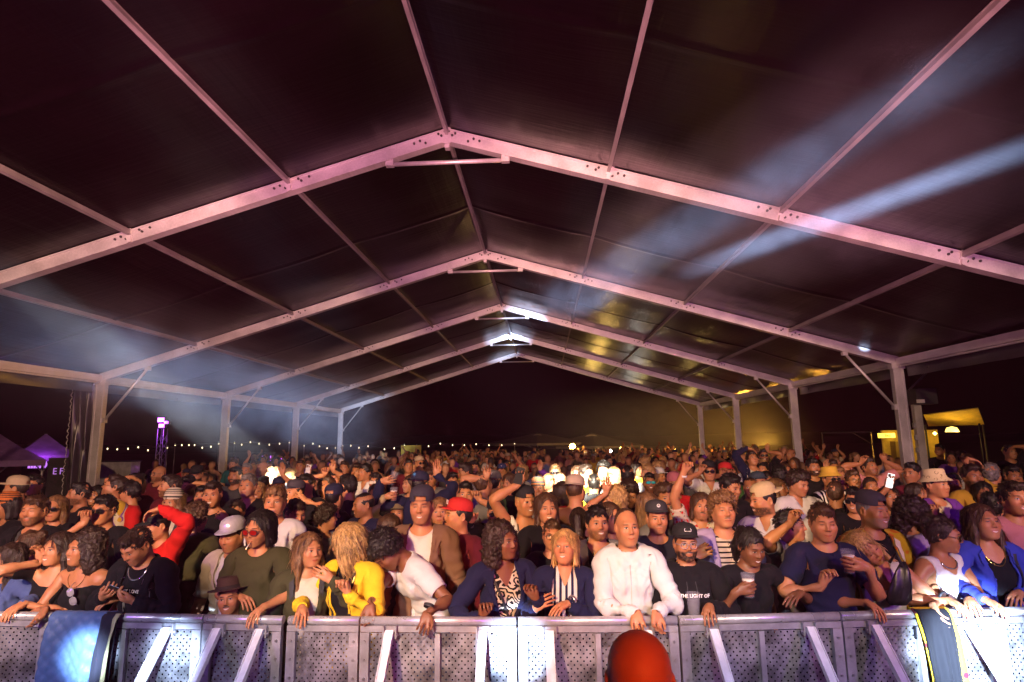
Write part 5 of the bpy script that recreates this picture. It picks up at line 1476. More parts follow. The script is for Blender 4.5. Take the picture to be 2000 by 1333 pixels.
# ---------------------------------------------------------------- the people one can tell apart (x, y, head height in photo pixels)
def mat_hatprint():
    m = Mat("banana_print"); col = m.n("ShaderNodeObjectInfo").outputs["Color"]
    t = m.n("ShaderNodeTexVoronoi"); t.inputs["Scale"].default_value = 24; m.nt.links.new(m.obj(), t.inputs[0]); w = m.noise(m.obj(), 30, 2)
    d = X(m.nt, t.outputs["Distance"]); m.set("Base Color", m.mix((1. - (d - .34).abs().step(.02, .07)) * w.step(.45, .5), col, (.10, .06, .02))); m.set("Roughness", .85); return m.m
M["hat_print"] = mat_hatprint()
# --- first row on the rail, left to right
P(12, 1092, 60, "woman at the left edge with tangled dark hair and blue denim sleeves", 1, "longwave", "dark", top=(("long", "denim"),), yaw=-40, arms=(("r", "rail", 35),), d=4.5)
P(50, 1066, 57, "woman in profile with brown curls pinned up, behind the woman touching her ear", 1, "bun", "brown", "light", (("long", "grey"),), yaw=-75, d=4.95)
P(108, 1073, 58, "woman with straight dark hair holding one hand to her ear, in a black top", 1, "long", "dark", "light", (("crop", "black"),), yaw=-8, arms=(("l", "up", 78, 1075, .06, 35), ("r", "rail", 40)), body=10, d=4.35)
P(158, 1072, 66, "smiling woman with a big dark curly mane, black dress and arm stretched over the rail", 1, "bigcurl", "dark", "tan", (("crop", "black"),), yaw=-22, smile=.7, arms=(("l", "rail", 92, .7), ("r", "low", 205, 1180, .1)), lean=8)
P(262, 1070, 74, "man in a dark zip jacket bent over his phone, silver chain at his neck", 0, "fade", "dark", "light", (("jacket", "black"), ("inner", "black")), yaw=-14, pitch=34, lean=6, beard=.25, arms=(("l", "text", 210, 1163, .26, 40, "phone_dark", "black phone in the hands of the bowed man in the zip jacket"), ("r", "text", 236, 1172, .24, 45)))
P(447, 1168, 66, "smiling man in a brown felt hat crouching low behind the rail", 0, "short", "dark", "light", (("collar", "maroon", "spots", "lilac"),), yaw=12, roll=-6, smile=.9, beard=.25, mou=.9, hat=("fedora", (.045, .018, .014)), d=3.95)
P(451, 1047, 62, "man with closed eyes in a glittering silver cap and cream overshirt", 0, "fade", "dark", "light", (("openshirt", "cream"), ("inner", "white")), yaw=-10, pitch=14, closed=1, beard=.3, hat=("cap", (.62, .58, .70), "foil"), hatback=False, d=4.5)
P(502, 1034, 72, "man with shoulder-length dark hair, red sunglasses and a cigarette, in an olive tee", 0, "bob", "black", "light", (("tee", "olive"),), yaw=-10, pitch=8, beard=.35, gl=("sun", (.05, .02, .02), (.25, .01, .01)), arms=(("l", "low", 480, 1175, .1), ("r", "rail", 512)), d=4.3)
P(607, 1075, 66, "woman with long light brown hair in an olive jacket gazing at the yellow-jacket woman", 1, "long", "light", "light", (("jacket", "olive"), ("fitted", "cream")), yaw=48, smile=.45, arms=(("r", "chest", 628, 1123, .22),), d=4.15)
P(676, 1062, 70, "woman in a bright yellow jacket, wild blond hair falling across her turned face", 1, "wild", "blond", "light", (("jacket", "yellow"), ("fitted", "black")), yaw=-72, pitch=8, arms=(("l", "rail", 583), ("r", "fist", 672, 1138, .25, 70)), body=-18)
P(752, 1082, 70, "man in a white tee bowing his dark head, both hands dangling over the rail", 0, "afro", "black", "brown", (("tee", "white"),), yaw=-46, pitch=56, roll=-6, lean=40, closed=1, arms=(("l", "rail", 712, 1.1), ("r", "rail", 838, 1.1)), body=-48, trousers="denim", d=4.0)
P(987, 1058, 70, "woman with tied-back curls in a navy blazer over a zebra blouse, looking right", 1, "bigcurl", "dark", "brown", (("blazer", "navy"), ("vneck", "cream", "zebra", "black")), yaw=46, smile=.4, arms=(("l", "fist", 945, 1184, .28, 60), ("r", "fist", 1042, 1150, .28, 45)))
P(1102, 1069, 67, "blond woman smiling up in a navy blazer over a striped shirt, arm along the rail", 1, "bob", "blond", "light", (("blazer", "navy"), ("collar", "white", "vstripes", "navy")), yaw=-12, pitch=-8, smile=.95, arms=(("r", "low", 1092, 1190, .22, 20), ("l", "chest", 1062, 1180, .2)), d=4.05)
P(1226, 1030, 73, "man with receding short hair in a white hoodie leaning on the rail", 0, "bald", "brown", "light", (("hoodie", "white"), ("inner", "dgrey")), yaw=8, smile=.5, beard=.12, arms=(("l", "rail", 1243, .8), ("r", "rail", 1285, .8)), body=0, lean=6, slim=.93)
P(1340, 1062, 70, "bearded man in a black cap, glasses and a black printed hoodie behind an empty cup", 0, "short", "black", "tan", (("hoodie", "black"),), beard=1, smile=.35, hat=("cap", "black"), gl=("round", (.3, .25, .3)), arms=(("r", "rail", 1390),), d=4.05)
P(1470, 1070, 74, "woman with dark braids smiling down at the crowd, beer in her raised hand", 1, "pony", "black", "brown", (("fitted", "black"),), yaw=16, pitch=20, smile=.9, arms=(("l", "cup", 1461, 1150, .28, 38, "beer", "beer cup held by the woman with dark braids"), ("r", "low", 1553, 1170, .2, 15)), d=4.0)
P(1609, 1022, 82, "broad man with neat short hair in a navy tee, blinking, beer in one hand", 0, "short", "brown", "light", (("tee", "navy"),), yaw=-8, pitch=6, closed=.8, beard=.2, arms=(("l", "fist", 1612, 1120, .3, 55), ("r", "cup", 1660, 1103, .3, 40, "beer", "beer cup raised by the man in the navy tee")), d=3.95)
P(1693, 1074, 64, "blond woman resting her tilted head on the navy tee man, white strap top", 1, "long", "blond", "light", (("strap", "white"),), yaw=8, pitch=12, roll=-34, closed=1, arms=(("r", "rail", 1822, .5), ("l", "rail", 1700)), d=4.1, body=-12, twist=-8)
P(1848, 1046, 66, "woman in a white tank top and slim sunglasses, dark hair in a bun, facing right", 1, "bun", "dark", "tan", (("tank", "white"),), yaw=60, pitch=8, gl=("visor", (.02, .02, .02)), arms=(("l", "rail", 1862), ("r", "rail", 1905)), body=22)
P(1924, 1020, 66, "woman with long brown hair in a bright blue denim jacket over a black vest", 1, "long", "brown", "light", (("jacket", "blue"), ("tank", "black")), yaw=2, pitch=-6, closed=.6, arms=(("l", "rail", 1932), ("r", "low", 1985, 1170, .2)), d=4.25)
P(1984, 974, 58, "man with cropped hair in a pale pink tee at the right edge of the picture", 0, "fade", "dark", "light", (("tee", "pink"),), yaw=-6, beard=.3)
# --- second and third rows
P(65, 998, 55, "bearded man with closed eyes in a dark jacket near the left edge", 0, "short", "brown", "light", (("jacket", "black"), ("inner", "dgrey")), yaw=8, closed=1, beard=.8, mou=.8)
P(8, 990, 50, "person at the left edge with an orange and black striped head scarf", 1, "bob", "black", "tan", (("long", "black"),), yaw=-30, hat=("beanie", "orange", "black"))
P(27, 955, 42, "man under a beige flat cap turned away at far left", 0, "short", "dark", "light", (("jacket", "brown"),), yaw=-70, hat=("cap", "beige"))
P(64, 948, 36, "man with glasses and a dark moustache under thick black hair, far left", 0, "short", "black", "light", (("tee", "black"),), yaw=6, mou=1, gl=("round", (.2, .2, .2)))
P(105, 994, 48, "woman in sunglasses with light brown hair behind the closed-eyed bearded man", 1, "long", "light", "light", (("long", "black"),), yaw=20, gl=("sun", (.02, .02, .02)))
P(200, 997, 52, "dark-haired man in sunglasses holding a phone sideways over his brow", 0, "short", "black", "light", (("tee", "black"),), yaw=4, gl=("sun", (.02, .02, .02)), arms=(("l", "fist", 166, 1000, .2, 70), ("l", "fist", 166, 1000, .2, 70)))
P(150, 965, 40, "dark-bearded man looking left behind the raised phone", 0, "short", "black", "tan", (("tee", "black"),), yaw=-40, beard=.7)
P(186, 968, 36, "woman with dark parted hair peeping over the sideways phone", 1, "long", "black", "light", (("tee", "black"),), yaw=5)
P(220, 950, 45, "man in profile with thin glasses and a multicoloured striped shirt, head tipped up", 0, "short", "dark", "light", (("collar", "cream", "bands", "purple"),), yaw=-62, pitch=-14, mou=.9, beard=.4, gl=("round", (.02, .02, .02)))
P(301, 1030, 52, "man in a red-sleeved baseball tee and dark cap with his forearm over his head", 0, "short", "black", "light", (("long", "red"),), yaw=-35, pitch=15, hat=("cap", "black"), arms=(("r", "over", 292, 1000, .2, 35),), d=5.1)
P(335, 982, 43, "young woman in a white striped beanie", 1, "long", "light", "light", (("jacket", "dgrey"), ("fitted", "cream")), yaw=-4, hat=("beanie", "cream", "black"))
P(385, 1012, 58, "curly-haired person in an olive hooded jacket seen from behind", 0, "curly", "brown", "light", (("hoodie", "olive"),), yaw=178, body=170, d=5.3)
P(328, 950, 40, "bearded man smiling to the left with his neighbour's arm raised before him", 0, "short", "dark", "light", (("tee", "maroon"),), yaw=-42, beard=.8, smile=.6)
P(270, 945, 38, "man in a dark maroon shirt with one forearm bent to his brow, far left rows", 0, "short", "black", "light", (("tee", "maroon"),), yaw=160, arms=(("l", "over", 268, 936, .15),))
P(307, 926, 36, "bald man with glasses and a goatee", 0, "none", "dark", "light", (("tee", "maroon"),), yaw=-20, beard=.6, gl=("round", (.03, .03, .03)))
P(252, 962, 38, "man with dark hair and red collar turned away to the left", 0, "short", "black", "light", (("tee", "red"),), yaw=-100)
P(365, 950, 36, "dark-haired man wiping his face with his hand", 0, "short", "black", "light", (("tee", "black"),), pitch=10, arms=(("r", "over", 368, 948, .13),), beard=.5)
P(383, 928, 35, "bearded man in a black cap and black tee looking down", 0, "short", "black", "light", (("tee", "black"),), pitch=16, yaw=10, beard=1, hat=("cap", "black"))
P(414, 966, 45, "grinning clean-shaven young man in a black tee with a hand at his chest", 0, "fade", "dark", "light", (("tee", "black"),), yaw=14, smile=.95, pitch=6, arms=(("r", "chest", 428, 1008, .2, 50),))
P(394, 970, 38, "laughing man half hidden behind the grinning young man in black", 0, "short", "black", "light", (("tee", "dgrey"),), yaw=10, smile=1)
P(458, 930, 36, "man with heavy dark beard and stern stare in a grey tee", 0, "fade", "black", "tan", (("tee", "dgrey"),), beard=1)
P(483, 949, 42, "tall grey-templed man in a black v-neck staring ahead", 0, "short", "grey", "light", (("vneck", "black"),), yaw=2, beard=.35)
P(462, 1000, 42, "man in small round sunglasses behind the silver cap", 0, "short", "dark", "light", (("tee", "black"),), yaw=10, gl=("sun", (.02, .02, .02)), arms=(("l", "up", 447, 1012, .12, 45),))
P(536, 981, 52, "smiling man with floppy light brown hair in a white tee", 0, "crop", "light", "light", (("tee", "white"),), yaw=14, smile=.95, seed=1)
P(579, 1004, 60, "bearded dark-haired man in a black hoodie looking down to the right", 0, "side", "dark", "light", (("hoodie", "black"),), yaw=48, pitch=16, beard=1, d=5.4)
P(706, 987, 53, "shaven-headed man in profile with a navy tee", 0, "buzz", "black", "tan", (("tee", "navy"),), yaw=-55, pitch=8, beard=.3, d=6.0)
P(655, 972, 46, "man with a big navy cap turned backwards, seen from behind", 0, "short", "black", "light", (("tee", "navy"),), yaw=170, hat=("cap", "navy"))
P(640, 1012, 52, "person with messy dark curls turned away, beside the blond hair", 0, "curly", "dark", "light", (("tee", "grey"),), yaw=120, d=5.9)
P(823, 990, 64, "tall man in a backward navy cap, brown jacket and white tee, eyes half shut", 0, "fade", "dark", "light", (("jacket", "brown"), ("inner", "white")), yaw=2, closed=.85, beard=.3, hat=("cap", (.03, .026, .045)), hatback=True)
P(776, 1003, 42, "small man in an olive cap lifting a full beer", 0, "short", "dark", "light", (("long", "beige"),), yaw=6, smile=.5, hat=("cap", (.15, .11, .06)), arms=(("l", "cupup", 767, 968, .15, 40, "beer", "full beer lifted by the small man in the olive cap"),))
P(824, 948, 44, "person in a navy sweater and embroidered navy cap, both arms thrown high", 0, "short", "black", "light", (("long", "navy"),), yaw=160, body=175, hat=("cap", "navy"), hatback=True, arms=(("r", "up", 853, 912, .1, 12), ("l", "cupup", 760, 936, .12, 35, "empty", "empty clear cup held high by the navy sweater person", 22)))
P(890, 1008, 58, "man in a red cap with a dark moustache and maroon shirt, in profile", 0, "short", "black", "light", (("collar", "maroon"),), yaw=-66, pitch=-4, mou=1, beard=.15, hat=("cap", "red"))
P(909, 966, 45, "young man with cropped hair and parted lips, fist beside his head", 0, "fade", "black", "light", (("tee", "grey"),), yaw=10, smile=.6, arms=(("r", "fist", 933, 960, .1, 75),))
P(968, 1003, 50, "man in a black cap with a yellow badge and mirrored sunglasses", 0, "short", "brown", "light", (("long", "black"),), yaw=4, hat=("cap", "black"), gl=("sun", (.02, .02, .03)), arms=(("l", "fist", 921, 1004, .2, 75),))
P(946, 945, 40, "brown-haired man reaching one open hand high, black wristband", 0, "short", "brown", "light", (("tee", "grey"),), yaw=150, arms=(("l", "up", 949, 918, .1, 30),))
P(1079, 1046, 58, "man with glasses and short brown hair peering from behind the blond woman", 0, "short", "brown", "light", (("tee", "black"),), yaw=2, gl=("round", (.04, .03, .02)))
P(1069, 994, 54, "smiling young man with chin-length brown hair in a dark shirt", 0, "bob", "brown", "light", (("collar", "black"),), yaw=10, smile=.95)
P(1028, 981, 52, "man in a backward black cap and white tank top holding a phone overhead", 0, "short", "blond", "light", (("tank", "white"),), yaw=30, smile=.8, hat=("cap", "black"), hatback=True, arms=(("l", "phone", 1014, 928, .12, 40, "phone_dark", "dark phone held overhead by the man in the white tank top"),))
P(1126, 958, 48, "bare-backed man with a crossed tattoo and a backward beige cap, seen from behind", 0, "short", "brown", "light", (), yaw=158, body=176, hat=("cap", (.46, .34, .26)), hatback=True)
P(1131, 1018, 52, "woman with a dark ponytail seen from behind, pale hair clip", 1, "pony", "dark", "light", (("tee", "maroon"),), yaw=172)
P(1168, 1022, 60, "man with slicked dark hair and stubble in a grey jacket over a navy v-neck", 0, "short", "black", "light", (("jacket", "grey"), ("vneck", "navy")), yaw=10, beard=.55, d=4.5)
P(1196, 1012, 50, "woman half hidden behind the stubbled man in the grey jacket", 1, "long", "brown", "light", (("tee", "grey"),), yaw=30, d=5.0)
P(1193, 977, 48, "woman with blond curls in profile, one bare arm raised", 1, "bigcurl", "blond", "light", (("tank", "black"),), yaw=-58, arms=(("l", "up", 1182, 945, .1, 20),))
P(1229, 966, 44, "man in a black hoodie bowing his curly head", 0, "curly", "dark", "light", (("hoodie", "black"),), pitch=26, beard=.4)
P(1225, 930, 38, "dark-haired man seen from behind in a black coat", 0, "fade", "black", "light", (("jacket", "black"),), yaw=178)
P(1263, 988, 52, "woman with long straight light brown hair seen from behind", 1, "long", "light", "light", (("tee", "grey"),), yaw=176)
P(1300, 974, 48, "bearded man with curly brown hair smiling in a grey tee", 0, "curly", "brown", "light", (("tee", "dgrey"),), yaw=8, beard=1, smile=.6)
P(1284, 1013, 58, "man in a flat-peaked dark cap with a badge and a dark tee", 0, "fade", "dark", "light", (("tee", (.014, .016, .03)),), yaw=0, beard=.35, mou=.6, hat=("flatcap", (.03, .03, .035)))
P(1413, 998, 68, "curly-haired man with a moustache singing in a striped tee under an open lilac shirt", 0, "curly", "light", "light", (("openshirt", "lilac"), ("inner", "cream", "stripes", "black")), yaw=4, pitch=-4, mou=1, closed=.8, arms=(("l", "chest", 1380, 1078, .25, 50),), d=4.6)
P(1371, 990, 50, "long-haired man with a moustache in a floral shirt, arm with white wristband raised", 0, "bob", "brown", "light", (("shortcollar", "cream", "floral", "red"),), yaw=-6, roll=8, mou=1, beard=.4, smile=.5, arms=(("l", "fist", 1338, 905, .12, 60),))
P(1385, 921, 38, "man in dark glasses and a cap raising a tattooed forearm", 0, "short", "black", "light", (("shortcollar", "white"),), yaw=-10, hat=("cap", "black"), gl=("sun", (.02, .02, .02)), arms=(("l", "fist", 1370, 910, .12, 50),))
P(1486, 978, 53, "man in a backward beige cap and gold patterned scarf, in profile", 0, "short", "black", "light", (("collar", "white"),), yaw=-78, pitch=8, beard=.9, hat=("cap", (.55, .42, .22)), hatback=True)
P(1523, 956, 44, "woman with slick light hair in profile, eyes closed, dark top", 1, "long", "light", "tan", (("tee", "black"),), yaw=48, pitch=-4, closed=1, roll=10)
P(1562, 946, 42, "curly-haired man looking down in a white shirt with a dark jumper over his shoulders", 0, "curly", "dark", "light", (("collar", "white"),), yaw=28, pitch=16, smile=.4)
P(1549, 1027, 54, "dark-haired man in profile behind a raised bare arm holding a phone", 0, "short", "black", "light", (("tee", "grey"),), yaw=66, arms=(("l", "fist", 1549, 1000, .3, 50),), d=4.7)
P(1709, 999, 62, "grey-templed man laughing in a backward cap and yellow printed jacket", 0, "fade", "grey", "tan", (("jacket", "mustard", "spots", "orange"), ("inner", "black")), yaw=22, roll=4, smile=1, closed=.8, beard=.5, hat=("cap", (.03, .025, .035)), hatback=True)
P(1777, 1003, 62, "person with thick dark curls seen from behind, lilac collar", 1, "bigcurl", "dark", "tan", (("tee", "lilac"),), yaw=160, d=4.8)
P(1832, 947, 46, "man in a pale banana-print bucket hat and purple jacket", 0, "short", "dark", "light", (("jacket", "purple"), ("inner", "cream")), yaw=24, hat=("bucket", (.58, .46, .27), "print"), arms=(("r", "fist", 1826, 990, .25, 60),))
P(1936, 990, 52, "person with short black hair turned away, behind the blue denim jacket", 0, "short", "black", "light", (("tee", "black"),), yaw=150)
P(1901, 931, 46, "bearded man with tousled dark hair in a mustard tee", 0, "short", "dark", "tan", (("tee", "mustard"),), yaw=-4, beard=.9)
P(1937, 928, 40, "grey-haired man turned away with one bare arm bent up", 0, "short", "grey", "light", (("tee", "mustard"),), yaw=130, arms=(("l", "over", 1905, 900, .1),))
P(1921, 964, 42, "woman with black fringe below the mustard tee man", 1, "bob", "black", "tan", (("tee", "black"),), yaw=-20, pitch=8)
P(1740, 972, 44, "woman with reddish face holding a white phone above her head", 1, "long", "dark", "tan", (("tee", "black"),), yaw=-10, pitch=-8, smile=.5, arms=(("l", "phone", 1738, 938, .12, 35, "phone_lit", "white phone with a lit screen held up on the right side"),))
P(1700, 912, 37, "man in a pink tee with both arms flung up", 0, "short", "dark", "tan", (("tee", "pink"),), yaw=14, pitch=-12, beard=.5, arms=(("l", "fist", 1684, 893, .05, 40), ("r", "fist", 1727, 888, .05, 40)))
P(1780, 925, 38, "man in a maroon tee in profile to the left", 0, "short", "black", "tan", (("tee", "maroon"),), yaw=-60)
P(1668, 938, 36, "young person with wavy brown hair and glasses", 0, "crop", "brown", "light", (("tee", "black"),), yaw=-4, gl=("round", (.04, .03, .02)))
P(1624, 936, 37, "man in a yellow bucket hat and sunglasses", 0, "short", "dark", "tan", (("collar", "black", "vstripes", "white"),), yaw=10, hat=("bucket", "mustard"), gl=("sun", (.02, .02, .02)))
P(1589, 913, 34, "man with a trimmed black beard in a black tee", 0, "short", "black", "tan", (("tee", "black"),), yaw=2, beard=1)
P(1668, 977, 46, "man with dark sunglasses looking down to the left", 0, "short", "black", "light", (("tee", "black"),), yaw=-42, gl=("sun", (.02, .02, .02)), pitch=6)
P(1632, 964, 46, "person with a fade haircut seen from behind", 0, "fade", "brown", "light", (("tee", "black"),), yaw=150)
P(1702, 951, 36, "woman with tied hair looking up behind the laughing man's cap", 1, "pony", "dark", "tan", (("tee", "dgrey"),), yaw=-6, pitch=-6)
P(1831, 853, 27, "tall man in black with an earpiece rising above the crowd by the lamp stand", 0, "short", "black", "light", (("long", "black"),), yaw=-60, d=10.4, name="person")
P(1856, 882, 25, "woman with sunglasses pushed up on her hair and a purple top", 1, "long", "dark", "light", (("tee", "purple"),), yaw=-30, pitch=14, d=10)
P(1879, 880, 24, "dark-haired woman in purple beside the woman with sunglasses on her hair", 1, "long", "black", "tan", (("tee", "purple"),), yaw=-10, d=10)
P(1973, 878, 28, "man hiding his eyes with one hand at far right", 0, "short", "black", "light", (("tee", "black"),), arms=(("r", "over", 1974, 875, .1),), d=9)
P(1980, 931, 36, "red-lit man in black near the right edge", 0, "short", "black", "tan", (("tee", "black"),), yaw=-10)
# --- mid rows
P(455, 907, 24, "pale man in a blue-grey shirt standing in front of the violet counter", 0, "short", "brown", "fair", (("tee", "teal"),), pitch=10)
P(481, 920, 28, "man with grey crew cut beside the floodlit white shirt", 0, "fade", "grey", "light", (("tee", "dgrey"),))
P(511, 916, 30, "man in a white shirt burnt out by a spotlight, left of centre", 0, "none", "light", "fair", (("tee", "white"),), yaw=-20)
P(531, 930, 30, "second floodlit person in white, turned to the first", 0, "short", "light", "fair", (("long", "white"),), yaw=-60)
P(516, 948, 32, "dark head seen from behind against the floodlit white shirt", 0, "short", "black", "tan", (("tee", "black"),), yaw=175)
P(568, 930, 32, "person with blond curls lit green-white by the spotlight", 1, "curly", "blond", "fair", (("tee", "dgrey"),), yaw=150)
P(586, 911, 28, "clean-shaven man with short hair behind the raised open palm", 0, "short", "dark", "light", (("tee", "black"),), yaw=8)
P(608, 938, 30, "pale-lit man lifting a white phone, left of centre", 0, "short", "black", "fair", (("tee", "black"),), yaw=-20, arms=(("l", "phone", 602, 917, .12, 30, "phone_white", "white phone lit by the spotlight, left of centre"),))
P(545, 952, 34, "man with a raised open palm before the floodlight, dark cap", 0, "short", "black", "light", (("tee", "black"),), yaw=30, hat=("cap", "navy"), arms=(("r", "up", 553, 915, .1, 8),))
P(573, 962, 40, "man in a navy cap with a blurred hand at his mouth", 0, "short", "black", "light", (("tee", "black"),), yaw=-30, hat=("cap", (.03, .025, .04)), arms=(("r", "chest", 584, 972, .12),))
P(596, 948, 38, "man with heavy brows half hidden by a navy cap", 0, "short", "black", "light", (("tee", "black"),), yaw=-12)
P(637, 950, 36, "man with thrown-back head, fist raised above him", 0, "short", "brown", "light", (("tee", "navy"),), yaw=-25, pitch=-16, arms=(("l", "fist", 634, 914, .08, 70),))
P(655, 935, 30, "person with splayed raised hand and black wristband, left of centre", 0, "short", "dark", "light", (("tee", "black"),), arms=(("r", "up", 651, 908, .08, 10),), hat=("cap", "black"))
P(676, 950, 40, "dark-haired man turned away to the left, behind the shaven-headed man", 0, "short", "black", "light", (("tee", "black"),), yaw=-120)
P(502, 960, 34, "small blond woman peeking over a shoulder", 1, "bob", "blond", "light", (("tee", "dgrey"),), yaw=20)
P(711, 923, 31, "man in three-quarter view with a big smile and white collar", 0, "side", "black", "tan", (("collar", "white"),), yaw=-36, smile=.6)
P(697, 921, 29, "man beside the smiling man with a white collar", 0, "short", "dark", "tan", (("tee", "beige"),), yaw=-10)
P(733, 942, 33, "person with mirrored party goggles", 0, "short", "black", "tan", (("tee", "black"),), gl=("visor", (.4, .4, .4), (.6, .55, .45)))
P(731, 966, 36, "woman with dark fringe behind the shaven-headed man", 1, "bob", "dark", "tan", (("tee", "black"),), yaw=-15, pitch=12)
P(672, 915, 28, "man with a thin moustache, far behind the shaven head", 0, "short", "dark", "light", (("tee", "dgrey"),), mou=.8)
P(798, 946, 36, "woman with a blurred pale face lit from one side", 1, "bob", "brown", "fair", (("tee", "grey"),), yaw=-40)
P(798, 911, 27, "man with a dark quiff in the rows behind the empty cup", 0, "short", "black", "tan", (("tee", "maroon"),), yaw=20)
P(820, 905, 28, "man in a tan cap and glasses cheering with one arm", 0, "short", "dark", "light", (("tee", "brown"),), yaw=40, hat=("cap", "beige"), gl=("sun", (.02, .02, .02)), arms=(("l", "fist", 812, 913, .1, 60),))
P(840, 934, 32, "person with shaggy brown curls behind the raised white hand", 0, "curly", "brown", "light", (("tee", "grey"),), pitch=14)
P(884, 942, 34, "man with black hair above the red cap", 0, "short", "black", "light", (("tee", "black"),), yaw=20)
P(906, 921, 31, "man in left profile with swept dark hair", 0, "side", "dark", "light", (("tee", "brown"),), yaw=-70, pitch=10)
P(927, 915, 32, "man with a full black beard and black tee, centre rows", 0, "side", "black", "light", (("tee", "black"),), beard=1)
P(980, 921, 32, "person in a navy and white cap covering the face with both hands", 1, "bob", "brown", "light", (("tee", "beige"),), hat=("cap", (.03, .04, .12)), arms=(("l", "up", 975, 927, .12, 10), ("r", "up", 985, 927, .12, 10)))
P(966, 944, 38, "person in a grey cap with white letters, back turned", 0, "short", "black", "light", (("tee", "green"),), yaw=165, hat=("cap", (.14, .13, .11)), hatback=True)
P(992, 943, 36, "woman with brown parted hair looking down, near the centre", 1, "long", "brown", "light", (("tee", "black"),), yaw=-30, pitch=14)
P(1022, 925, 34, "curly blond head burnt out by the spotlight beside a raised phone", 1, "curly", "blond", "fair", (("tee", "white"),), yaw=140)
P(1084, 924, 32, "man with slim black sunglasses and light beard, centre right", 0, "short", "light", "fair", (("tee", "grey"),), gl=("visor", (.02, .02, .02)), beard=.4)
P(1095, 941, 32, "balding man with glasses lit white on the crown", 0, "bald", "brown", "fair", (("tee", "dgrey"),), gl=("round", (.04, .03, .02)))
P(1051, 955, 36, "person in a patterned knitted hat with a zigzag border", 0, "short", "dark", "tan", (("tee", "grey"),), hat=("beanie", "dgrey", "orange"))
P(1068, 941, 32, "floodlit person in red with a burnt-out white head", 0, "buzz", "light", "fair", (("tee", "red"),), yaw=-40)
P(1099, 962, 40, "person with a dark bob seen from behind, red collar", 1, "bob", "dark", "light", (("tee", "red"),), yaw=170)
P(1056, 935, 30, "person in violet raising one splayed hand, centre", 0, "short", "black", "light", (("long", "purple"),), yaw=20, arms=(("r", "up", 1056, 909, .08, 8),))
P(1128, 927, 32, "first of the floodlit heads right of centre, burnt white with a brown parting", 0, "short", "brown", "fair", (("tee", "white"),), yaw=20)
P(1147, 925, 32, "floodlit man with a warm cheek turned right, beside the burnt white heads", 0, "short", "dark", "fair", (("tee", "yellow"),), yaw=50)
P(1179, 922, 34, "tallest of the floodlit heads, dark curls over a burnt white face", 0, "curly", "black", "fair", (("tee", "yellow"),), yaw=-20)
P(1204, 930, 34, "floodlit person with a white cap edge, right of the tallest burnt head", 0, "buzz", "light", "fair", (("tee", "grey"),), yaw=40)
P(1160, 945, 34, "person in a dark grey hood before the floodlit heads", 0, "short", "black", "light", (("hoodie", "dgrey"),), yaw=175)
P(1247, 917, 32, "woman with loose dark hair leaning right, behind the visor man", 1, "longwave", "dark", "light", (("tee", "mustard"),), yaw=30, pitch=10)
P(1262, 906, 29, "person with frosted pale curls in the spotlight", 1, "curly", "blond", "fair", (("tee", "black"),), yaw=100)
P(1287, 914, 30, "woman with tousled blond hair turned away, spotlit", 1, "wild", "blond", "fair", (("tee", "black"),), yaw=120)
P(1264, 925, 30, "person with short pale hair lit from the left", 0, "short", "blond", "fair", (("tee", "white"),), yaw=-60)
P(1269, 942, 34, "man in a blue mirrored ski visor with a short beard", 0, "fade", "black", "tan", (("tee", "mustard"),), beard=.7, gl=("visor", (.05, .05, .1), (.02, .35, .45)))
P(1289, 931, 32, "long-haired woman in a white cap, looking right", 1, "long", "blond", "light", (("tee", "grey"),), yaw=40, hat=("cap", "white"))
P(1318, 946, 36, "person in a pink beanie", 0, "short", "brown", "tan", (("tee", "red"),), hat=("beanie", (.35, .10, .12)))
P(1437, 902, 31, "bearded man in a white tee looking up, right rows", 0, "short", "dark", "tan", (("tee", "white"),), beard=.8, pitch=-8)
P(1470, 896, 32, "man in an open dark jacket and white tee with chin raised", 0, "crop", "dark", "light", (("jacket", "navy"), ("inner", "white")), yaw=6, pitch=-12, arms=(("l", "over", 1470, 878, .0, 20),))
P(1492, 890, 28, "man with sunglasses and beard raising one open hand, right rows", 0, "short", "black", "tan", (("tee", "black"),), yaw=-12, beard=.8, gl=("sun", (.02, .02, .02)), arms=(("r", "up", 1499, 873, .05, 20),))
P(1490, 917, 32, "laughing woman with black hair in left profile, bare shoulders", 1, "bun", "black", "light", (("strap", "black"),), yaw=-45, smile=1)
P(1419, 924, 32, "person in a bright red cap behind a raised wristbanded hand", 0, "short", "black", "tan", (("tee", "green"),), yaw=10, hat=("cap", "red"), arms=(("l", "fist", 1411, 916, .1, 55),))
P(1430, 925, 31, "woman with long dark hair and glasses beside the red cap", 1, "long", "dark", "tan", (("tee", "black"),), gl=("round", (.04, .03, .03)))
P(1536, 921, 32, "woman with a pale face between dark heads, right rows", 1, "long", "brown", "tan", (("tee", "white"),), yaw=10)
P(1522, 930, 34, "dark curly head seen from behind, left of the closed-eyed woman", 0, "curly", "black", "tan", (("tee", "black"),), yaw=170)
P(1543, 888, 26, "tall reddish man with cropped hair in left profile, blowing smoke", 0, "buzz", "brown", "tan", (("tee", "brown"),), yaw=-60)
P(1466, 953, 38, "short-haired person whose brow shows left of the backward beige cap", 0, "buzz", "dark", "tan", (("tee", "black"),), yaw=-20)
P(1484, 942, 34, "person in a petrol blue cap", 0, "short", "black", "light", (("tee", "black"),), yaw=30, hat=("cap", (.03, .05, .07)))
P(1430, 952, 44, "black-haired man with sunglasses resting on his hair", 0, "side", "black", "light", (("tee", "black"),), yaw=30, pitch=16)
P(1640, 930, 32, "red-faced man with fair hair behind the yellow bucket hat", 0, "short", "light", "tan", (("tee", "maroon"),))
P(1628, 914, 28, "man in a red top with a hand raised before him", 0, "short", "dark", "tan", (("tee", "red"),), arms=(("l", "up", 1612, 906, .05, 20),))
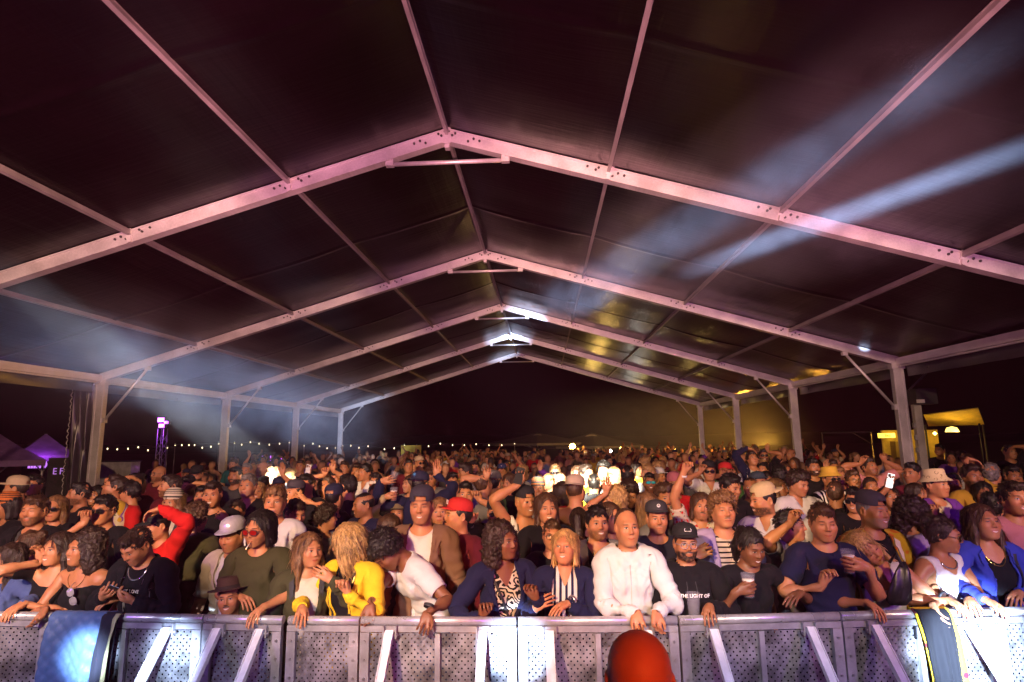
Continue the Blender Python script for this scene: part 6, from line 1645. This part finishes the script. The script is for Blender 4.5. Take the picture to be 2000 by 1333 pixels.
P(1550, 905, 27, "two-tone haired person turned right near the third right post", 1, "bob", "brown", "tan", (("tee", "maroon"),), yaw=-50)
P(1500, 940, 36, "woman glancing down beside the laughing woman", 1, "bob", "black", "light", (("tee", "black"),), pitch=12)
P(1795, 965, 40, "woman holding out a wine glass beside the purple jacket", 1, "bob", "dark", "tan", (("tee", "brown"),), yaw=30)
P(1862, 945, 38, "person with dark hair between the bucket hat and the mustard tee", 0, "short", "black", "tan", (("tee", "lilac"),), yaw=-30)
P(880, 1040, 50, "woman with light hair hidden between the brown jacket and the maroon shirt", 1, "long", "light", "light", (("long", "pink", "floral", "maroon"),), yaw=-10, d=4.9)
P(858, 1000, 46, "woman whose blond crown shows behind the red cap", 1, "bob", "light", "light", (("tee", "brown"),), yaw=10, d=5.2)
P(765, 1032, 44, "person whose brown hair shows above the bowed man's back", 1, "bob", "brown", "light", (("tee", "black"),), yaw=170, d=5.0)
# --- security guard in the pit
P(1247, 1322, 112, "bald guard in the pit seen from behind, scalp lit red and orange", 0, "none", "black", "light", (("collar", "black"),), yaw=176, body=180, d=1.52, name="person", group="security staff")
CAST[-1]["pit"] = True
# ---------------------------------------------------------------- the far rows: a pool of figures, copied with colours of their own
def far_rows(n):
    rg = random.Random(11); protos = []
    base = dict(hat=None, gl=None, arms=(), lean=0, beard=0, mou=0, smile=0, closed=0, roll=0, pitch=0, yaw=0, body=None, slim=1., group="spectators in the far rows", seed=None, name="person", trousers="black", hatback=False, twist=0)
    spec = [(0, "short", {}), (0, "fade", dict(yaw=30)), (0, "curly", dict(yaw=-30, pitch=8)), (0, "short", dict(beard=1)), (1, "long", dict(yaw=10)), (1, "long", dict(yaw=-35)), (1, "bob", dict(pitch=8)), (1, "pony", dict(yaw=50)),
            (0, "side", dict(yaw=-60)), (0, "buzz", dict(yaw=15, beard=.7)), (0, "short", dict(yaw=170)), (1, "long", dict(yaw=165)), (0, "short", dict(hat=("cap", "navy"))), (0, "short", dict(hat=("cap", "beige"), yaw=25)), (0, "short", dict(gl=("round", (.03, .03, .03))))]
    raise_ = [(0, "short", dict(), (("l", "up", -26, -34, .06, 20),)), (0, "curly", dict(yaw=20), (("r", "fist", 22, -30, .06, 60),)), (1, "long", dict(), (("r", "up", 18, -34, .06, 10),)), (0, "fade", dict(pitch=-8), (("l", "up", -22, -32, .05, 20), ("r", "up", 22, -30, .05, 20))), (1, "bob", dict(), (("l", "phone", -14, -22, .1, 40),)), (0, "short", dict(hat=("cap", "grey")), (("l", "fist", -20, -20, .1, 60),))]
    zones = [(150, 330, "by the curtain and the purple mast"), (330, 430, "left of the second left post"), (430, 580, "before the violet counter"), (580, 670, "near the last left posts"), (670, 770, "left of the yellow banner"), (770, 850, "under the yellow banner"), (850, 1000, "below the longest bulb string"), (1000, 1100, "under the dark parasol left of the amber lamp"), (1100, 1165, "below the amber globe lamp"), (1165, 1330, "right of the amber globe lamp"), (1330, 1450, "before the last right posts"), (1450, 1590, "by the third right post"), (1590, 1765, "before the awning frame"), (1765, 2010, "by the lamp stand and stall")]
    tops = ["black", "black", "black", "navy", "dgrey", "maroon", "white", "grey", "olive", "brown", "beige", "denim", "pink", "teal", "purple", "red", "mustard"]
    said = dict(dgrey="charcoal", denim="denim blue", teal="dark teal")
    hairs = ["black", "dark", "dark", "brown", "brown", "light", "blond", "grey"]
    spots = [at_depth(p["x"], p["y"], p["dist"])[:2] for p in CAST if not p.get("pit")]
    used = set(); made = {}; count = 0; tries = 0; per = {}
    while count < n and tries < 6000:
        tries += 1
        px = rg.uniform(150, 1990); d = 12.5 + 19 * rg.random() ** .85
        if px < 430 and d > 21: continue
        stat = rg.uniform(.94, 1.05); zh = 1.64 * stat
        # pixel of a head of that height at that distance
        q0 = at_depth(px, 880, d); q = np.array([q0[0], q0[1], zh])
        if any((q[0] - s[0]) ** 2 + (q[1] - s[1]) ** 2 < .52 ** 2 for s in spots): continue
        if abs(q[0] - RX) > HW + 3: continue
        up = rg.random() < .42; j = rg.randrange(len(raise_)) if up else rg.randrange(len(spec))
        sp = raise_[j] if up else spec[j]; fem, hair, kw = sp[:3]
        hcn, tc = rg.choice(hairs), rg.choice(tops); zone = next((z[2] for z in zones if z[0] <= px < z[1]), zones[-1][2])
        hat = kw.get("hat"); yaw = kw.get("yaw", 0)
        who = "woman" if fem else "man"
        head = f"{hat[1]} cap" if hat else {"long": "long ", "bob": "bobbed ", "pony": "tied "}.get(hair, "") + {"dark": "dark brown", "light": "light brown"}.get(hcn, hcn) + " hair"
        look = "seen from behind" if abs(yaw) > 120 else "facing right" if yaw > 40 else "facing left" if yaw < -40 else "bearded" if kw.get("beard") else "with glasses" if kw.get("gl") else ""
        if up: look = ["one open hand up", "a fist in the air", "an arm stretched up", "both arms up", "a phone up", "a fist by the cap"][j]
        lab = " ".join(f"{who} with {head} in {said.get(tc, tc)} {look} {zone}".split())
        if lab in used or len(lab.split()) > 16: continue
        used.add(lab); key = (up, j)
        if key not in made:
            pr = dict(base, x=1062, y=880, h=14, label=lab, fem=fem, hair=hair, hc=hcn, skin="light", top=(("tee", tc),), lod=2, d=18., zmin=None)
            pr.update({k: v for k, v in kw.items()}); pr["top"] = (("tee", tc),)
            if up:
                f = 14 / 26.; pr["arms"] = tuple((a[0], a[1], 1062 + a[2] * f, 880 + a[3] * f) + tuple(a[4:]) for a in sp[3])
            o = build_person(pr); made[key] = o
        else:
            src = made[key]; o = src.copy(); COL.objects.link(o)
            for ch in src.children:
                c = ch.copy(); COL.objects.link(c); c.parent = o
                for g in ch.children: e = g.copy(); COL.objects.link(e); e.parent = c
        sk = rg.choice(["light", "light", "tan", "tan", "fair", "brown"])
        o["label"] = lab; o.location = (q[0], q[1], 0); o.rotation_euler = (0, 0, math.radians(rg.uniform(-12, 12) + (.45 * yaw))); o.scale = (stat,) * 3
        o.color = SKINS[sk] + (1,); o["hairc"] = list(HC[hcn])
        for c in o.children:
            n0 = c.name.split(".")[0]
            if n0 == "hair": c.color = HC[hcn] + (1,)
            elif n0 == "t_shirt": c.color = tuple(CC[tc]) + (1,)
        spots.append(q[:2]); count += 1
    return count

def far_mass(n):
    """the rest of the crowd, past what can be counted: one object of small simple figures"""
    rg = random.Random(5); V0, Q0, W0 = SKIN[(False, 2)]; v, q = decimate(V0, Q0, .22, False); w = weights(v)
    ps = Pose()
    for sd in "LR": sx = 1 if sd == "L" else -1; ps.arm(sd, (sx * .25, -.14, .95), (sx * .5, .8, -.2)); ps.curl(sd, 40)
    R = ps.apply(v, w); grow = np.where(v[:, 2] > 1.5, 1.06, 1.13); top = (v[:, 2] < 1.46) & (v[:, 2] > .85) & (np.abs(v[:, 0]) < .40)
    hairm = ((v[:, 2] > 1.70) | ((v[:, 1] > .015) & (v[:, 2] > 1.575))); skinm = ~hairm & ((v[:, 2] >= 1.46) | (np.abs(v[:, 0]) >= .40))
    spots = [o.location[:2] for o in bpy.data.objects if o.name.split(".")[0] == "person" and o.parent is None]
    VV, QQ, CL = [], [], []; m = 0; tries = 0
    while m < n and tries < 9000:
        tries += 1; px = rg.uniform(300, 1995); d = 11 + 26 * rg.random()
        if px < 430 and d > 21: continue
        q0 = at_depth(px, 880, d); x, y = q0[0], q0[1]
        if abs(x - RX) > HW + 3 or any((x - a) ** 2 + (y - b) ** 2 < .40 ** 2 for a, b in spots): continue
        spots.append((x, y)); st = rg.uniform(.93, 1.06); a = math.radians(rg.uniform(-40, 40) if rg.random() < .85 else 180); c, s = math.cos(a), math.sin(a)
        p = R * st; p = np.stack([p[:, 0] * c - p[:, 1] * s + x, p[:, 0] * s + p[:, 1] * c + y, p[:, 2]], 1)
        col = np.tile(np.array(CC[rg.choice(["black", "black", "navy", "dgrey", "maroon", "white", "grey", "olive", "brown", "denim", "red", "beige"])]), (len(v), 1))
        col[hairm] = HC[rg.choice(["black", "dark", "dark", "brown", "light", "blond"])]; col[skinm] = SKINS[rg.choice(["light", "tan", "tan", "fair"])]; col[v[:, 2] < .9] = (.01, .01, .015)
        VV.append(p); QQ.append(q + m * len(v)); CL.append(col); m += 1
    mt = Mat("small_figures"); cn = mt.n("ShaderNodeAttribute", attribute_name="tint"); mt.set("Base Color", cn.outputs[0]); mt.set("Roughness", .7)
    V, C_ = np.concatenate(VV), np.concatenate(CL); me = np_mesh("crowd", V, np.concatenate(QQ), mt.m)
    at = me.color_attributes.new("tint", "FLOAT_COLOR", "POINT"); at.data.foreach_set("color", np.concatenate([C_, np.ones((len(C_), 1))], 1).astype(np.float32).ravel())
    tag(link_mesh("crowd", me), kind="stuff"); return m
# ---------------------------------------------------------------- build them
def spread(cast):
    """estimate standing points and push apart whoever would share the same spot"""
    for p in cast:
        d = p.get("d") or F_PX * .238 / p["h"]; p["d"] = d
    for it in range(40):
        moved = 0
        for i, a in enumerate(cast):
            if a.get("pit"): continue
            pa = at_depth(a["x"], a["y"], a["d"])[:2]
            for b in cast[i + 1:]:
                if b.get("pit"): continue
                pb = at_depth(b["x"], b["y"], b["d"])[:2]
                r = np.linalg.norm(pa - pb)
                if r < .36:
                    s = (.36 - r) * .5; f, n = (a, b) if a["d"] > b["d"] or (a["d"] == b["d"] and a["y"] < b["y"]) else (b, a)
                    f["d"] += s * .8 + .01; n["d"] = max(n["d"] - s * .3, 4.0 if n["d"] >= 4.0 else n["d"]); moved += 1
        if not moved: break
cheer = random.Random(3)
for p in CAST:                                     # a party: most of those who face the stage smile a little
    if not p["smile"] and p["pitch"] < 12 and not any(w in p["label"] for w in ("stern", "star", "closed", "cigarette", "behind", "singing")): p["smile"] = cheer.choice((0, .35, .6, .8, .9))
spread(CAST)
for p in CAST: build_person(p)
GUARD = CAST[-1]
print("far people", far_rows(128))
print("mass", far_mass(210))

# ---------------------------------------------------------------- lettering, trimmings and things laid over the rail
from mathutils.bvhtree import BVHTree
def who(x, y): return next(p for p in CAST if p["x"] == x and p["y"] == y)
def rest_of(o):
    n = len(o.data.vertices); r = np.empty(n * 3, np.float32); o.data.attributes["rest"].data.foreach_get("vector", r); return r.reshape(-1, 3).astype(float)
_bvh = {}
def applique(p, ci, name, V, F, mat, col=None, off=.004, back=False, side=None):
    """lay a flat shape (x, z at rest) on the chest or back of a garment so that it bends with the cloth"""
    g = p["clothes"][ci]
    if g.name not in _bvh:
        R = rest_of(g); _bvh[g.name] = BVHTree.FromPolygons([tuple(v) for v in R], [tuple(q.vertices) for q in g.data.polygons])
    t = _bvh[g.name]; out = []
    d = -1 if back else 1
    for x, z in V:
        h = t.ray_cast(Vector((x, -1 * d, z)), Vector((0, d, 0)))
        y = h[0].y if h[0] else -.12 * d
        out.append((x, y - off * d, z))
    R = np.array(out); W_ = weights(R); q = p["pose"].apply(R, W_) * np.array([p["slim"], 1, 1])
    me = bpy.data.meshes.new(name); me.from_pydata(q.tolist(), [], F); me.materials.append(mat)
    a = me.attributes.new("rest", "FLOAT_VECTOR", "POINT"); a.data.foreach_set("vector", np.ascontiguousarray(R, np.float32).ravel())
    o = link_mesh(name, me, None, g)
    if col is not None: o.color = tuple(cc(col)) + (1,)
    return o
def words(p, ci, body, x, z, size, mat=None, slant=0., bold=.0):
    me = text_mesh(body, size, M["white_print"], 0, bold); V = [(x + v.co.x + slant * v.co.y, z + v.co.y) for v in me.vertices]; F = [tuple(f.vertices) for f in me.polygons]
    o = applique(p, ci, "lettering", V, F, mat or M["white_print"], off=.0045); bpy.data.meshes.remove(me); return o
def strip(p, ci, name, pts, w, mat, col, off=.006, n=6):
    V, F = [], []
    P2 = []
    for a, b in zip(pts, pts[1:]):
        for k in range(n): P2.append((a[0] + (b[0] - a[0]) * k / n, a[1] + (b[1] - a[1]) * k / n))
    P2.append(pts[-1])
    for i, (x, z) in enumerate(P2):
        a, b = P2[max(0, i - 1)], P2[min(len(P2) - 1, i + 1)]; dx, dz = b[0] - a[0], b[1] - a[1]; L = math.hypot(dx, dz) or 1
        V += [(x - dz / L * w / 2, z + dx / L * w / 2), (x + dz / L * w / 2, z - dx / L * w / 2)]
    F = [(2 * i, 2 * i + 1, 2 * i + 3, 2 * i + 2) for i in range(len(P2) - 1)]
    return applique(p, ci, name, V, F, mat, col, off)
def fill(p, ci, name, quad, mat, col, off=.008, n=6):
    A, B, C_, D = [np.array(q, float) for q in quad]; V, F = [], []
    for i in range(n + 1):
        for j in range(n + 1): s, t = i / n, j / n; V.append(tuple((A * (1 - s) + B * s) * (1 - t) + (D * (1 - s) + C_ * s) * t))
    for i in range(n):
        for j in range(n): a = i * (n + 1) + j; F.append((a, a + n + 1, a + n + 2, a + 1))
    return applique(p, ci, name, V, F, mat, col, off)
CP = M["cloth_None"]
p = who(262, 1070); words(p, 1, "I DON'T LOVE ANY", .0, 1.315, .034, bold=.0008); words(p, 1, "closed", .012, 1.272, .036, bold=.0008)
strip(p, 0, "zip", [(.085, 1.40), (.06, 1.2), (.045, .95)], .008, M["white_print"], None); strip(p, 0, "zip", [(-.085, 1.40), (-.06, 1.2), (-.045, .95)], .008, M["white_print"], None)
strip(p, 0, "piping", [(.16, 1.42), (.15, 1.30), (.12, 1.16)], .006, CP, "grey"); strip(p, 0, "piping", [(-.16, 1.42), (-.15, 1.30), (-.12, 1.16)], .006, CP, "grey")
p = who(1340, 1062); words(p, 0, "THE LIGHT OF", .014, 1.312, .031, bold=.0012)
for s in (-1, 1): strip(p, 0, "drawstring", [(s * .03, 1.40), (s * .035, 1.30)], .005, CP, "dgrey", .009)
p = who(1226, 1030)
strip(p, 0, "zip", [(0, 1.425), (0, 1.31)], .007, M["steel"], None, .006); strip(p, 0, "front_seam", [(0, 1.31), (0, .95)], .004, CP, "cream", .003)
for s in (-1, 1): strip(p, 0, "drawstring", [(s * .035, 1.415), (s * .04, 1.24)], .006, CP, "white", .010); strip(p, 0, "pocket_seam", [(s * .05, 1.06), (s * .12, .95)], .005, CP, "cream", .004)
p = who(752, 1082); words(p, 0, "-ayo", .05, 1.30, .022)
p = who(451, 1047); words(p, 1, "PARIS", .01, 1.20, .035)
for key in ((987, 1058), (1102, 1069)):
    p = who(*key)
    for s in (-1, 1):
        fill(p, 0, "lapel", [(s * .030, 1.07), (s * .105, 1.37), (s * .150, 1.33), (s * .085, 1.20)], CP, "navy", .010); fill(p, 0, "lapel", [(s * .098, 1.37), (s * .085, 1.45), (s * .125, 1.44), (s * .152, 1.365)], CP, "navy", .010)
strip(who(987, 1058), 1, "bag_strap", [(-.10, 1.43), (-.02, 1.22), (.07, 1.0), (.10, .9)], .018, M["dark"], None, .012)
p = who(1924, 1020)
for s in (-1, 1):
    fill(p, 0, "collar", [(s * .062, 1.40), (s * .080, 1.475), (s * .125, 1.44), (s * .115, 1.36)], CP, "blue", .012); fill(p, 0, "pocket", [(s * .095, 1.27), (s * .165, 1.27), (s * .160, 1.17), (s * .100, 1.17)], CP, "blue", .006); strip(p, 0, "button_band", [(s * .085, 1.36), (s * .058, 1.0)], .012, CP, "blue", .006)
strip(p, 0, "bag_strap", [(.115, 1.44), (.10, 1.2), (.09, .95)], .024, M["dark"], None, .014)
p = who(676, 1062); strip(p, 0, "cuff_band", [(.075, 1.42), (.085, 1.30), (.05, .96)], .020, M["dark"], None, .006); strip(p, 0, "cuff_band", [(-.075, 1.42), (-.085, 1.30), (-.05, .96)], .020, M["dark"], None, .006)
for s in (-1, 1): words(p, 0, "X", s * .13, 1.31, .05, M["dark"]); words(p, 0, "X", s * .12, 1.12, .05, M["dark"])
p = who(607, 1075)
for s in (-1, 1): fill(p, 0, "collar", [(s * .062, 1.38), (s * .080, 1.47), (s * .125, 1.43), (s * .115, 1.32)], CP, "dgrey", .010)
p = who(823, 990)
for s in (-1, 1): fill(p, 0, "collar", [(s * .055, 1.385), (s * .075, 1.485), (s * .12, 1.45), (s * .105, 1.35)], CP, "brown", .012)
p = who(1709, 999)
for s in (-1, 1): fill(p, 0, "collar", [(s * .060, 1.38), (s * .078, 1.48), (s * .13, 1.44), (s * .115, 1.30)], CP, "cream", .012)
p = who(158, 1072); strip(p, 0, "bag_strap", [(-.13, 1.385), (-.10, 1.25), (-.05, 1.1)], .020, M["dark"], None, .010)
for key, cs in (((1168, 1022), "grey"), ((1470, 896), "navy"), ((65, 998), "black")):
    for s in (-1, 1): fill(who(*key), 0, "collar", [(s * .055, 1.36), (s * .075, 1.47), (s * .12, 1.44), (s * .105, 1.32)], CP, cs, .012)
# tattoo on the bare back
p = who(1126, 958); p["clothes"] = [p["obj"]]
for pts in ([(-.075, 1.335), (-.020, 1.290)], [(-.020, 1.335), (-.075, 1.290)]): strip_o = None; V = []; a, b = pts; V = [(a[0], a[1] + .004), (a[0], a[1] - .004), (b[0], b[1] - .004), (b[0], b[1] + .004)]; applique(p, 0, "tattoo", V, [(0, 1, 2, 3)], plain("tattoo_ink_%d" % int(a[0] * 1000), (.03, .03, .05), .6), None, .002, True)
# badges on caps
def badge(p, body, size, mat, z=1.735, y=-.104, back=False, patch=None):
    h = p["hat_obj"]
    if patch is not None: MB().box((0, y + .004, z), (.052, .004, .034)).build("patch", patch, h)
    else: link_mesh("lettering", text_mesh(body, size, mat, .001, .0006), None, h, (0, y, z), (math.radians(78), 0, 0))
badge(who(966, 944), "NY", .036, M["white_print"]); badge(who(968, 1003), "8", .03, M["dark"], patch=plain("yellow_patch", (.75, .62, .04), .6)); badge(who(968, 1003), "8", .026, M["dark"], y=-.1045)
badge(who(890, 1008), "", .03, None, patch=plain("red_cap_patch", (.75, .55, .60), .6)); badge(who(824, 948), "*", .08, plain("blue_badge", (.10, .35, .75), .6), z=1.722); badge(who(1284, 1013), "O", .036, M["white_print"]); badge(who(1284, 1013), "x", .022, M["white_print"], z=1.733)
badge(who(1340, 1062), "(___)", .024, M["white_print"]); badge(who(980, 921), "o", .045, M["white_print"])
# flat brim underside and wristbands
def wristband(p, sd, mat, r=.034, h=.018, at=-.035):
    R, q = hand_frame(p, sd); sx = 1 if sd == "L" else -1; ax = R @ np.array([sx, 0, 0.]); s = p["s"]; c = q + ax * at * s
    x = unit(np.cross(ax, [.3, .2, .9])); y = np.cross(ax, x); b = MB()
    b.lathe([(r * .92, -h / 2), (r, -h / 2), (r, h / 2), (r * .92, h / 2)], 14)
    o = b.build("wristband", mat, None); o.matrix_world = Matrix([[x[i], y[i], ax[i], c[i]] for i in range(3)] + [[0, 0, 0, 1]])
    bpy.context.view_layer.update(); w = o.matrix_world.copy(); o.parent = p["obj"]; o.matrix_parent_inverse = p["obj"].matrix_basis.inverted(); o.matrix_basis = w
    return o
WB = plain("white_band", (.75, .72, .70), .5)
for key, sd, mat in (((1371, 990), "R", WB), ((824, 948), "L", M["dark"]), ((946, 945), "L", M["dark"]), ((776, 1003), "R", M["dark"]), ((752, 1082), "L", M["dark"]), ((968, 1003), "R", M["bolt"]), ((1848, 1046), "R", M["dark"]), ((262, 1070), "L", M["bolt"]), ((1419, 924), "R", WB), ((1102, 1069), "L", M["bolt"]), ((655, 935), "L", M["dark"])):
    p = who(*key); wristband(p, sd, mat)
# necklaces
def necklace(p, drop, r, mat, wide=.075):
    V = []
    pts = [(wide * math.cos(a), 1.46 + (drop - .0) * math.sin(a)) for a in np.linspace(math.pi, 2 * math.pi, 15)]
    R = []
    S = SKIN[(bool(p["fem"]), p["lodd"])]; tr = BVHTree.FromPolygons([tuple(v) for v in S[0]], [tuple(int(i) for i in f) for f in S[1]])
    for x, z in pts:
        h = tr.ray_cast(Vector((x, -1, z)), Vector((0, 1, 0))); R.append((x, (h[0].y if h[0] else -.03) - r - .003, z))
    R = np.array(R); q = p["pose"].apply(R, weights(R)); MB().tube(q, r, 6).build("necklace", mat, p["obj"])
SILV = plain("silver_chain", (.7, .68, .66), .2, .9); GOLD = plain("gold_chain", (.65, .42, .12), .2, .9)
necklace(who(262, 1070), .075, .006, SILV); necklace(who(1924, 1020), .10, .003, GOLD); necklace(who(1028, 981), .13, .004, M["dark"]); necklace(who(158, 1072), .08, .002, GOLD); necklace(who(676, 1062), .13, .003, GOLD); necklace(who(1848, 1046), .045, .005, SILV)
# cigarette
p = who(502, 1034); R, q = p["pose"].R[BI["head"]], p["pose"].P[BI["head"]]
a, b_ = [p["root"] + p["s"] * (p["Rz"] @ (R @ (np.array(v) - REST[BI["head"]]) + q)) for v in ((.006, -.097, 1.577), (.016, -.165, 1.548))]
t = MB().tube([a, a + (b_ - a) * .3], .0042, 8).build("cigarette", plain("cork_tip", (.5, .28, .10), .7)); MB().tube([a + (b_ - a) * .3, b_], .0042, 8).build("paper", M["white_print"], t); MB().tube([b_, b_ + (b_ - a) * .06], .004, 8).build("ember", glow("ember", (1, .25, .03), 4), t)
tag(t, "lit cigarette between the lips of the man in red sunglasses", "cigarette")
# empty cup behind the rail
c = at_y(1355, 1187, barrier_y(1.15) + .075)
t = link_mesh("beer_cup", cup_me, None, None, (c[0], c[1], c[2] - .06)); t.scale = (1.15,) * 3; tag(t, "empty clear cup behind the rail in front of the printed black hoodie", "cup", "plastic cups in the crowd")
# sunglasses hanging on the black dress
p = who(158, 1072)
# garments laid over the rail
def draped(name, top, bot, mat, front, back, wav, seed, lab, cat, quilt=0., nu=56, nv=84, thick=.012, quad=None):
    """cloth over the rail: TOP and BOT give its span in photo pixels along the rail and at the bottom of its front"""
    def railpt(px):
        k = next((i for i in range(len(jp) - 1) if jp[i][0] <= px < jp[i + 1][0]), 0); t = (px - jp[k][0]) / (jp[k + 1][0] - jp[k][0]); return J[k] + (J[k + 1] - J[k]) * t
    A, B = railpt(top[0]), railpt(top[1]); C2, D2 = railpt(bot[0]), railpt(bot[1]); V = []
    for j in range(nv):
        s = -back + (front + back) * j / (nv - 1)                       # along the cloth, 0 on top of the rail
        r = RR + .008
        if abs(s) < r * 1.5: a = s / r; dy, z = -math.sin(a) * r, BH - RR + math.cos(a) * r
        elif s < 0: dy, z = r, BH - RR + r * .07 - (-s - r * 1.5)
        else: dy, z = -r, BH - RR + r * .07 - (s - r * 1.5)
        g = min(1, max(0, s / front))
        for i in range(nu):
            u = i / (nu - 1); L0 = A * (1 - g) + C2 * g; R0 = B * (1 - g) + D2 * g; q = L0 + (R0 - L0) * u
            n = vnoise(np.array([[u * wav * 2, s * 3, seed]]), seed)[0]; f = math.sin(u * wav * math.pi + seed + .8 * n) * .020 + n * .014
            out = dy - (f + .03) * min(1, max(0, s) * 6) if s > 0 else dy
            pz = z + (n * .02 if s > .2 else 0)
            if quilt: 
                k1, k2 = (u * 1.0 * abs(R0[0] - L0[0]) + s) / .085, (u * abs(R0[0] - L0[0]) - s) / .085
                out -= quilt * (abs(math.sin(k1 * math.pi)) * abs(math.sin(k2 * math.pi))) ** .5
            V.append((q[0], q[1] + out, pz))
    V = np.array(V); o0 = V.mean(0); o0[2] = V[:, 2].min()
    ii = np.arange(nv - 1)[:, None] * nu + np.arange(nu - 1)[None]
    me = np_mesh(name, V - o0, np.stack([ii, ii + 1, ii + nu + 1, ii + nu], -1).reshape(-1, 4), mat, rest=V)
    o = link_mesh(name, me, None, None, o0); sm = o.modifiers.new("thick", "SOLIDIFY"); sm.thickness = thick; sm.offset = 0
    if lab: tag(o, lab, cat)
    return o, o0
j1, c1 = draped("jacket", (112, 232), (88, 212), M["cloth_shiny"], 1.02, .20, 3.2, 2, "quilted blue jacket draped over the rail under the woman with the big dark mane", "jacket", .012); j1.color = (.075, .13, .26, 1)
l1, c2 = draped("lining", (214, 246), (196, 226), M["cloth_None"], 1.0, .16, 2.0, 5, None, None, 0, 12, 30); l1.color = (.02, .02, .03, 1); l1.parent = j1; l1.location = Vector(c2) - Vector(c1); l1.location.y -= .02
z1, c3 = draped("zip_tape", (238, 248), (218, 230), plain("pale_zip", (.42, .42, .20), .6), .98, .10, .6, 5, None, None, 0, 4, 30, .006); z1.parent = j1; z1.location = Vector(c3) - Vector(c1); z1.location.y -= .035
y1, c1 = draped("jacket", (1776, 1846), (1796, 1862), M["cloth_spots"], .62, .18, 2.4, 7, "yellow printed garment hanging over the rail behind the black one", "garment"); y1.color = cc("yellow") + (1,); y1["second"] = list(cc("maroon"))
k1, c2 = draped("jacket", (1778, 1836), (1806, 1846), M["cloth_None"], 1.0, .20, 2.2, 9, "long black garment hanging over the rail by the blond woman's hand", "garment"); k1.color = cc("black") + (1,); k1.location.y -= .045
# black shoulder bag of the blond woman
p = who(1693, 1074); c = at_y(1758, 1148, p["root"][1] - .20)
t = empty("shoulder_bag", c, 0); tag(t, "shiny black shoulder bag hanging across the front of the blond woman", "bag")
b = MB(); b.lathe([(.002, -.115), (.060, -.105), (.080, -.07), (.072, .02), (.045, .10), (.016, .16)], 18, sx=1., sy=.36, cap=True)
for v in b.bm.verts: v.co.y += .012 * math.sin(v.co.z * 90 + v.co.x * 60); v.co.x += .026 * v.co.z / .1
b.build("pouch", M["leather"], t).color = (.012, .012, .013, 1)
s0 = at_y(1738, 1098, p["root"][1] - .12) - c; MB().tube([(.03, 0, .13), (.0, -.0, .22), tuple(s0)], .011, 7).build("strap", M["dark"], t)
# sunglasses tucked in the dress
c = at_y(140, 1166, who(158, 1072)["root"][1] - .19)
t = empty("sunglasses", c, .3); tag(t, "sunglasses hanging from the neckline of the black dress", "sunglasses")
for nm, mt in (("frame", M["plastic"]), ("lens", M["lens"])): q = link_mesh(nm, glasses_mesh("sun", nm), None, t, (.02, 0, 1.62), (0, math.radians(70), 0)); q.location = (-1.64 * math.sin(math.radians(70)), .11, -1.64 * math.cos(math.radians(70)) + .0); q.color = (.25, .24, .26, 1)
